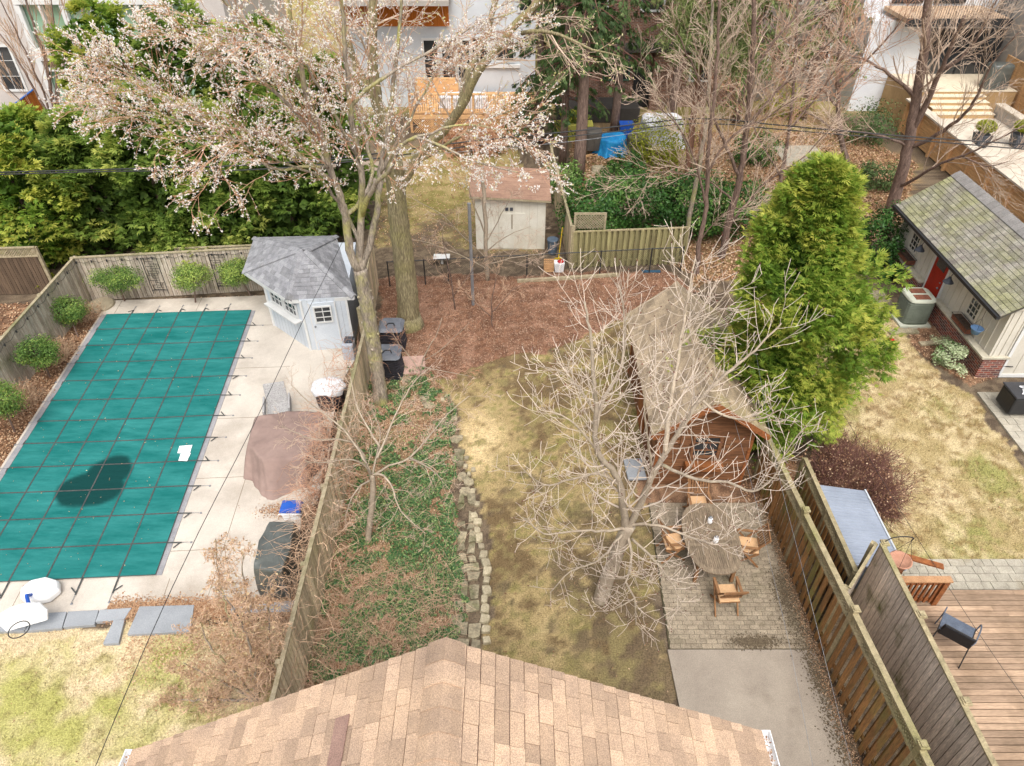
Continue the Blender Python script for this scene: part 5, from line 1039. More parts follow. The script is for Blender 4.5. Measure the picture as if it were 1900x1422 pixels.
def conifer(name,label,base,H,Rd,n,mat,prof=None,clump=.42,L=.2,W=.028,sx=1,sy=1,lean=(0,0),tb=.45,seed=1,z0=.05,trunk=m_dbark,tz=.25,trad=.12,core=.3,nl=5,cat='tree',group=None,downy=.15,lump=.25):
    global rng
    rng=np.random.default_rng(seed); prof=prof or (lambda u:np.power(np.clip(1-u,0,1),.6)*np.clip(.55+u*3,0,1))
    base=Vector(base); t=T(name,label,cat,base,group)
    m=MB(); S=[base+Vector((lean[0]*k/8,lean[1]*k/8,H*.93*k/8)) for k in range(9)]; m.tube(S,[trad*(1-.85*k/8) for k in range(9)],7); m.build('trunk',trunk,t,True)
    nc=max(8,int(n/45)); u=rng.random(nc)**.85*(1-z0)+z0; a=rng.uniform(0,6.283,nc); lum=1+lump*(vn(a*1.3,u*6,1.0,seed)-.5)*2; r=Rd*prof(u)*rng.uniform(.66,1.12,nc)*lum
    cx=np.stack([base.x+lean[0]*u+np.cos(a)*r*sx,base.y+lean[1]*u+np.sin(a)*r*sy,base.z+u*H],-1)
    out=np.stack([np.cos(a),np.sin(a),.25+.9*u],-1); out/=np.linalg.norm(out,axis=1)[:,None]
    ct=np.clip(tb+tz*rng.normal(0,1,nc)*.6,0,1)
    i=rng.integers(0,nc,n); off=rng.normal(0,1,(n,3)); off/=np.linalg.norm(off,axis=1)[:,None]; off*=(rng.random(n)**.45)[:,None]
    cs=clump*(.55+.75*rng.random(nc))*np.clip(1.15-u*.6,.35,1.1)
    off=off*cs[i][:,None]*np.array([1,1,.8]); proj=(off*out[i]).sum(1)/cs[i]
    P=cx[i]+off; D=out[i]*.9+off/cs[i][:,None]*.8+rng.normal(0,.35,(n,3)); D[:,2]-=downy; D/=np.linalg.norm(D,axis=1)[:,None]
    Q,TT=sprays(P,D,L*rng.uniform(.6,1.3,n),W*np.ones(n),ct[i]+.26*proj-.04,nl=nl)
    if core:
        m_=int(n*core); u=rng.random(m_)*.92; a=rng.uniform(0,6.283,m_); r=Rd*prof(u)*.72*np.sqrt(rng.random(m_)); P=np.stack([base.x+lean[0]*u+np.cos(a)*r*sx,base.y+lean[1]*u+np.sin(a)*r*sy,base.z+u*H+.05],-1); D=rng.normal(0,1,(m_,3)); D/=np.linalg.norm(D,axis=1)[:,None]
        Q2,T2=sprays(P,D,L*1.4*np.ones(m_),W*1.8*np.ones(m_),np.full(m_,.15),nl=4); Q=np.concatenate([Q,Q2]);TT=np.concatenate([TT,T2])  # darker tint on inner sprays paints shade into the crown
    NQ('foliage',Q,mat,t,tint=TT); return t
gold=lambda u:np.interp(u,[0,.12,.3,.5,.7,.85,.95,1],[.72,.9,1.02,1.0,.86,.6,.36,.1])
rnd=lambda u:np.interp(u,[0,.15,.4,.65,.82,.93,1],[.8,.95,1.0,.9,.7,.45,.15])
big=lambda u:np.clip(np.power(np.clip(1-u,0,1),.62)*1.05,0,1)*np.clip(.62+u*2.2,0,1)
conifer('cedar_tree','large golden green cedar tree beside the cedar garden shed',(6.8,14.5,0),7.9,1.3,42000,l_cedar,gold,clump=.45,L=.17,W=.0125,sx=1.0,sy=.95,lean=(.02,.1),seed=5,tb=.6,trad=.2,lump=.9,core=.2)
leftc=[((-18.2,24.6),5.4,1.9,'bright yellow green cedar at the left end of the cedar screen',.62,l_cedar,4200),((-16.0,25.6),5.2,1.7,'dark green cedar second from the left in the cedar screen',.4,l_cedar2,3800),
((-15.9,29.5),8.0,2.1,'tall yellow tipped cedar behind the left end of the cedar screen',.6,l_cedar,4200),((-13.4,25.2),6.2,1.8,'mid green cedar behind the left wall trellis',.42,l_cedar2,4200),((-12.9,29),8.3,2.2,'tall cedar behind the middle of the cedar screen',.42,l_cedar2,4200),
((-10.9,25.0),5.8,1.7,'feathery green cedar hanging over the back fence',.52,l_cedar2,4000),((-8.6,25.4),5.6,1.7,'dark cedar behind the pool house',.3,l_cedar2,3600),((-9.8,29),7.4,2.1,'tall dark cedar behind the pool house roof',.32,l_cedar2,3600),((-6.9,27.2),6.6,1.5,'narrow dark cedar at the right end of the cedar screen',.3,l_cedar2,2600),((-20.0,28.8),4.2,1.6,'low cedar behind the bright left end cedar',.5,l_cedar,2400)]
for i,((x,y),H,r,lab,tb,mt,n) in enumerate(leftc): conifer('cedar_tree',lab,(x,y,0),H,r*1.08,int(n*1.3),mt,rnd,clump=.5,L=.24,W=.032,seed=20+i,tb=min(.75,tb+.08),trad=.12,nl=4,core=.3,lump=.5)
# spruces: tiers of drooping boughs
def spruce(label,base,H,Rd,z1,seed,nb=150,mat=l_spruce,name='spruce_tree',tr=.24,top=None,Ln=.3,trunkmat=m_dbark,dens=26):
    global rng
    rng=np.random.default_rng(seed); rr=random.Random(seed); base=Vector(base); t=T(name,label,'tree',base); m=MB(); m.tube([base+Vector((math.sin(k)*.03,0,H*k/10)) for k in range(11)],[tr*(1-.8*k/10) for k in range(11)],9); m.build('trunk',trunkmat,t,True)
    br=MB();Ps=[];Ds=[];TT=[]
    for k in range(nb):
        z=z1+(H-z1)*(k+rr.random())/nb; u=(z-z1)/(H-z1); L=Rd*(1-u*.8)*rr.uniform(.55,1.05); a=rr.uniform(0,6.28); d=Vector((math.cos(a),math.sin(a),.05)); p=base+Vector((0,0,z)); pts=[p.copy()]; tn=rr.uniform(.1,.7); n=7
        for i in range(n): d=(d+Vector((0,0,-.11+.05*(i>4)))).normalized(); p=p+d*L/n; pts.append(p.copy())
        br.tint=rr.random(); br.tube(pts,[.03*(1-.8*i/n) for i in range(n+1)],4,False)
        for j in range(dens):
            f=rr.uniform(.3,1)*n; i=min(n-1,int(f)); q=pts[i].lerp(pts[i+1],f-i); sd=Vector((-math.sin(a),math.cos(a),0))*rr.uniform(-.35,.35)*L*.5*(1.2-f/n); Ps.append(q+sd+Vector((0,0,-abs(rr.gauss(0,.12))-sd.length*.25))); Ds.append((d*.6+sd*1.2+Vector((0,0,-.55))+Vector((rr.gauss(0,.3),rr.gauss(0,.3),rr.gauss(0,.3)))).normalized()); TT.append(min(1,max(0,tn+rr.gauss(0,.12))))
    br.build('branches',m_maroon,t); Q,TT=sprays(np.array(Ps),np.array(Ds),Ln*rng.uniform(.6,1.3,len(Ps)),.022*np.ones(len(Ps)),np.array(TT),nl=4,fan=.5); NQ('needles',Q,mat,t,tint=TT); return t
spruce('dark spruce with thick brown trunk standing left of the blue tarpaulin',G(1072,338),14,2.7,4.6,71,nb=130,tr=.3)
spruce('dark spruce with thinner trunk just left of the thick trunked spruce',G(1048,318)+Vector((-.1,.6,0)),13,2.5,3.2,72,nb=120,tr=.2)
spruce('bushy spruce left of the deck end in front of the white house',(1.4,36.5,0),11,2.4,1.0,73,nb=130)
spruce('dark spruce in front of the brick house porch',(5.4,37.5,0),13,2.9,3.6,74,nb=120)
spruce('soft green pine filling the gap above the brick house',(8.6,38.8,0),14,3.2,5.2,75,nb=130,mat=l_pine,name='pine_tree')
spruce('pale green pine behind the fanned bare twigs',(12.4,39.5,0),13,3.4,3.0,76,nb=130,mat=l_pine,name='pine_tree')
spruce('sparse pine in front of the grey stone house',(16.2,40,0),12,3.2,3.4,77,nb=120,mat=l_pine,name='pine_tree')
# broad leaved shrubs as leaf clouds
def leafbush(name,label,c,rad,n,mat,L=.06,seed=1,tb=.5,tz=.2,cat='shrub',stem=None,flat=False,group=None,lump=.3,asp=.55,sub=14):
    global rng
    rng=np.random.default_rng(seed); c=Vector(c); b=Vector((c.x,c.y,0)) if stem is None else Vector(stem); t=T(name,label,cat,b,group)
    m=MB(); r=random.Random(seed)
    if stem is not None:
        m.tube([b,b.lerp(c,.5)+Vector((.02,0,0)),c],[.03,.025,.02],7)
    for k in range(sub):
        d=Vector((r.gauss(0,1)*rad[0],r.gauss(0,1)*rad[1],abs(r.gauss(0,1))*rad[2]))*.45; s0=c+Vector((0,0,-rad[2]*.9)) if stem is None else c-Vector((0,0,rad[2]*.3)); m.tint=r.random(); m.tube([s0+Vector((d.x*.15,d.y*.15,0)),s0+d*.6+Vector((0,0,rad[2]*.4)),c+d],[.014,.01,.004],4,False)
    m.build('stems',m_dbark,t)
    nc=max(10,n//70); v=rng.normal(0,1,(nc,3)); v/=np.linalg.norm(v,axis=1)[:,None]; v*=(.62+.42*rng.random(nc))[:,None]; ct=np.clip(tb+rng.normal(0,tz,nc),0,1)
    i=rng.integers(0,nc,n); o=rng.normal(0,1,(n,3)); o/=np.linalg.norm(o,axis=1)[:,None]; o*=(rng.random(n)**.4*lump)[:,None]
    q=(v[i]+o)*np.array(rad); P=q+np.array(c); k=P[:,2]>.02; P=P[k]; i=i[k]; o=o[k]; q=q[k]
    N=q/np.array(rad)**2; N/=np.linalg.norm(N,axis=1)[:,None]; N=N+rng.normal(0,.55,N.shape); N[:,2]+=.3; N/=np.linalg.norm(N,axis=1)[:,None]
    a=rng.normal(0,1,N.shape); a-=N*(a*N).sum(1)[:,None]; a/=np.linalg.norm(a,axis=1)[:,None]; bb=np.cross(N,a); l=(L*rng.uniform(.6,1.3,len(P)))[:,None]*.5
    Q=np.stack([P-a*l,P-bb*l*asp+a*l*.1,P+a*l,P+bb*l*asp+a*l*.1],1); NQ('foliage',Q,mat,t,tint=np.clip(ct[i]+rng.normal(0,.15,len(P)),0,1)); return t
# lollipop standards along the pool fence
for i,(cx_,cy_,Y,bx_,by_,rx,rz_,lab) in enumerate([(214,517,21.0,232,560,.66,.36,'clipped evergreen standard at the left of the back fence'),(357,513,21.3,363,563,.5,.38,'yellow tinted evergreen standard between the two wall trellises'),(437,505,21.5,466,550,.42,.38,'round evergreen standard beside the pool house roof'),(122,575,19.6,145,625,.48,.36,'evergreen standard on the left fence nearest the fence corner'),(68,652,17.0,93,700,.46,.38,'grey green evergreen standard halfway along the left fence'),(-2,742,14.6,28,802,.46,.42,'evergreen standard cut by the left edge of the picture')]):
    c=PY(cx_,cy_,Y); b=G(bx_,by_); leafbush('standard_shrub',lab,c,(rx*1.25,.5,rz_*1.08),6500,l_yew,L=.055,seed=100+i,tb=[.45,.7,.65,.4,.35,.5][i],stem=b,group='clipped standards against the pool fence',lump=.42)
for i,(px_,py_,z,rx,ry,rz_,n,lab) in enumerate([(1105,405,1.0,1.3,1.1,1.2,5000,'left laurel bush in the dark hedge behind the green board fence'),(1190,395,1.1,1.5,1.2,1.3,6000,'middle laurel bush in the dark hedge behind the green board fence'),(1280,395,1.1,1.5,1.3,1.3,6000,'right laurel bush in the dark hedge behind the green board fence'),(1360,400,1.0,1.3,1.3,1.1,4500,'last laurel bush of the hedge touching the golden cedar')]):
    q=G(px_,py_,1.0); leafbush('laurel_bush',lab,(q.x,q.y+.0,z+.35),(rx,ry,rz_),n,l_rhod,L=.13,seed=130+i,tb=.4,group='laurel hedge',lump=.35)
q=G(1128,345,.8); leafbush('laurel_bush','small upright laurel shoot standing up above the hedge',(q.x,q.y,.9),(.55,.5,1.0),1500,l_rhod,L=.12,seed=140,tb=.6)
q=G(1165,312,.5); leafbush('dwarf_spruce','dark dwarf conifer beside the flat garden rocks',(q.x,q.y,.6),(.9,.8,.65),2600,l_rhod,L=.11,seed=141,tb=.25,cat='shrub')
q=G(1222,268,.9); leafbush('golden_shrub','yellow green shrub beside the grey covered chair',(q.x,q.y,1.0),(1.5,1.2,1.2),4500,l_ylw,L=.11,seed=142,tb=.55,lump=.4)
for j_,(px_,py_,r_,tb_,mt_,lab_) in enumerate([(1600,262,1.5,.45,l_spruce,'bluish green shrub near the far end of the slat fence'),(1395,300,1.1,.4,l_rhod,'dark shrub between the pine trunks and the garden patch'),(1520,345,1.0,.5,l_rhod,'green shrub just above the tip of the golden cedar'),(1620,350,.9,.5,l_spruce,'grey green shrub between golden cedar and the big leaning tree'),(1450,215,1.3,.55,l_ylw,'yellowish shrub in the far garden behind the pine trunks')]):
    q=G(px_,py_); leafbush('garden_shrub',lab_,(q.x,q.y,r_*.6),(r_,r_*.9,r_*.75),2600,mt_,L=.12,seed=150+j_,tb=tb_,lump=.45)
q=G(1660,480,.9); leafbush('rhododendron','dark rhododendron at the far end of the garage wall',(14.0,24.2,1.0),(.8,1.0,1.25),5500,l_rhod,L=.11,seed=143,tb=.25)
leafbush('rhododendron','low dark rhododendron below the far window box',(14.0,23.0,.4),(.4,.5,.4),2000,l_rhod,L=.1,seed=144,tb=.35)
leafbush('variegated_shrub','low cream variegated shrub at the brick corner of the garage',(13.95,17.9,.28),(.5,.85,.36),2600,l_varieg,L=.075,seed=145,tb=.55)
q=G(88,528); conifer('dwarf_cedar','small pointed yellow green cedar in front of the dark lattice fence',(q.x,q.y-.1,0),1.5,.42,900,l_ylw,big,clump=.15,L=.1,W=.02,seed=146,tb=.5,trad=.03,nl=4,cat='shrub')
q=G(1005,300,.6); leafbush('evergreen_shrub','round grey green shrub behind the small cream shed',(2.3,29.6,.9),(1.0,.9,.95),3200,l_rhod,L=.1,seed=147,tb=.75)
q=G(1055,212); leafbush('planter_shrub','bright green shrub growing in the long yellow planter',(3.2,37.0,1.15),(.8,.35,.35),1300,l_ylw,L=.1,seed=148,tb=.7)
mb=MB(); mb.prism([(2.2,36.6),(4.2,36.6),(4.2,37.4),(2.2,37.4)],0,.85); tag(mb.build('planter',M('yellow_planter',s(190,185,90),tint=0),bevel=.03),'long yellow planter box under the bright green shrub','planter')
for i,(px_,py_) in enumerate([(1815,252),(1885,252)]):
    q=G(px_,py_+20,1.2); t=T('planter',['square black planter with clipped boxwood, left one on the terrace','square black planter with clipped boxwood, right one on the terrace'][i],'planter',(q.x,q.y,1.2),'boxwood planters on the terrace'); m=MB(); m.hull([(q.x+a*.32,q.y+b*.32,1.8) for a,b in ((-1,-1),(1,-1),(1,1),(-1,1))],[(q.x+a*.24,q.y+b*.24,1.2) for a,b in ((-1,-1),(1,-1),(1,1),(-1,1))]); m.build('pot',m_dplast,t,bevel=.02)
    rng=np.random.default_rng(5+i); n=1500; v=rng.normal(0,1,(n,3)); v/=np.linalg.norm(v,axis=1)[:,None]; P=v*rng.uniform(.8,1.05,(n,1))*np.array([.42,.42,.26])+np.array([q.x,q.y,2.15]); Q=flat_quads(P[:,0],P[:,1],P[:,2],np.full(n,.09),np.full(n,.06),.8); NQ('foliage',Q,l_ylw,t)
# twig masses
def twigbush(name,label,c,rad,n,mat,r=.006,L=(.4,.9),wig=.3,seed=1,up=.1,lvl=1,kids=(4,),orient=None,cat='shrub',sub=.5,leaves=None,nleaf=0,leafL=.05,group=None):
    global rng
    rng=np.random.default_rng(seed); r4=random.Random(seed); c=Vector(c); t=T(name,label,cat,c,group); mb=MB(); tips=[]; cc=Cfg(seg=.09,wig=wig,up=up,kids=list(kids),ratio=.6,ang=.7,mn=r*.6,rr=.7); cc.leafall=True
    for k in range(n):
        a=r4.uniform(0,6.28); q=math.sqrt(r4.random()); p=c+Vector((math.cos(a)*q*rad[0]*sub,math.sin(a)*q*rad[1]*sub,0)); d=Vector((math.cos(a)*q*rad[0],math.sin(a)*q*rad[1],rad[2]*r4.uniform(.5,1.1))).normalized(); grow(mb,p,d,r4.uniform(*L)*max(rad[2],.3),r,lvl,cc,r4,tips)
    mb.build('branches',mat,t)
    if leaves: V=blobs(tips,nleaf,leafL,.03,9,.7); NQ('leaves',V[:len(V)//2],leaves,t)
    return t,tips
twigbush('hydrangea_shrub','wide dark reddish twiggy shrub behind the metal roof',G(1592,915)+Vector((0,.3,0)),(1.0,1.3,.9),420,m_maroon,r=.006,L=(.7,1.1),seed=201,wig=.22,up=.05,sub=.75,kids=(5,),leaves=l_dry,nleaf=1,leafL=.05)
twigbush('orange_shrub','shrub with dead orange leaves in front of the cedar deck',(-1.9,35.3,0),(1.9,1.0,1.3),120,m_btwig,r=.012,L=(.8,1.2),seed=202,leaves=l_orange,nleaf=6,leafL=.14)
twigbush('dry_shrub','tan twiggy shrub on the left bed nearest the back corner',G(165,590),(.5,.7,.4),90,m_btwig,r=.005,L=(.8,1.2),seed=203,leaves=l_dry,nleaf=1)
twigbush('dry_shrub','tan twiggy shrub on the left bed between two standards',G(112,665),(.5,.6,.55),120,m_btwig,r=.005,L=(.8,1.2),seed=204,leaves=l_dry,nleaf=1)
twigbush('dry_shrub','tan twiggy shrub on the left bed nearest the left edge',G(45,750),(.5,.6,.6),140,m_btwig,r=.005,L=(.8,1.2),seed=205,leaves=l_dry,nleaf=1)
# contorted shrub at the lower left
rr=random.Random(77); cH=Cfg(seg=.07,wig=.42,up=.05,kids=[6,6],ratio=.62,ang=.8,mn=.004,rr=.6); cH.leafall=True; tips=[];tr=MB();br=MB(); B=G(478,1300)
t=tree('contorted_hazel','twisted tan twiggy shrub with curled dead leaves at the lower left by the house roof','shrub',B)
Y=B.y
for l,n in [([(478,1300,Y),(462,1240,Y+.1),(440,1190,Y+.2),(420,1130,Y+.4),(405,1060,Y+.7),(400,1000,Y+.9)],22),([(478,1300,Y),(478,1240,Y+.1),(470,1170,Y+.2),(455,1100,Y+.4),(450,1030,Y+.6)],22),([(478,1300,Y),(492,1230,Y+.1),(500,1160,Y+.2),(495,1090,Y+.4)],18),([(475,1300,Y),(430,1240,Y),(390,1200,Y+.1),(370,1150,Y+.3)],18),([(470,1300,Y),(420,1270,Y),(380,1250,Y),(340,1230,Y)],14),([(470,1300,Y),(420,1300,Y-.1),(370,1300,Y-.1),(310,1300,Y)],16),([(478,1300,Y),(470,1220,Y-.2),(440,1140,Y-.2),(400,1090,Y)],16)]:
    limb(tr,br,P3(l),.036,.009,cH,rr,tips,int(n*1.5),.46,2,t0=.2,jit=.02,kr=.3,step=.1,sides=6)
tr.build('trunk',m_bark,t,True); br.build('branches',m_btwig,t)
rng=np.random.default_rng(8); V=blobs(tips,1,.055,.03,9,.7); V=V[:len(V)//2]; V=V[rng.random(len(V))<.3]; NQ('leaves',V,l_pdry,t,tint=rng.uniform(0,1,len(V)))
# climbing vine tangle over the dividing fence
def vines(label,y0,y1,n,seed,x0=-4.32,w=.55,mat=m_btwig,zt=1.75):
    r4=random.Random(seed); t=T('climbing_vine',label,'vine',(x0,(y0+y1)/2,0)); mb=MB()
    for k in range(n):
        y=r4.uniform(y0,y1); sd=r4.choice([-1,-1,-1,-1,1]); p=Vector((x0+sd*r4.uniform(0,w*.6),y,r4.uniform(.3,zt))); d=Vector((sd*r4.uniform(0,1),r4.uniform(-1,1),r4.uniform(-.2,1))).normalized(); pts=[p.copy()]; l=r4.uniform(.35,1.1); m=9
        for i in range(m):
            d=(d+Vector((r4.gauss(0,.3),r4.gauss(0,.3),r4.gauss(0,.25)-.12))).normalized(); p=p+d*l/m
            if abs(p.x-x0)<.06 and p.z<zt-.05: p.x=x0+sd*.07
            p.z=max(.04,p.z); pts.append(p.copy())
        mb.tint=r4.random(); r_=r4.uniform(.004,.0075); mb.tube(pts,[r_*(1-.06*i) for i in range(m+1)],3,False)
    mb.build('stems',mat,t); return t
vines('bare vine tangle on the near half of the old dividing fence',5,10.8,800,301,x0=-4.28)
vines('bare reddish vine tangle around the mauve furniture cover on the dividing fence',10.8,14.0,650,302,mat=m_rtwig,w=.75,x0=-4.5)
vines('bare reddish vine tangle beside the white topped round cover',14.0,17.6,170,303,mat=m_rtwig,w=.9,x0=-4.6)
# ---------------------------------------------------------------- objects
rng=np.random.default_rng(99); rr=random.Random(99)
# pool safety cover
t=T('pool_cover','green mesh safety cover with dark strap grid stretched over the pool','pool cover',pool(PW/2,PL/2,.0))
mb=MB(); nxc,nyc=66,144
ctrp=(1.95,8.05)
def sag(a,b): return .085-.028*math.sin(math.pi*min(1,max(0,a/PW)))*math.sin(math.pi*min(1,max(0,b/PL)))
for j in range(nyc+1):
    for i in range(nxc+1):
        a=PW*i/nxc;b=PL*j/nyc; mb.v.append(tuple(pool(a,b,sag(a,b)))); g1=G(195,893); g2=G(160,915)
        q=pool(a,b)
        def el(px_,py_,rx,ry): c_=G(px_,py_); return ((q.x-c_.x)/rx)**2+((q.y-c_.y)/ry)**2
        nz_=float(fbm(np.array([q.x]),np.array([q.y]),2.,3)[0])*.5
        wet=min(el(203,880,.6,.66),el(150,912,.6,.62),el(180,912,.72,.6))+nz_-.25
        mb.t.append(1. if wet<.8 else (max(0.,1-(wet-.8)/.35)))
for j in range(nyc):
    for i in range(nxc): k=j*(nxc+1)+i; mb.f.append((k,k+nxc+1,k+nxc+2,k+1))
mcov=bpy.data.materials.new('pool_cover_mesh'); mcov.use_nodes=True; n=mcov.node_tree.nodes; l=mcov.node_tree.links; b=n['Principled BSDF']
at=n.new('ShaderNodeAttribute'); at.attribute_name='tint'; tc=n.new('ShaderNodeTexCoord'); mp=n.new('ShaderNodeMapping'); mp.inputs['Scale'].default_value=(.8,3,1); l.new(tc.outputs['Object'],mp.inputs[0]); nz=n.new('ShaderNodeTexNoise'); nz.inputs['Scale'].default_value=.7; nz.inputs['Detail'].default_value=7; nz.inputs['Roughness'].default_value=.7; l.new(mp.outputs[0],nz.inputs['Vector'])
mr=n.new('ShaderNodeMapRange'); mr.inputs[1].default_value=.35;mr.inputs[2].default_value=.7; l.new(nz.outputs[0],mr.inputs[0]); m1=n.new('ShaderNodeMix'); m1.data_type='RGBA'; m1.inputs[6].default_value=(*s(18,108,104),1); m1.inputs[7].default_value=(*s(58,142,138),1); l.new(mr.outputs[0],m1.inputs[0])
m2=n.new('ShaderNodeMix'); m2.data_type='RGBA'; m2.inputs[7].default_value=(*s(12,66,64),1); l.new(m1.outputs[2],m2.inputs[6]); l.new(at.outputs['Fac'],m2.inputs[0]); l.new(m2.outputs[2],b.inputs['Base Color'])
r_=n.new('ShaderNodeMapRange'); r_.inputs[3].default_value=.8; r_.inputs[4].default_value=.8; b.inputs['Specular IOR Level'].default_value=.15; l.new(at.outputs['Fac'],r_.inputs[0]); l.new(r_.outputs[0],b.inputs['Roughness'])
wv=n.new('ShaderNodeTexNoise'); wv.inputs['Scale'].default_value=1.6; wv.inputs['Detail'].default_value=4; l.new(mp.outputs[0],wv.inputs['Vector']); bp_=n.new('ShaderNodeBump'); bp_.inputs['Strength'].default_value=.5; bp_.inputs['Distance'].default_value=.06; l.new(wv.outputs[0],bp_.inputs['Height']); l.new(bp_.outputs[0],b.inputs['Normal'])
mb.build('cover_sheet',mcov,t,True)
x=rng.uniform(0,PW,160);y=rng.uniform(0,PL,160)**1; P_=np.array([tuple(pool(a_,b__,sag(a_,b__)+.012)) for a_,b__ in zip(x,y)]); L=rng.uniform(.02,.05,160); tag(NQ('fallen_leaves',flat_quads(P_[:,0],P_[:,1],P_[:,2],L,L*.5,.3),l_pdry),kind='stuff')
m_strap=M('strap_webbing',s(92,92,90),s(70,74,74),8,tint=0,fine=.1)
def strap(p,q,ext0,ext1):
    m=MB(); n_=24
    for k in range(n_):
        a=Vector(p).lerp(Vector(q),k/n_);c_=Vector(p).lerp(Vector(q),(k+1)/n_); A=pool(a.x,a.y,sag(a.x,a.y)+.004);B_=pool(c_.x,c_.y,sag(c_.x,c_.y)+.006); m.beam(A,B_+(B_-A)*.02,.036,.004)
    d=(Vector(q)-Vector(p)).normalized()
    for e0,dr,ex in ((Vector(p),-d,ext0),(Vector(q),d,ext1)):
        if ex>0:
            f=e0+dr*ex; A=pool(e0.x,e0.y,.075);B_=pool(f.x,f.y,.06); m.beam(A,B_,.035,.006)
            f2=e0+dr*(ex*.55)+Vector((dr.y,-dr.x,0))*.16*rr.choice([-1,1]); m.beam(pool(e0.x+dr.x*ex*.9,e0.y+dr.y*ex*.9,.07),pool(f2.x,f2.y,.068),.03,.005)
    st=m.build('strap',m_strap,t)
    for e0,dr,ex in ((Vector(p),-d,ext0),(Vector(q),d,ext1)):
        if ex>0:
            m=MB(); f=e0+dr*ex; h=e0+dr*(ex+.22); a=pool(f.x,f.y,.065);b_=pool(h.x,h.y,.06); pts=[]
            for k in range(17): c_=a.lerp(b_,k/16); pts.append(c_+Vector((math.cos(k*2.2)*.015,0,math.sin(k*2.2)*.012)))
            m.tube(pts,.006,4); m.lathe((b_.x,b_.y,.04),[(.03,0),(.03,.012),(.01,.02)],8); m.build('anchor_spring',m_galv,st)
for i in range(1,6): strap((PW*i/6,0,0),(PW*i/6,PL,0),.25,.45)
for j in range(1,12): strap((0,PL*j/12,0),(PW,PL*j/12,0),.05,.35)
m=MB()
for a,b_ in (((0,0),(PW,0)),((PW,0),(PW,PL)),((PW,PL),(0,PL)),((0,PL),(0,0))): m.beam(pool(*a,.078),pool(*b_,.078),.03,.006)
m.build('hem',m_strap,t)
for k,(c4) in enumerate([[(333,828),(357,826),(352,842),(329,841)],[(336,841),(354,841),(347,856),(331,855)]]):
    m=MB(); P=[G(a,b_,.095+.012*k) for a,b_ in c4]; m.hull([p+Vector((0,0,.004)) for p in P],P); tag(m.build('label_sheet',m_plast),['upper white rectangular sheet lying on the pool cover','lower white rectangular sheet lying on the pool cover'][k],'sheet','white sheets on the pool cover')
q=G(283,888); m=MB(); m.lathe((q.x,q.y,.05),[(.05,0),(.055,.012),(.02,.02)],12); tag(m.build('drain_cap',m_dplast),'small dark cap lying on the lower part of the pool cover','cap')
stems('twig_debris',deck_poly,90,m_btwig,h=.1,r=.004,L=(.1,.5),seed=15,droop=2.0)
# skimmer disc at the top left pool corner
q=G(197,572); m=MB(); m.lathe((q.x-.2,q.y+.1,0),[(.44,0),(.45,.02),(.45,.1),(.42,.125)],28); tag(m.build('stepping_disc',M('concrete_disc',s(180,168,142),s(160,148,126),5,tint=0)),'round concrete disc at the far left corner of the pool','disc')
# pool basketball hoop
c=G(80,1105); t=T('basketball_hoop','white poolside basketball hoop with blue bracket and black ring','basketball hoop',(c.x,c.y,.05))
m=MB(); m.lathe((c.x+.02,c.y,.05),[(.36,0),(.42,.04),(.42,.16),(.38,.24),(.2,.27)],8,1.05,.78); m.build('base',m_plast,t,bevel=.03)
m=MB(); m.tube([(c.x-.05,c.y-.15,.25),(c.x-.02,c.y-.3,.45),tuple(G(42,1142,.55)+Vector((.15,.05,.0)))],.04,8); m.build('bracket',m_blue,t)
m=MB(); a=PY(5,1150,c.y-.45);b_=PY(82,1128,c.y-.35); 
bc=G(42,1142,.55); ax=Vector((.95,.25,.12)).normalized(); ay=Vector((-.2,.35,.9)).normalized(); nn=ax.cross(ay).normalized()
pts=[(-.5,-.05),(-.42,-.3),(.42,-.3),(.5,-.05),(.42,.2),(.15,.3),(-.15,.3),(-.42,.2)]
m.hull([bc+ax*x+ay*y*.85+nn*.03 for x,y in pts],[bc+ax*x+ay*y*.85-nn*.03 for x,y in pts]); m.build('backboard',m_plast,t,bevel=.012)
m=MB(); rc=bc+nn*.3*(1 if nn.y<0 else -1)-ay*.15; m.tube([rc+Vector((math.cos(k*.3307)*.2,math.sin(k*.3307)*.2,0)) for k in range(20)],.012,6); m.build('ring',m_black,t)
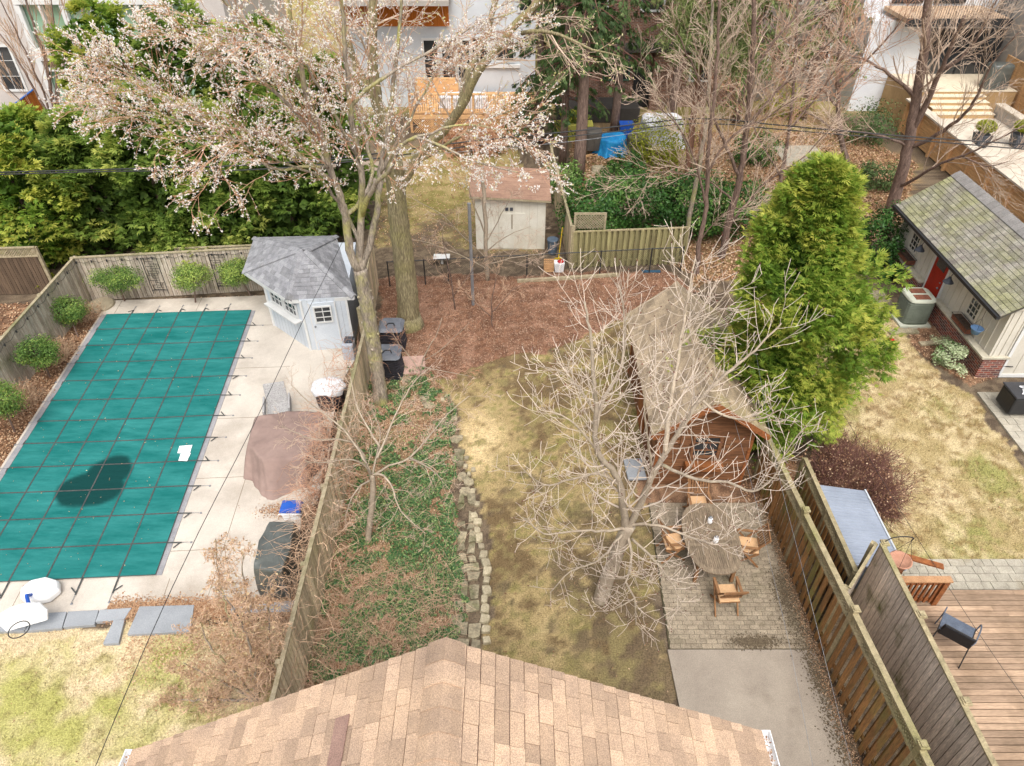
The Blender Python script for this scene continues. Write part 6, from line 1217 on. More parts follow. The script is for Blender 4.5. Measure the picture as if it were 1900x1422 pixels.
# covered furniture
def drape(name,label,cat,c,w,d,h,mat,rz=0,seed=1,n=64,pinch=.06,flare=.12,fold=.05,pw=4,top=.92,tilt=0,lumpy=.02,skew=0):
    r5=random.Random(seed); ph=[r5.uniform(0,6.28) for _ in range(6)]; m=MB(); rows=18; vs=[]
    def sup(t): 
        ct,st_=math.cos(t),math.sin(t); k=(abs(ct)**pw+abs(st_)**pw)**(-1/pw); return ct*k,st_*k
    prof=[(.0,1),(.2,1),(.4,1),(.6,1.0),(.75,1.0),(.87,.995),(top+.03,.97),(1.0,.9)]+[(1.0+flare*(j/9.)**1.5,.9-.9*j/9.) for j in range(1,10)]
    for j,(r,z) in enumerate(prof):
        for i in range(n):
            t_=6.2832*i/n; x,y=sup(t_); f=max(0,(.9-z))/.9; dr=1+fold*f*(math.sin(t_*7+ph[0])+.7*math.sin(t_*13+ph[1])+.5*math.sin(t_*23+ph[2]))-pinch*math.sin(math.pi*f)*(.6+.4*math.sin(t_*3+ph[3]))
            X=x*r*dr*w/2+skew*y*r*w; Yy=y*r*dr*d/2; Z=h*z+lumpy*math.sin(X*3+ph[4])*math.sin(Yy*3.3+ph[5])*(1 if z>.5 else 0)+tilt*X*min(1,z*1.3)*h
            if j>=len(prof)-1: Z=.01
            wr_=.045*(math.sin(X*9+Yy*4+ph[0]+2*math.sin(Yy*5))*.5+math.sin(Yy*11-X*6+ph[1]+2*math.sin(X*4))*.35)*min(w,d)*.35; Z+=wr_ if z>.3 else 0
            vs.append((c[0]+X*math.cos(rz)-Yy*math.sin(rz),c[1]+X*math.sin(rz)+Yy*math.cos(rz),c[2]+Z))
    N=len(prof); fs=[(j*n+i,j*n+(i+1)%n,(j+1)*n+(i+1)%n,(j+1)*n+i) for j in range(N-1) for i in range(n)]; m.add(vs,[tuple(f[::-1]) for f in fs]); o=m.build(name,mat,None,True); s_=o.modifiers.new('sub','SUBSURF'); s_.levels=1;s_.render_levels=1
    return tag(o,label,cat)
def drape_poly(name,label,cat,top,bot,zt,mat,fold=.05,seed=1,n=120,dome=.04,wr=.012,zb=.04):
    r5=random.Random(seed); ph=[r5.uniform(0,6.28) for _ in range(8)]
    def resamp(P):
        P=[Vector((p[0],p[1],0)) for p in P]; k=len(P); per=n//k; return [P[i].lerp(P[(i+1)%k],j/per) for i in range(k) for j in range(per)]
    A=resamp(top);B_=resamp(bot); N=len(A); c=sum(A,Vector())/N; vs=[];rings=[]
    for f in (.02,.25,.5,.7,.85,.95,.99): rings.append([(c.lerp(p,f),zt+dome*(1-f)) for p in A])
    for j in range(1,11):
        f=j/10; ring=[]
        for i,(p,q) in enumerate(zip(A,B_)):
            o=(q-c).normalized(); am=fold*f**.8*(math.sin(i*.55+ph[0])*.6+math.sin(i*.95+ph[1]+2*f)*.5+math.sin(i*.23+ph[2])*.7)-.05*math.sin(math.pi*f)*math.sin(i*.12+ph[3])
            ring.append((p.lerp(q,f**1.1)+o*am,zt+(zb-zt)*f))
        rings.append(ring)
    for j,ring in enumerate(rings):
        for i,(p,z) in enumerate(ring):
            z2=z+(wr*(math.sin(p.x*9+p.y*5+ph[4]+2*math.sin(p.y*6))+.7*math.sin(p.y*14-p.x*8+ph[5])+.6*math.sin(p.x*22+3*math.sin(p.y*9))) if j<7 else 0); vs.append((p.x,p.y,max(.045,z2)))
    R_=len(rings); m=MB(); m.add(vs,[(j*N+i,j*N+(i+1)%N,(j+1)*N+(i+1)%N,(j+1)*N+i) for j in range(R_-1) for i in range(N)]+[tuple(range(N))[::-1]]); return tag(m.build(name,mat,None,True),label,cat)
drape_poly('furniture_cover','large mauve brown cover draped over a patio set beside the pool','cover',[G(a,b_,.8) for a,b_ in ((474,773),(540,762),(598,765),(604,800),(566,850),(486,853),(459,824))],[G(a,b_) for a,b_ in ((468,805),(535,795),(606,795),(612,850),(572,905),(495,932),(457,888))],.8,m_cover,seed=3)
x=rng.normal(-5.7,.35,1500); y=rng.normal(11.75,.12,1500); L=rng.uniform(.02,.05,1500); tag(NQ('leaf_litter',flat_quads(x,y,x*0+.055,L,L*.6,.4),l_dry),kind='stuff')
# cooler
q=G(537,950); t=T('cool_box','white cool box with blue lid beside the mauve cover','cool box',(q.x,q.y,.04)); m=MB(); x_,y_=-5.47,11.58
m.hull([(x_+a*.25,y_+b_*.17,.36) for a,b_ in ((-1,-1),(1,-1),(1,1),(-1,1))],[(x_+a*.21,y_+b_*.14,.04) for a,b_ in ((-1,-1),(1,-1),(1,1),(-1,1))]); m.build('body',m_plast,t,bevel=.02)
m=MB(); m.hull([(x_+a*.235,y_+b_*.16,.47) for a,b_ in ((-1,-1),(1,-1),(1,1),(-1,1))],[(x_+a*.27,y_+b_*.19,.365) for a,b_ in ((-1,-1),(1,-1),(1,1),(-1,1))]); m.build('lid',m_blue,t,bevel=.02)
m=MB(); m.tube([(x_-.27,y_-.1,.3),(x_-.29,y_-.19,.33),(x_+.29,y_-.19,.33),(x_+.27,y_-.1,.3)],.012,6); m.build('handle',m_plast,t)
# charcoal covered barbecue
tp=[G(a,b_,1.05) for a,b_ in ((480,1004),(500,968),(545,968),(540,1014),(522,1060),(470,1052))]; cc_=sum(tp,Vector())/6
drape_poly('barbecue_cover','shiny charcoal cover over a long barbecue beside the fence','cover',tp,[cc_+(p-cc_)*1.08 for p in tp],1.05,m_bcover,seed=5,fold=.04,dome=.02)
# round fire table with white cover
t=T('covered_barrel','black barrel shaped cover with crumpled white top beside the vines','cover',(-5.4,15.9,.04)); c=Vector((-5.35,15.85,.04))
m=MB(); m.lathe(c,[(.36,0),(.4,.1),(.42,.4),(.43,.62),(.4,.66)],20); m.build('body',M('black_fabric',s(58,50,58),s(42,38,46),3,tint=0,rough=.7),t,True)
m=MB(); n_=24; vs=[]
for j,(r,z) in enumerate([(.44,.55),(.46,.64),(.44,.72),(.34,.75),(.2,.73),(.05,.74)]):
    for i in range(n_): a=6.2832*i/n_; k=1+.05*math.sin(a*5+j)+.03*math.sin(a*9); vs.append((c.x+r*k*math.cos(a)*1.1,c.y+r*k*math.sin(a)*.9,c.z+z+.02*math.sin(a*6+j*2)-(.05*math.sin(a*7) if j==0 else 0)))
m.add(vs,[(j*n_+i,j*n_+(i+1)%n_,(j+1)*n_+(i+1)%n_,(j+1)*n_+i) for j in range(5) for i in range(n_)]+[tuple(range(5*n_,6*n_))]); m.build('top_cover',m_wcover,t,True)
# wicker lounge chair
t=T('wicker_chair','grey wicker lounge chair on the pool deck','chair',(-6.75,15.4,.04)); c=Vector((-6.72,15.2,.04)); ang=.25; Mz=Matrix.Rotation(ang,3,'Z')
def bxr(m,c,Mz,x0,x1,y0,y1,z0,z1,tilt=0):
    Mx=Mz@Matrix.Rotation(tilt,3,'X'); m.box(Vector(c)+Mz@Vector(((x0+x1)/2,(y0+y1)/2,(z0+z1)/2)),(x1-x0,y1-y0,z1-z0),M=Mx)
m=MB(); bxr(m,c,Mz,-.3,.3,-.35,.35,.3,.36); m.build('seat',m_wick,t,bevel=.02)
m=MB(); bxr(m,c,Mz,-.3,.3,.36,.41,.3,.98,.25 if False else -.3); m.build('backrest',m_wick,t,bevel=.02)
m=MB(); bxr(m,c,Mz,.32,.38,-.3,.4,.32,.6); m.build('armrest',m_wick,t,bevel=.02); m=MB(); bxr(m,c,Mz,-.38,-.32,-.3,.4,.32,.6); m.build('armrest',m_wick,t,bevel=.02)
for a in (-.27,.27):
    for b_ in (-.3,.3): m=MB(); m.tube([c+Mz@Vector((a,b_,.32)),c+Mz@Vector((a,b_*1.1,0))],.02,6); m.build('leg',m_wick,t)
# pool filter / grey box at the pool house
q=(-5.2,18.15); t=T('filter_box','pale grey pump housing with dark top by the pool house door','box',(q[0],q[1],.04)); m=MB(); m.box((q[0],q[1],.34),(.36,.42,.6)); m.build('body',M('pump_grey',s(200,205,215),s(185,190,200),3,tint=0),t,bevel=.03); m=MB(); m.box((q[0]+.02,q[1]+.05,.67),(.28,.3,.08)); m.build('lid',m_dplast,t,bevel=.02)
# compost bins
for i,(px_,py_) in enumerate([(727,652),(722,700)]):
    q=G(px_,py_); c=Vector((q.x+.03,q.y+.2+(.1 if i==0 else 0),0)); t=T('compost_bin',['black compost bin with tray sides, the farther of the pair','black compost bin with tray sides, the nearer of the pair'][i],'compost bin',c,'compost bins by the blossom tree'); m=MB()
    for k in range(9): z=.09*k; w_=.41-.009*k; m.hull([(c.x+a*w_,c.y+b_*w_,z+.08) for a,b_ in ((-1,-.75),(-.75,-1),(.75,-1),(1,-.75),(1,.75),(.75,1),(-.75,1),(-1,.75))],[(c.x+a*(w_-.012),c.y+b_*(w_-.012),z) for a,b_ in ((-1,-.75),(-.75,-1),(.75,-1),(1,-.75),(1,.75),(.75,1),(-.75,1),(-1,.75))])
    m.build('body',M('compost_black',s(66,64,70),s(50,48,54),4,tint=0,rough=.5),t)
    o8=((-1,-.75),(-.75,-1),(.75,-1),(1,-.75),(1,.75),(.75,1),(-.75,1),(-1,.75)); m=MB(); m.hull([(c.x+a*.31,c.y+b_*.31,.9) for a,b_ in o8],[(c.x+a*.41,c.y+b_*.41,.81) for a,b_ in o8]); lid=m.build('lid',m_clid,t,bevel=.012)
    m=MB(); m.box((c.x,c.y-.02,.912),(.17,.03,.02)); m.box((c.x-.11,c.y-.09,.908),(.03,.16,.02),-.4); m.box((c.x+.11,c.y-.09,.908),(.03,.16,.02),.4); m.build('handle',m_black,lid)
m=MB(); m.prism(px([(745,664),(788,662),(790,694),(742,696)]),-.02,.045); tag(m.build('paving_slab',M('pink_slab',s(218,180,165),s(200,165,150),4,tint=0)),'square pinkish paving slab beside the compost bins','paving slab')
# metal pole
p=G(878,566); m=MB(); m.tube([p,p+Vector((0,0,3.85))],.055,12); m.lathe(p+Vector((0,0,3.85)),[(.06,0),(.06,.03),(.02,.05)],12); tag(m.build('metal_pole',m_galv),'plain grey galvanised pole in front of the small cream shed','pole')
# items by the small shed
q=G(820,492); m=MB(); m.box((q.x,q.y+.1,.3),(.62,.4,.03)); m.tube([(q.x,q.y+.1,0),(q.x,q.y+.1,.3)],.05,8); tag(m.build('white_board',m_white),'small white board on a stump behind the chain link fence','board')
q=G(1018,502); t=T('wooden_crate','small pale slatted wooden crate beside the cream shed','crate',(q.x,q.y,0)); m=MB()
for k in range(5):
    for sy in(-.16,.16): m.box((q.x,q.y+sy,.06+.08*k),(.36,.015,.05))
    for sx in(-.18,.18): m.box((q.x+sx,q.y,.06+.08*k),(.015,.3,.05))
m.box((q.x,q.y,.02),(.34,.3,.02)); m.build('slats',m_cedar,t)
q=G(1037,503); t=T('storage_tub','white plastic tub holding a red cloth next to the wooden crate','tub',(q.x,q.y,0)); m=MB(); m.hull([(q.x+a*.2,q.y+b_*.16,.4) for a,b_ in ((-1,-1),(1,-1),(1,1),(-1,1))],[(q.x+a*.16,q.y+b_*.13,0) for a,b_ in ((-1,-1),(1,-1),(1,1),(-1,1))]); m.build('body',m_plast,t,bevel=.02); m=MB(); m.lathe((q.x+.05,q.y,.38),[(.12,0),(.13,.04),(.06,.1)],9); m.build('cloth',m_redb,t)
q=G(1020,470); m=MB(); m.lathe((q.x+.1,q.y,0),[(.17,0),(.21,.55),(.23,.57),(.23,.62),(.19,.64)],16); tag(m.build('dustbin',M('blue_grey_bin',s(90,105,120),tint=0)),'blue grey round bin between the cream shed and the fence','bin')
q=G(1035,490); m=MB(); m.tube([(q.x,q.y,.0),(q.x+.15,q.y+.5,1.3)],.015,5); m.box((q.x,q.y-.02,.14),(.3,.04,.28),.3); tag(m.build('snow_shovel',M('yellow_plastic',s(225,190,40),tint=0)),'yellow shovel leaning behind the white tub','shovel')
q=G(1208,505); m=MB(); m.box((q.x,q.y,.03),(.7,.12,.05)); tag(m.build('blue_board',M('dull_blue',s(60,100,125),tint=0)),'flat blue board lying by the greenish fence','board')
# dining table
c=Vector((4.62,10.38,0)); t=T('dining_table','weathered oval teak dining table on the interlock patio','table',c); N=28; rx,ry,zt=.64,1.02,.75
def oval(a,k=1.): ct,st_=math.cos(a),math.sin(a); q=(abs(ct)**2.6+abs(st_)**2.6)**(-1/2.6); return (c.x+ct*q*rx*k,c.y+st_*q*ry*k)
m=MB()
for i in range(N):
    a,b_=6.2832*i/N,6.2832*(i+1)/N; o1,o2,i1,i2=oval(a),oval(b_),oval(a,.87),oval(b_,.87); m.tint=.5
    m.hull([(*i1,zt),(*i2,zt),(*o2,zt),(*o1,zt)][::-1],[(*i1,zt-.035),(*i2,zt-.035),(*o2,zt-.035),(*o1,zt-.035)][::-1])
m.build('rim',m_teak,t)
m=MB(); poly=[oval(6.2832*i/40,.865) for i in range(40)]
def slats(y0,y1,step,vert=True):
    global m
    if vert:
        x=c.x-.62
        while x<c.x+.62:
            pl=clip(clip(clip(clip(poly,0,x,True),0,x+step-.007,False),1,y0,True),1,y1,False); m.tint=rr.random()
            if len(pl)>2: m.prism(pl,zt-.03,zt-.004)
            x+=step
slats(c.y-1,c.y-.26,.045); slats(c.y+.26,c.y+1,.045)
for y_ in np.arange(c.y-.25,c.y+.25,.083):
    pl=clip(clip(poly,1,y_,True),1,y_+.076,False); m.tint=rr.random(); m.prism(pl,zt-.031,zt-.005)
m.build('top',m_teak,t)
for a in (-.42,.42):
    for b_ in (-.7,.7): m=MB(); m.bx(c.x+a-.035,c.x+a+.035,c.y+b_-.035,c.y+b_+.035,.03,zt-.035); m.build('leg',m_teakc,t)
m=MB(); m.bx(c.x-.42,c.x+.42,c.y-.72,c.y-.69,zt-.11,zt-.036); m.bx(c.x-.42,c.x+.42,c.y+.69,c.y+.72,zt-.11,zt-.036); m.build('apron',m_teakc,t)
for i,(px_,py_) in enumerate([(1317,968),(1328,1004)]):
    q=G(px_,py_,.78); L=T('lantern',['small white lantern nearer the shed on the dining table','small white lantern in the middle of the dining table'][i],'lantern',(q.x,q.y,zt),'white lanterns on the table'); m=MB(); m.lathe((q.x,q.y,zt),[(.055,0),(.06,.03),(.06,.13),(.045,.16)],14); m.build('body',m_plast,L,True); m=MB(); m.lathe((q.x,q.y,zt+.16),[(.04,0),(.045,.02),(.02,.045)],12); m.build('cap',m_galv,L)
def tchair(name,lab,cx,cy,rz):
    t=T(name,lab,'chair',(0,0,0),'teak chairs round the table'); w_=.24
    m=MB(); 
    for k in range(6): m.tint=rr.random(); m.bx(-.23,.23,-.22+.075*k,-.155+.075*k,.42,.44)
    m.build('seat',m_teakc,t); m=MB(); m.bx(-.22,.22,-.22,.22,.443,.49); m.build('cushion',m_cush,t,bevel=.018)
    for sx in(-1,1):
        m=MB(); m.beam((sx*.25,.28,0),(sx*.25,-.27,.66),.03,.04); m.build('leg',m_teakc,t); m=MB(); m.beam((sx*.215,-.28,0),(sx*.215,.22,.44),.03,.04); m.build('leg',m_teakc,t)
        m=MB(); m.beam((sx*.25,.0,.44),(sx*.25,.36,1.0),.032,.04,(0,1,0)); m.build('back_post',m_teakc,t); m=MB(); m.bx(sx*.25-.03,sx*.25+.03,-.27,.17,.66,.685); m.build('armrest',m_teakc,t)
    m=MB(); m.beam((-.23,.355,.98),(.23,.355,.98),.025,.07); m.beam((-.23,.2,.62),(.23,.2,.62),.025,.05); 
    for k in range(7): x=-.2+.0667*k; m.tint=rr.random(); m.beam((x,.2,.63),(x,.352,.96),.035,.012)
    m.build('backrest',m_teakc,t); t.location=(cx,cy,.03); t.rotation_euler=(0,0,rz); return t
tchair('dining_chair','teak chair with peach cushion at the shed end of the oval table',4.6,11.62,0)
tchair('dining_chair','teak chair with peach cushion on the left long side of the table',3.78,10.45,math.pi/2+.1)
tchair('dining_chair','teak chair with peach cushion on the fence side of the table',5.52,10.35,-math.pi/2-.15)
tchair('dining_chair','teak chair with peach cushion at the near end of the table',4.72,9.05,math.pi+.05)
m=MB(); m.box((3.3,13.2,.03),(.5,.75,.06),.05); tag(m.build('stone_slab',m_slab,bevel=.008),'pale square slab on the lawn at the left corner of the cedar shed','paving slab')
# black patio chair on the deck
t=T('patio_chair','black sling patio chair standing on the wooden deck','chair',(9.4,7.9,.28)); c=Vector((9.1,7.95,.28)); Mz=Matrix.Rotation(2.45,3,'Z'); V3=lambda x,y,z:c+Mz@Vector((x,y,z))*1.2
m=MB(); m.hull([V3(-.24,-.24,.45),V3(.24,-.24,.45),V3(.24,.2,.41),V3(-.24,.2,.41)],[V3(-.24,-.24,.44),V3(.24,-.24,.44),V3(.24,.2,.40),V3(-.24,.2,.40)]); m.build('seat',m_slingg,t)
m=MB(); m.hull([V3(-.24,.2,.42),V3(.24,.2,.42),V3(.22,.38,.86),V3(-.22,.38,.86)],[V3(-.24,.215,.41),V3(.24,.215,.41),V3(.22,.395,.85),V3(-.22,.395,.85)]); m.build('backrest',M('sling_back',s(48,50,56),tint=0),t)
for sx in (-1,1):
    m=MB(); m.tube(smooth([V3(sx*.27,-.3,0),V3(sx*.26,-.25,.4),V3(sx*.27,-.22,.62),V3(sx*.28,-.05,.66),V3(sx*.27,.22,.64),V3(sx*.24,.3,.62)],.06),.014,6); m.build('armrest',m_slingg,t)
    m=MB(); m.tube([V3(sx*.25,-.25,.44),V3(sx*.25,.2,.41),V3(sx*.23,.38,.88)],.014,6); m.build('side_frame',m_black,t); m=MB(); m.tube([V3(sx*.25,.18,.42),V3(sx*.28,.34,0)],.014,6); m.build('leg',m_black,t)
m=MB(); m.tube([V3(-.23,.385,.88),V3(.23,.385,.88)],.014,6); m.build('top_rail',m_black,t)
# stained railing section at the deck edge
t=T('deck_railing','short stained wooden railing at the far edge of the deck','railing',(8.7,9.0,.28)); m=MB(); m.beam((8.0,8.95,1.14),(9.35,8.95,1.14),.15,.04); m.build('top_rail',M('pale_rail',s(205,160,118),s(180,135,98),4,tint=0),t)
m=MB(); m.beam((8.05,8.95,1.0),(9.25,8.95,1.0),.04,.07); m.beam((8.05,8.95,.42),(9.25,8.95,.42),.04,.07); m.build('rail',m_railw,t)
for k in range(9): m=MB(); m.tint=rr.random(); x=8.15+.12*k; m.bx(x,x+.05,8.9,8.94,.36,1.04); m.build('baluster',m_railw,t)
m=MB(); m.bx(9.2,9.31,8.88,8.99,.28,1.11); m.build('post',m_railw,t)
t=T('deck_railing','stair handrail behind the stained railing section','railing',(9.1,9.7,0)); m=MB(); m.beam((8.6,9.55,1.15),(9.35,9.3,1.1),.14,.04); m.build('top_rail',m_railw,t); m=MB(); m.bx(8.6,8.7,9.48,9.58,0,1.12); m.build('post',m_railw,t)
# hanging planter
t=T('hanging_planter','terracotta coloured hanging pot on a black hook by the screen end post','planter',(8.05,9.25,1.2)); c=Vector((8.2,9.15,1.3)); m=MB(); m.lathe(c,[(.13,0),(.2,.2),(.235,.24),(.235,.27),(.21,.27),(.19,.22)],20); m.build('pot',m_terra,t,True); m=MB(); m.lathe(c+Vector((0,0,.19)),[(.17,0),(.17,.012)],14); m.build('soil',m_soil,t)
m=MB(); m.tube(smooth([(7.6,9.1,2.2),(7.75,9.12,2.32),(8.0,9.13,2.36),(8.22,9.15,2.28),(8.2,9.15,2.2)],.05),.012,6); m.build('hook',m_black,t)
m=MB(); 
for a in (0,2.1,4.2): m.tube([(8.2,9.15,2.2),c+Vector((math.cos(a)*.22,math.sin(a)*.22,.26))],.004,4,False)
m.build('hanger',m_black,t)
# low store with ribbed metal roof
t=T('metal_roof_store','low garden store with pale ribbed metal roof behind the lattice fence','store',(8.1,10.6,0)); m=MB(); m.bx(7.55,8.55,9.5,11.7,0,.72); m.build('body',m_dplast,t)
R4=[Vector(p) for p in ((7.42,11.8,.98),(8.68,11.75,.8),(8.68,9.45,.8),(7.42,9.45,.98))]; m=MB(); m.hull(R4[::-1],[p-Vector((0,0,.05)) for p in R4][::-1]); 
m.build('roof_panel',m_metalroof,t)
m=MB(); k=0
while k<24: y_=9.5+.096*k; m.tint=rr.random(); m.beam((7.43,y_,.986),(8.67,y_,.806),.012,.014); k+=1
m.build('roof_rib',m_metalroof,t); m=MB(); m.beam((8.69,11.78,.8),(8.69,9.42,.8),.04,.05); m.build('edge_trim',M('trim_white',s(215,220,225),tint=0),t)
# AC condenser
c=Vector((13.75,20.35,.06)); t=T('condenser','green grey air conditioning unit with rusty top grilles beside the red door','air conditioner',c); m=MB(); m.prism([(c.x-.55,c.y-.55),(c.x+.5,c.y-.55),(c.x+.5,c.y+.5),(c.x-.55,c.y+.5)],-.02,.06); m.build('base',m_acl,t)
def rsq(r,z,n=32,pw=5): 
    o=[]
    for i in range(n): a=6.2832*i/n; ct,st_=math.cos(a),math.sin(a); k=(abs(ct)**pw+abs(st_)**pw)**(-1/pw); o.append((c.x+ct*k*r,c.y+st_*k*r,z))
    return o
m=MB(); m.hull(rsq(.43,.92),rsq(.45,.06)); 
bd=m.build('body',m_acm,t,True); m=MB()
for k in range(12): m.hull(rsq(.452,.16+.062*k),rsq(.456,.13+.062*k))
m.build('louvre',m_acm,bd)
m=MB(); m.hull(rsq(.44,1.0),rsq(.47,.92)); m.build('top',m_acl,t,True,bevel=.01)
for dy in (-.2,.2): m=MB(); m.box((c.x,c.y+dy,1.008),(.5,.28,.02)); m.build('grille',m_rust,t)
q=G(1650,636); m=MB(); m.lathe((q.x,q.y,0),[(.05,0),(.13,.05),(.14,.09),(.12,.13),(.04,.16)],14,1.15,.85); tag(m.build('red_ball',m_redb,None,True),'small red ball lying on the right lawn','ball')
t=T('hanging_basket','pale blue hanging pot on a scroll bracket at the garage corner','planter',(14.2,17.75,1.2)); c=Vector((14.2,17.75,1.25)); m=MB(); m.lathe(c,[(.11,0),(.16,.16),(.19,.2),(.17,.2),(.15,.15)],18); m.build('pot',m_bluepot,t,True); m=MB(); m.lathe(c+Vector((0,0,.13)),[(.14,0),(.14,.01)],14); m.build('soil',m_bluepot,t)
m=MB(); m.tube(smooth([(14.54,17.5,2.0),(14.45,17.55,2.2),(14.3,17.65,2.28),(14.18,17.72,2.2),(14.2,17.75,2.1)],.05),.012,6); m.tube([(14.2,17.75,2.1),(14.2,17.75,1.8)],.006,4)
for a in (0,2.1,4.2): m.tube([(14.2,17.75,1.8),c+Vector((math.cos(a)*.17,math.sin(a)*.17,.2))],.004,4,False)
m.build('bracket',m_black,t)
for i,(x_,y_,w_,d_,rz) in enumerate([(13.1,21.3,.9,1.5,.1),(13.2,19.55,1.0,.25,.05),(13.9,18.9,.9,.18,.1)]):
    m=MB(); m.tint=.3+.3*i; m.box((x_,y_,.02),(w_,d_,.08),rz); tag(m.build('stepping_slab',m_flag,bevel=.008),['large flat stepping slab left of the air conditioner','narrow stepping slab in front of the air conditioner','pale kerb stone at the edge of the soil bed near the brick wall'][i],'paving slab')
# barbecue at right edge
t=T('barbecue','black barbecue with crumpled white bag on top at the right edge','barbecue',(14.0,15.0,0)); c=Vector((14.9,15.6,.03)); m=MB(); m.box(c+Vector((0,0,.4)),(1.1,.7,.6),.0); m.build('body',m_black,t,bevel=.05); m=MB(); m.box(c+Vector((0,0,.74)),(1.16,.74,.06)); m.build('lid',M('bbq_lid',s(70,70,74),tint=0,rough=.4),t,bevel=.03)
drape('plastic_bag','crumpled white plastic bag lying on the black barbecue','bag',(15.0,15.55,.81),.6,.45,.14,m_wcover,rz=.5,seed=31,fold=.16,flare=.3,pw=2.4,lumpy=.04)
# far garden things
q=G(1110,262); drape('tarpaulin','bright blue tarpaulin heaped beside the spruce trunk','tarp',(5.0,35.2,0),1.4,1.2,.8,m_tarp,seed=41,fold=.12,flare=.25,pw=2.5,lumpy=.15)
m=MB(); P=[G(1105,285),G(1150,258),G(1158,268),G(1125,290)]; m.hull([p+Vector((0,0,.06)) for p in P],P); tag(m.build('tarpaulin',m_tarp),'flat end of blue tarpaulin spread on the ground in front of the heap','tarp')
q=G(1098,283); drape('barbecue_cover','brownish grey covered kettle barbecue in front of the blue tarpaulin','cover',(q.x,q.y-.1,.25),.85,.8,.95,m_gcover,seed=42,fold=.05,flare=-.1,pw=3)
q=G(1186,258); drape('furniture_cover','big off white cover over furniture on the far terrace','cover',(7.75,36.6,0),2.1,2.1,1.2,m_wcover,seed=43,fold=.05,pw=4)
q=G(1160,254); m=MB(); m.hull([(q.x+a*.38,q.y+b_*.32,.75) for a,b_ in ((-1,-1),(1,-1),(1,1),(-1,1))],[(q.x+a*.3,q.y+b_*.26,0) for a,b_ in ((-1,-1),(1,-1),(1,1),(-1,1))]); tag(m.build('recycling_box',m_blue,bevel=.03),'blue recycling box beside the off white cover','box')
q=G(1180,282); drape('chair_cover','small grey cover over a chair beside the golden shrub','cover',(q.x,q.y,0),1.0,1.0,.85,m_gcover,seed=44,fold=.08,pw=3)
RP=sorted((rr.uniform(1085,1180),rr.uniform(300,345)) for _ in range(16)); RL=[ORD[i]+' flat rock from the left in the rockery behind the laurel hedge' for i in range(16)]
for i in range(16):
    a,b_=RP[i]; q=G(a,b_); m=MB(); m.tint=rr.random(); r_=rr.uniform(.2,.45); n_=7; ph=rr.random()*6
    m.hull([(q.x+r_*.85*math.cos(ph+6.28*k/n_)*rr.uniform(.8,1.1),q.y+r_*.6*math.sin(ph+6.28*k/n_),.12+.05*rr.random()) for k in range(n_)],[(q.x+r_*math.cos(ph+6.28*k/n_),q.y+r_*.7*math.sin(ph+6.28*k/n_),-.05) for k in range(n_)]); tag(m.build('rock',m_stone,bevel=.03),RL[i],'rock','rockery stones')
for i in range(3):
    q=G([1105,1122,1138][i],[288,284,280][i]); m=MB(); m.box((q.x,q.y,.05+.0),(1.6,.16,.06),.5+.1*i); m.tint=.5; tag(m.build('timber_plank',m_cedar),['nearest pale plank lying in front of the blue tarpaulin','middle pale plank lying in front of the blue tarpaulin','farthest pale plank lying in front of the blue tarpaulin'][i],'plank','loose planks')
drape('furniture_cover','white covered seating on the orange cedar deck','cover',(-2.6,39.3,.95),2.6,1.0,.6,m_wcover,seed=45,fold=.03,pw=6,flare=.03)
drape('barbecue_cover','black covered barbecue at the top right beside the cedar fence','cover',(25.4,38.9,1.99),1.2,.9,1.25,m_bcover,seed=46,fold=.05,pw=4,flare=.02)
# trellises on the pool fence
for i,(pts4,lab) in enumerate([([(258,489),(286,488),(310,552),(282,556)],'black metal wall trellis, left one on the back fence'),([(386,487),(415,486),(437,545),(408,550)],'black metal wall trellis, right one on the back fence')]):
    A=PY(*pts4[0],21.52+.3*i);Bq=PY(*pts4[1],21.52+.3*i); w_=(Bq.x-A.x); cx_=(PY(*pts4[2],21.5).x+PY(*pts4[3],21.5).x)/2 if 0 else A.x+w_/2; t=T('wall_trellis',lab,'garden trellis',(cx_,21.55+.27*i,0),'metal trellises on the fence'); yb=(FBL.y+(FBR.y-FBL.y)*(cx_-FBL.x)/(FBR.x-FBL.x))-.06
    m=MB(); x0_,x1_=cx_-.27,cx_+.27; 
    for a,b_ in (((x0_,.15),(x0_,1.6)),((x1_,.15),(x1_,1.6)),((x0_,1.6),(x1_,1.6)),((x0_,.3),(x1_,.3))): m.tube([(a[0],yb,a[1]),(b_[0],yb,b_[1])],.012,5)
    m.build('frame',m_black,t); m=MB(); r6=random.Random(i)
    for k in range(13):
        z=.32+.095*k; a=x0_+r6.choice([0,.09,.18]); b_=x1_-r6.choice([0,.09,.18]); m.tube([(a,yb,z),(b_,yb,z)],.007,4,False); x_=r6.choice([x0_+.09,x0_+.18,x0_+.27,x0_+.36,x0_+.45]); m.tube([(x_,yb,z),(x_,yb,min(1.6,z+r6.choice([.1,.19,.28])))],.007,4,False)
    m.build('bars',m_black,t)
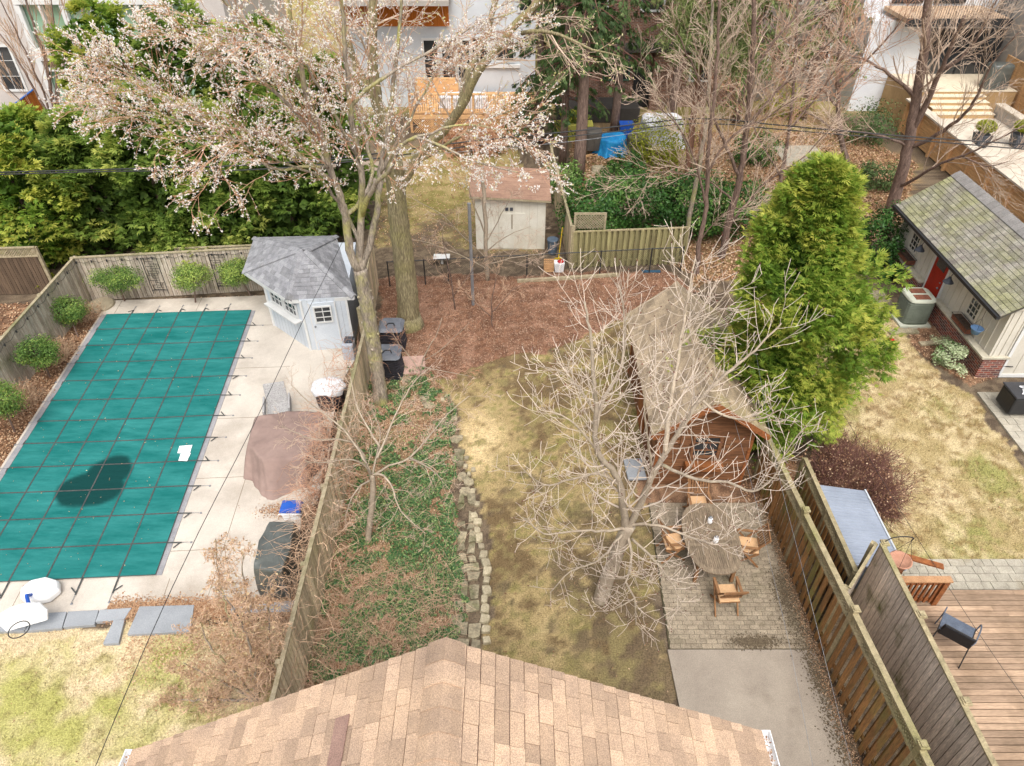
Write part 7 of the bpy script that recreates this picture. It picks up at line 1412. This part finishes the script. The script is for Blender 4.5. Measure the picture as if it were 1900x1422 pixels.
# string lights
t=T('string_lights','string of small dark bulbs hung along the top of the pool fences','string lights',(FBL.x,FBL.y,1.6)); m=MB(); bb=MB()
def sl_(a,b_,n_):
    for k in range(n_):
        p=a.lerp(b_,k/n_);q=a.lerp(b_,(k+1)/n_); md=(p+q)/2-Vector((0,0,.1)); m.tube(smooth([p,md,q],.1),.006,4,False); bb.lathe(q-Vector((0,0,.09)),[(.02,0),(.03,.03),(.015,.08)],6)
sl_(Vector((FBL.x+.06,FBL.y-.06,1.64)),Vector((FBR.x,FBR.y-.06,1.64)),13); sl_(Vector((-14.66,8,1.55)),Vector((FBL.x+.07,FBL.y-.07,1.64)),20); m.build('cable',m_black,t); bb.build('bulb',m_black,t)
# utility cables
def cable(label,pts,r,mat=m_black,sag_=0):
    m=MB(); m.tube(smooth(pts,.8),r,5); o=m.build('cable',mat); return tag(o,label,'cable')
Wp=[(-260,328,21),(0,320,21),(220,314,21.2),(450,307,21.4),(650,291,21.8),(860,264,22.6),(1100,240,23.4),(1295,220,24)]
cable('thick black overhead cable crossing the whole upper picture, upper strand',P3(Wp+[(1420,230,24.2),(1560,243,24.8),(1720,256,24.5),(1900,268,24),(2100,280,24)]),.022)
cable('thick black overhead cable crossing the whole upper picture, lower strand',P3([(a,b_+4+ (a>300)*5,c_) for a,b_,c_ in Wp]+[(1420,238,24.2),(1560,250,24.8),(1720,262,24.5),(1900,277,24),(2100,290,24)]),.02)
cable('thin grey overhead cable dropping behind the blossom tree to the right',P3([(560,302,25.5),(750,290,25.5),(900,278,25.5),(1100,258,25.3),(1295,228,25.2)]),.009,m_galv)
cable('thin black service wire falling diagonally across the pool deck to the lower left lawn',P3([(690,330,20),(640,440,17),(560,600,13.5),(470,790,10.5),(370,985,8),(270,1200,6),(170,1440,4.4)]),.007)
cable('thin wire above the patio running to the driveway, left one',P3([(1340,700,14),(1390,880,11),(1430,1050,8.5),(1470,1220,6.8),(1515,1460,5)]),.004,m_galv)
cable('thin wire above the patio running to the driveway, right one',P3([(1400,640,14),(1440,860,11),(1490,1060,8.5),(1540,1260,6.8),(1590,1460,5)]),.004,m_galv)
cable('thin wire crossing the right lawn and the wooden deck',P3([(1560,760,14),(1660,930,11),(1760,1090,8.8),(1860,1240,7.2),(1960,1380,6)]),.005)
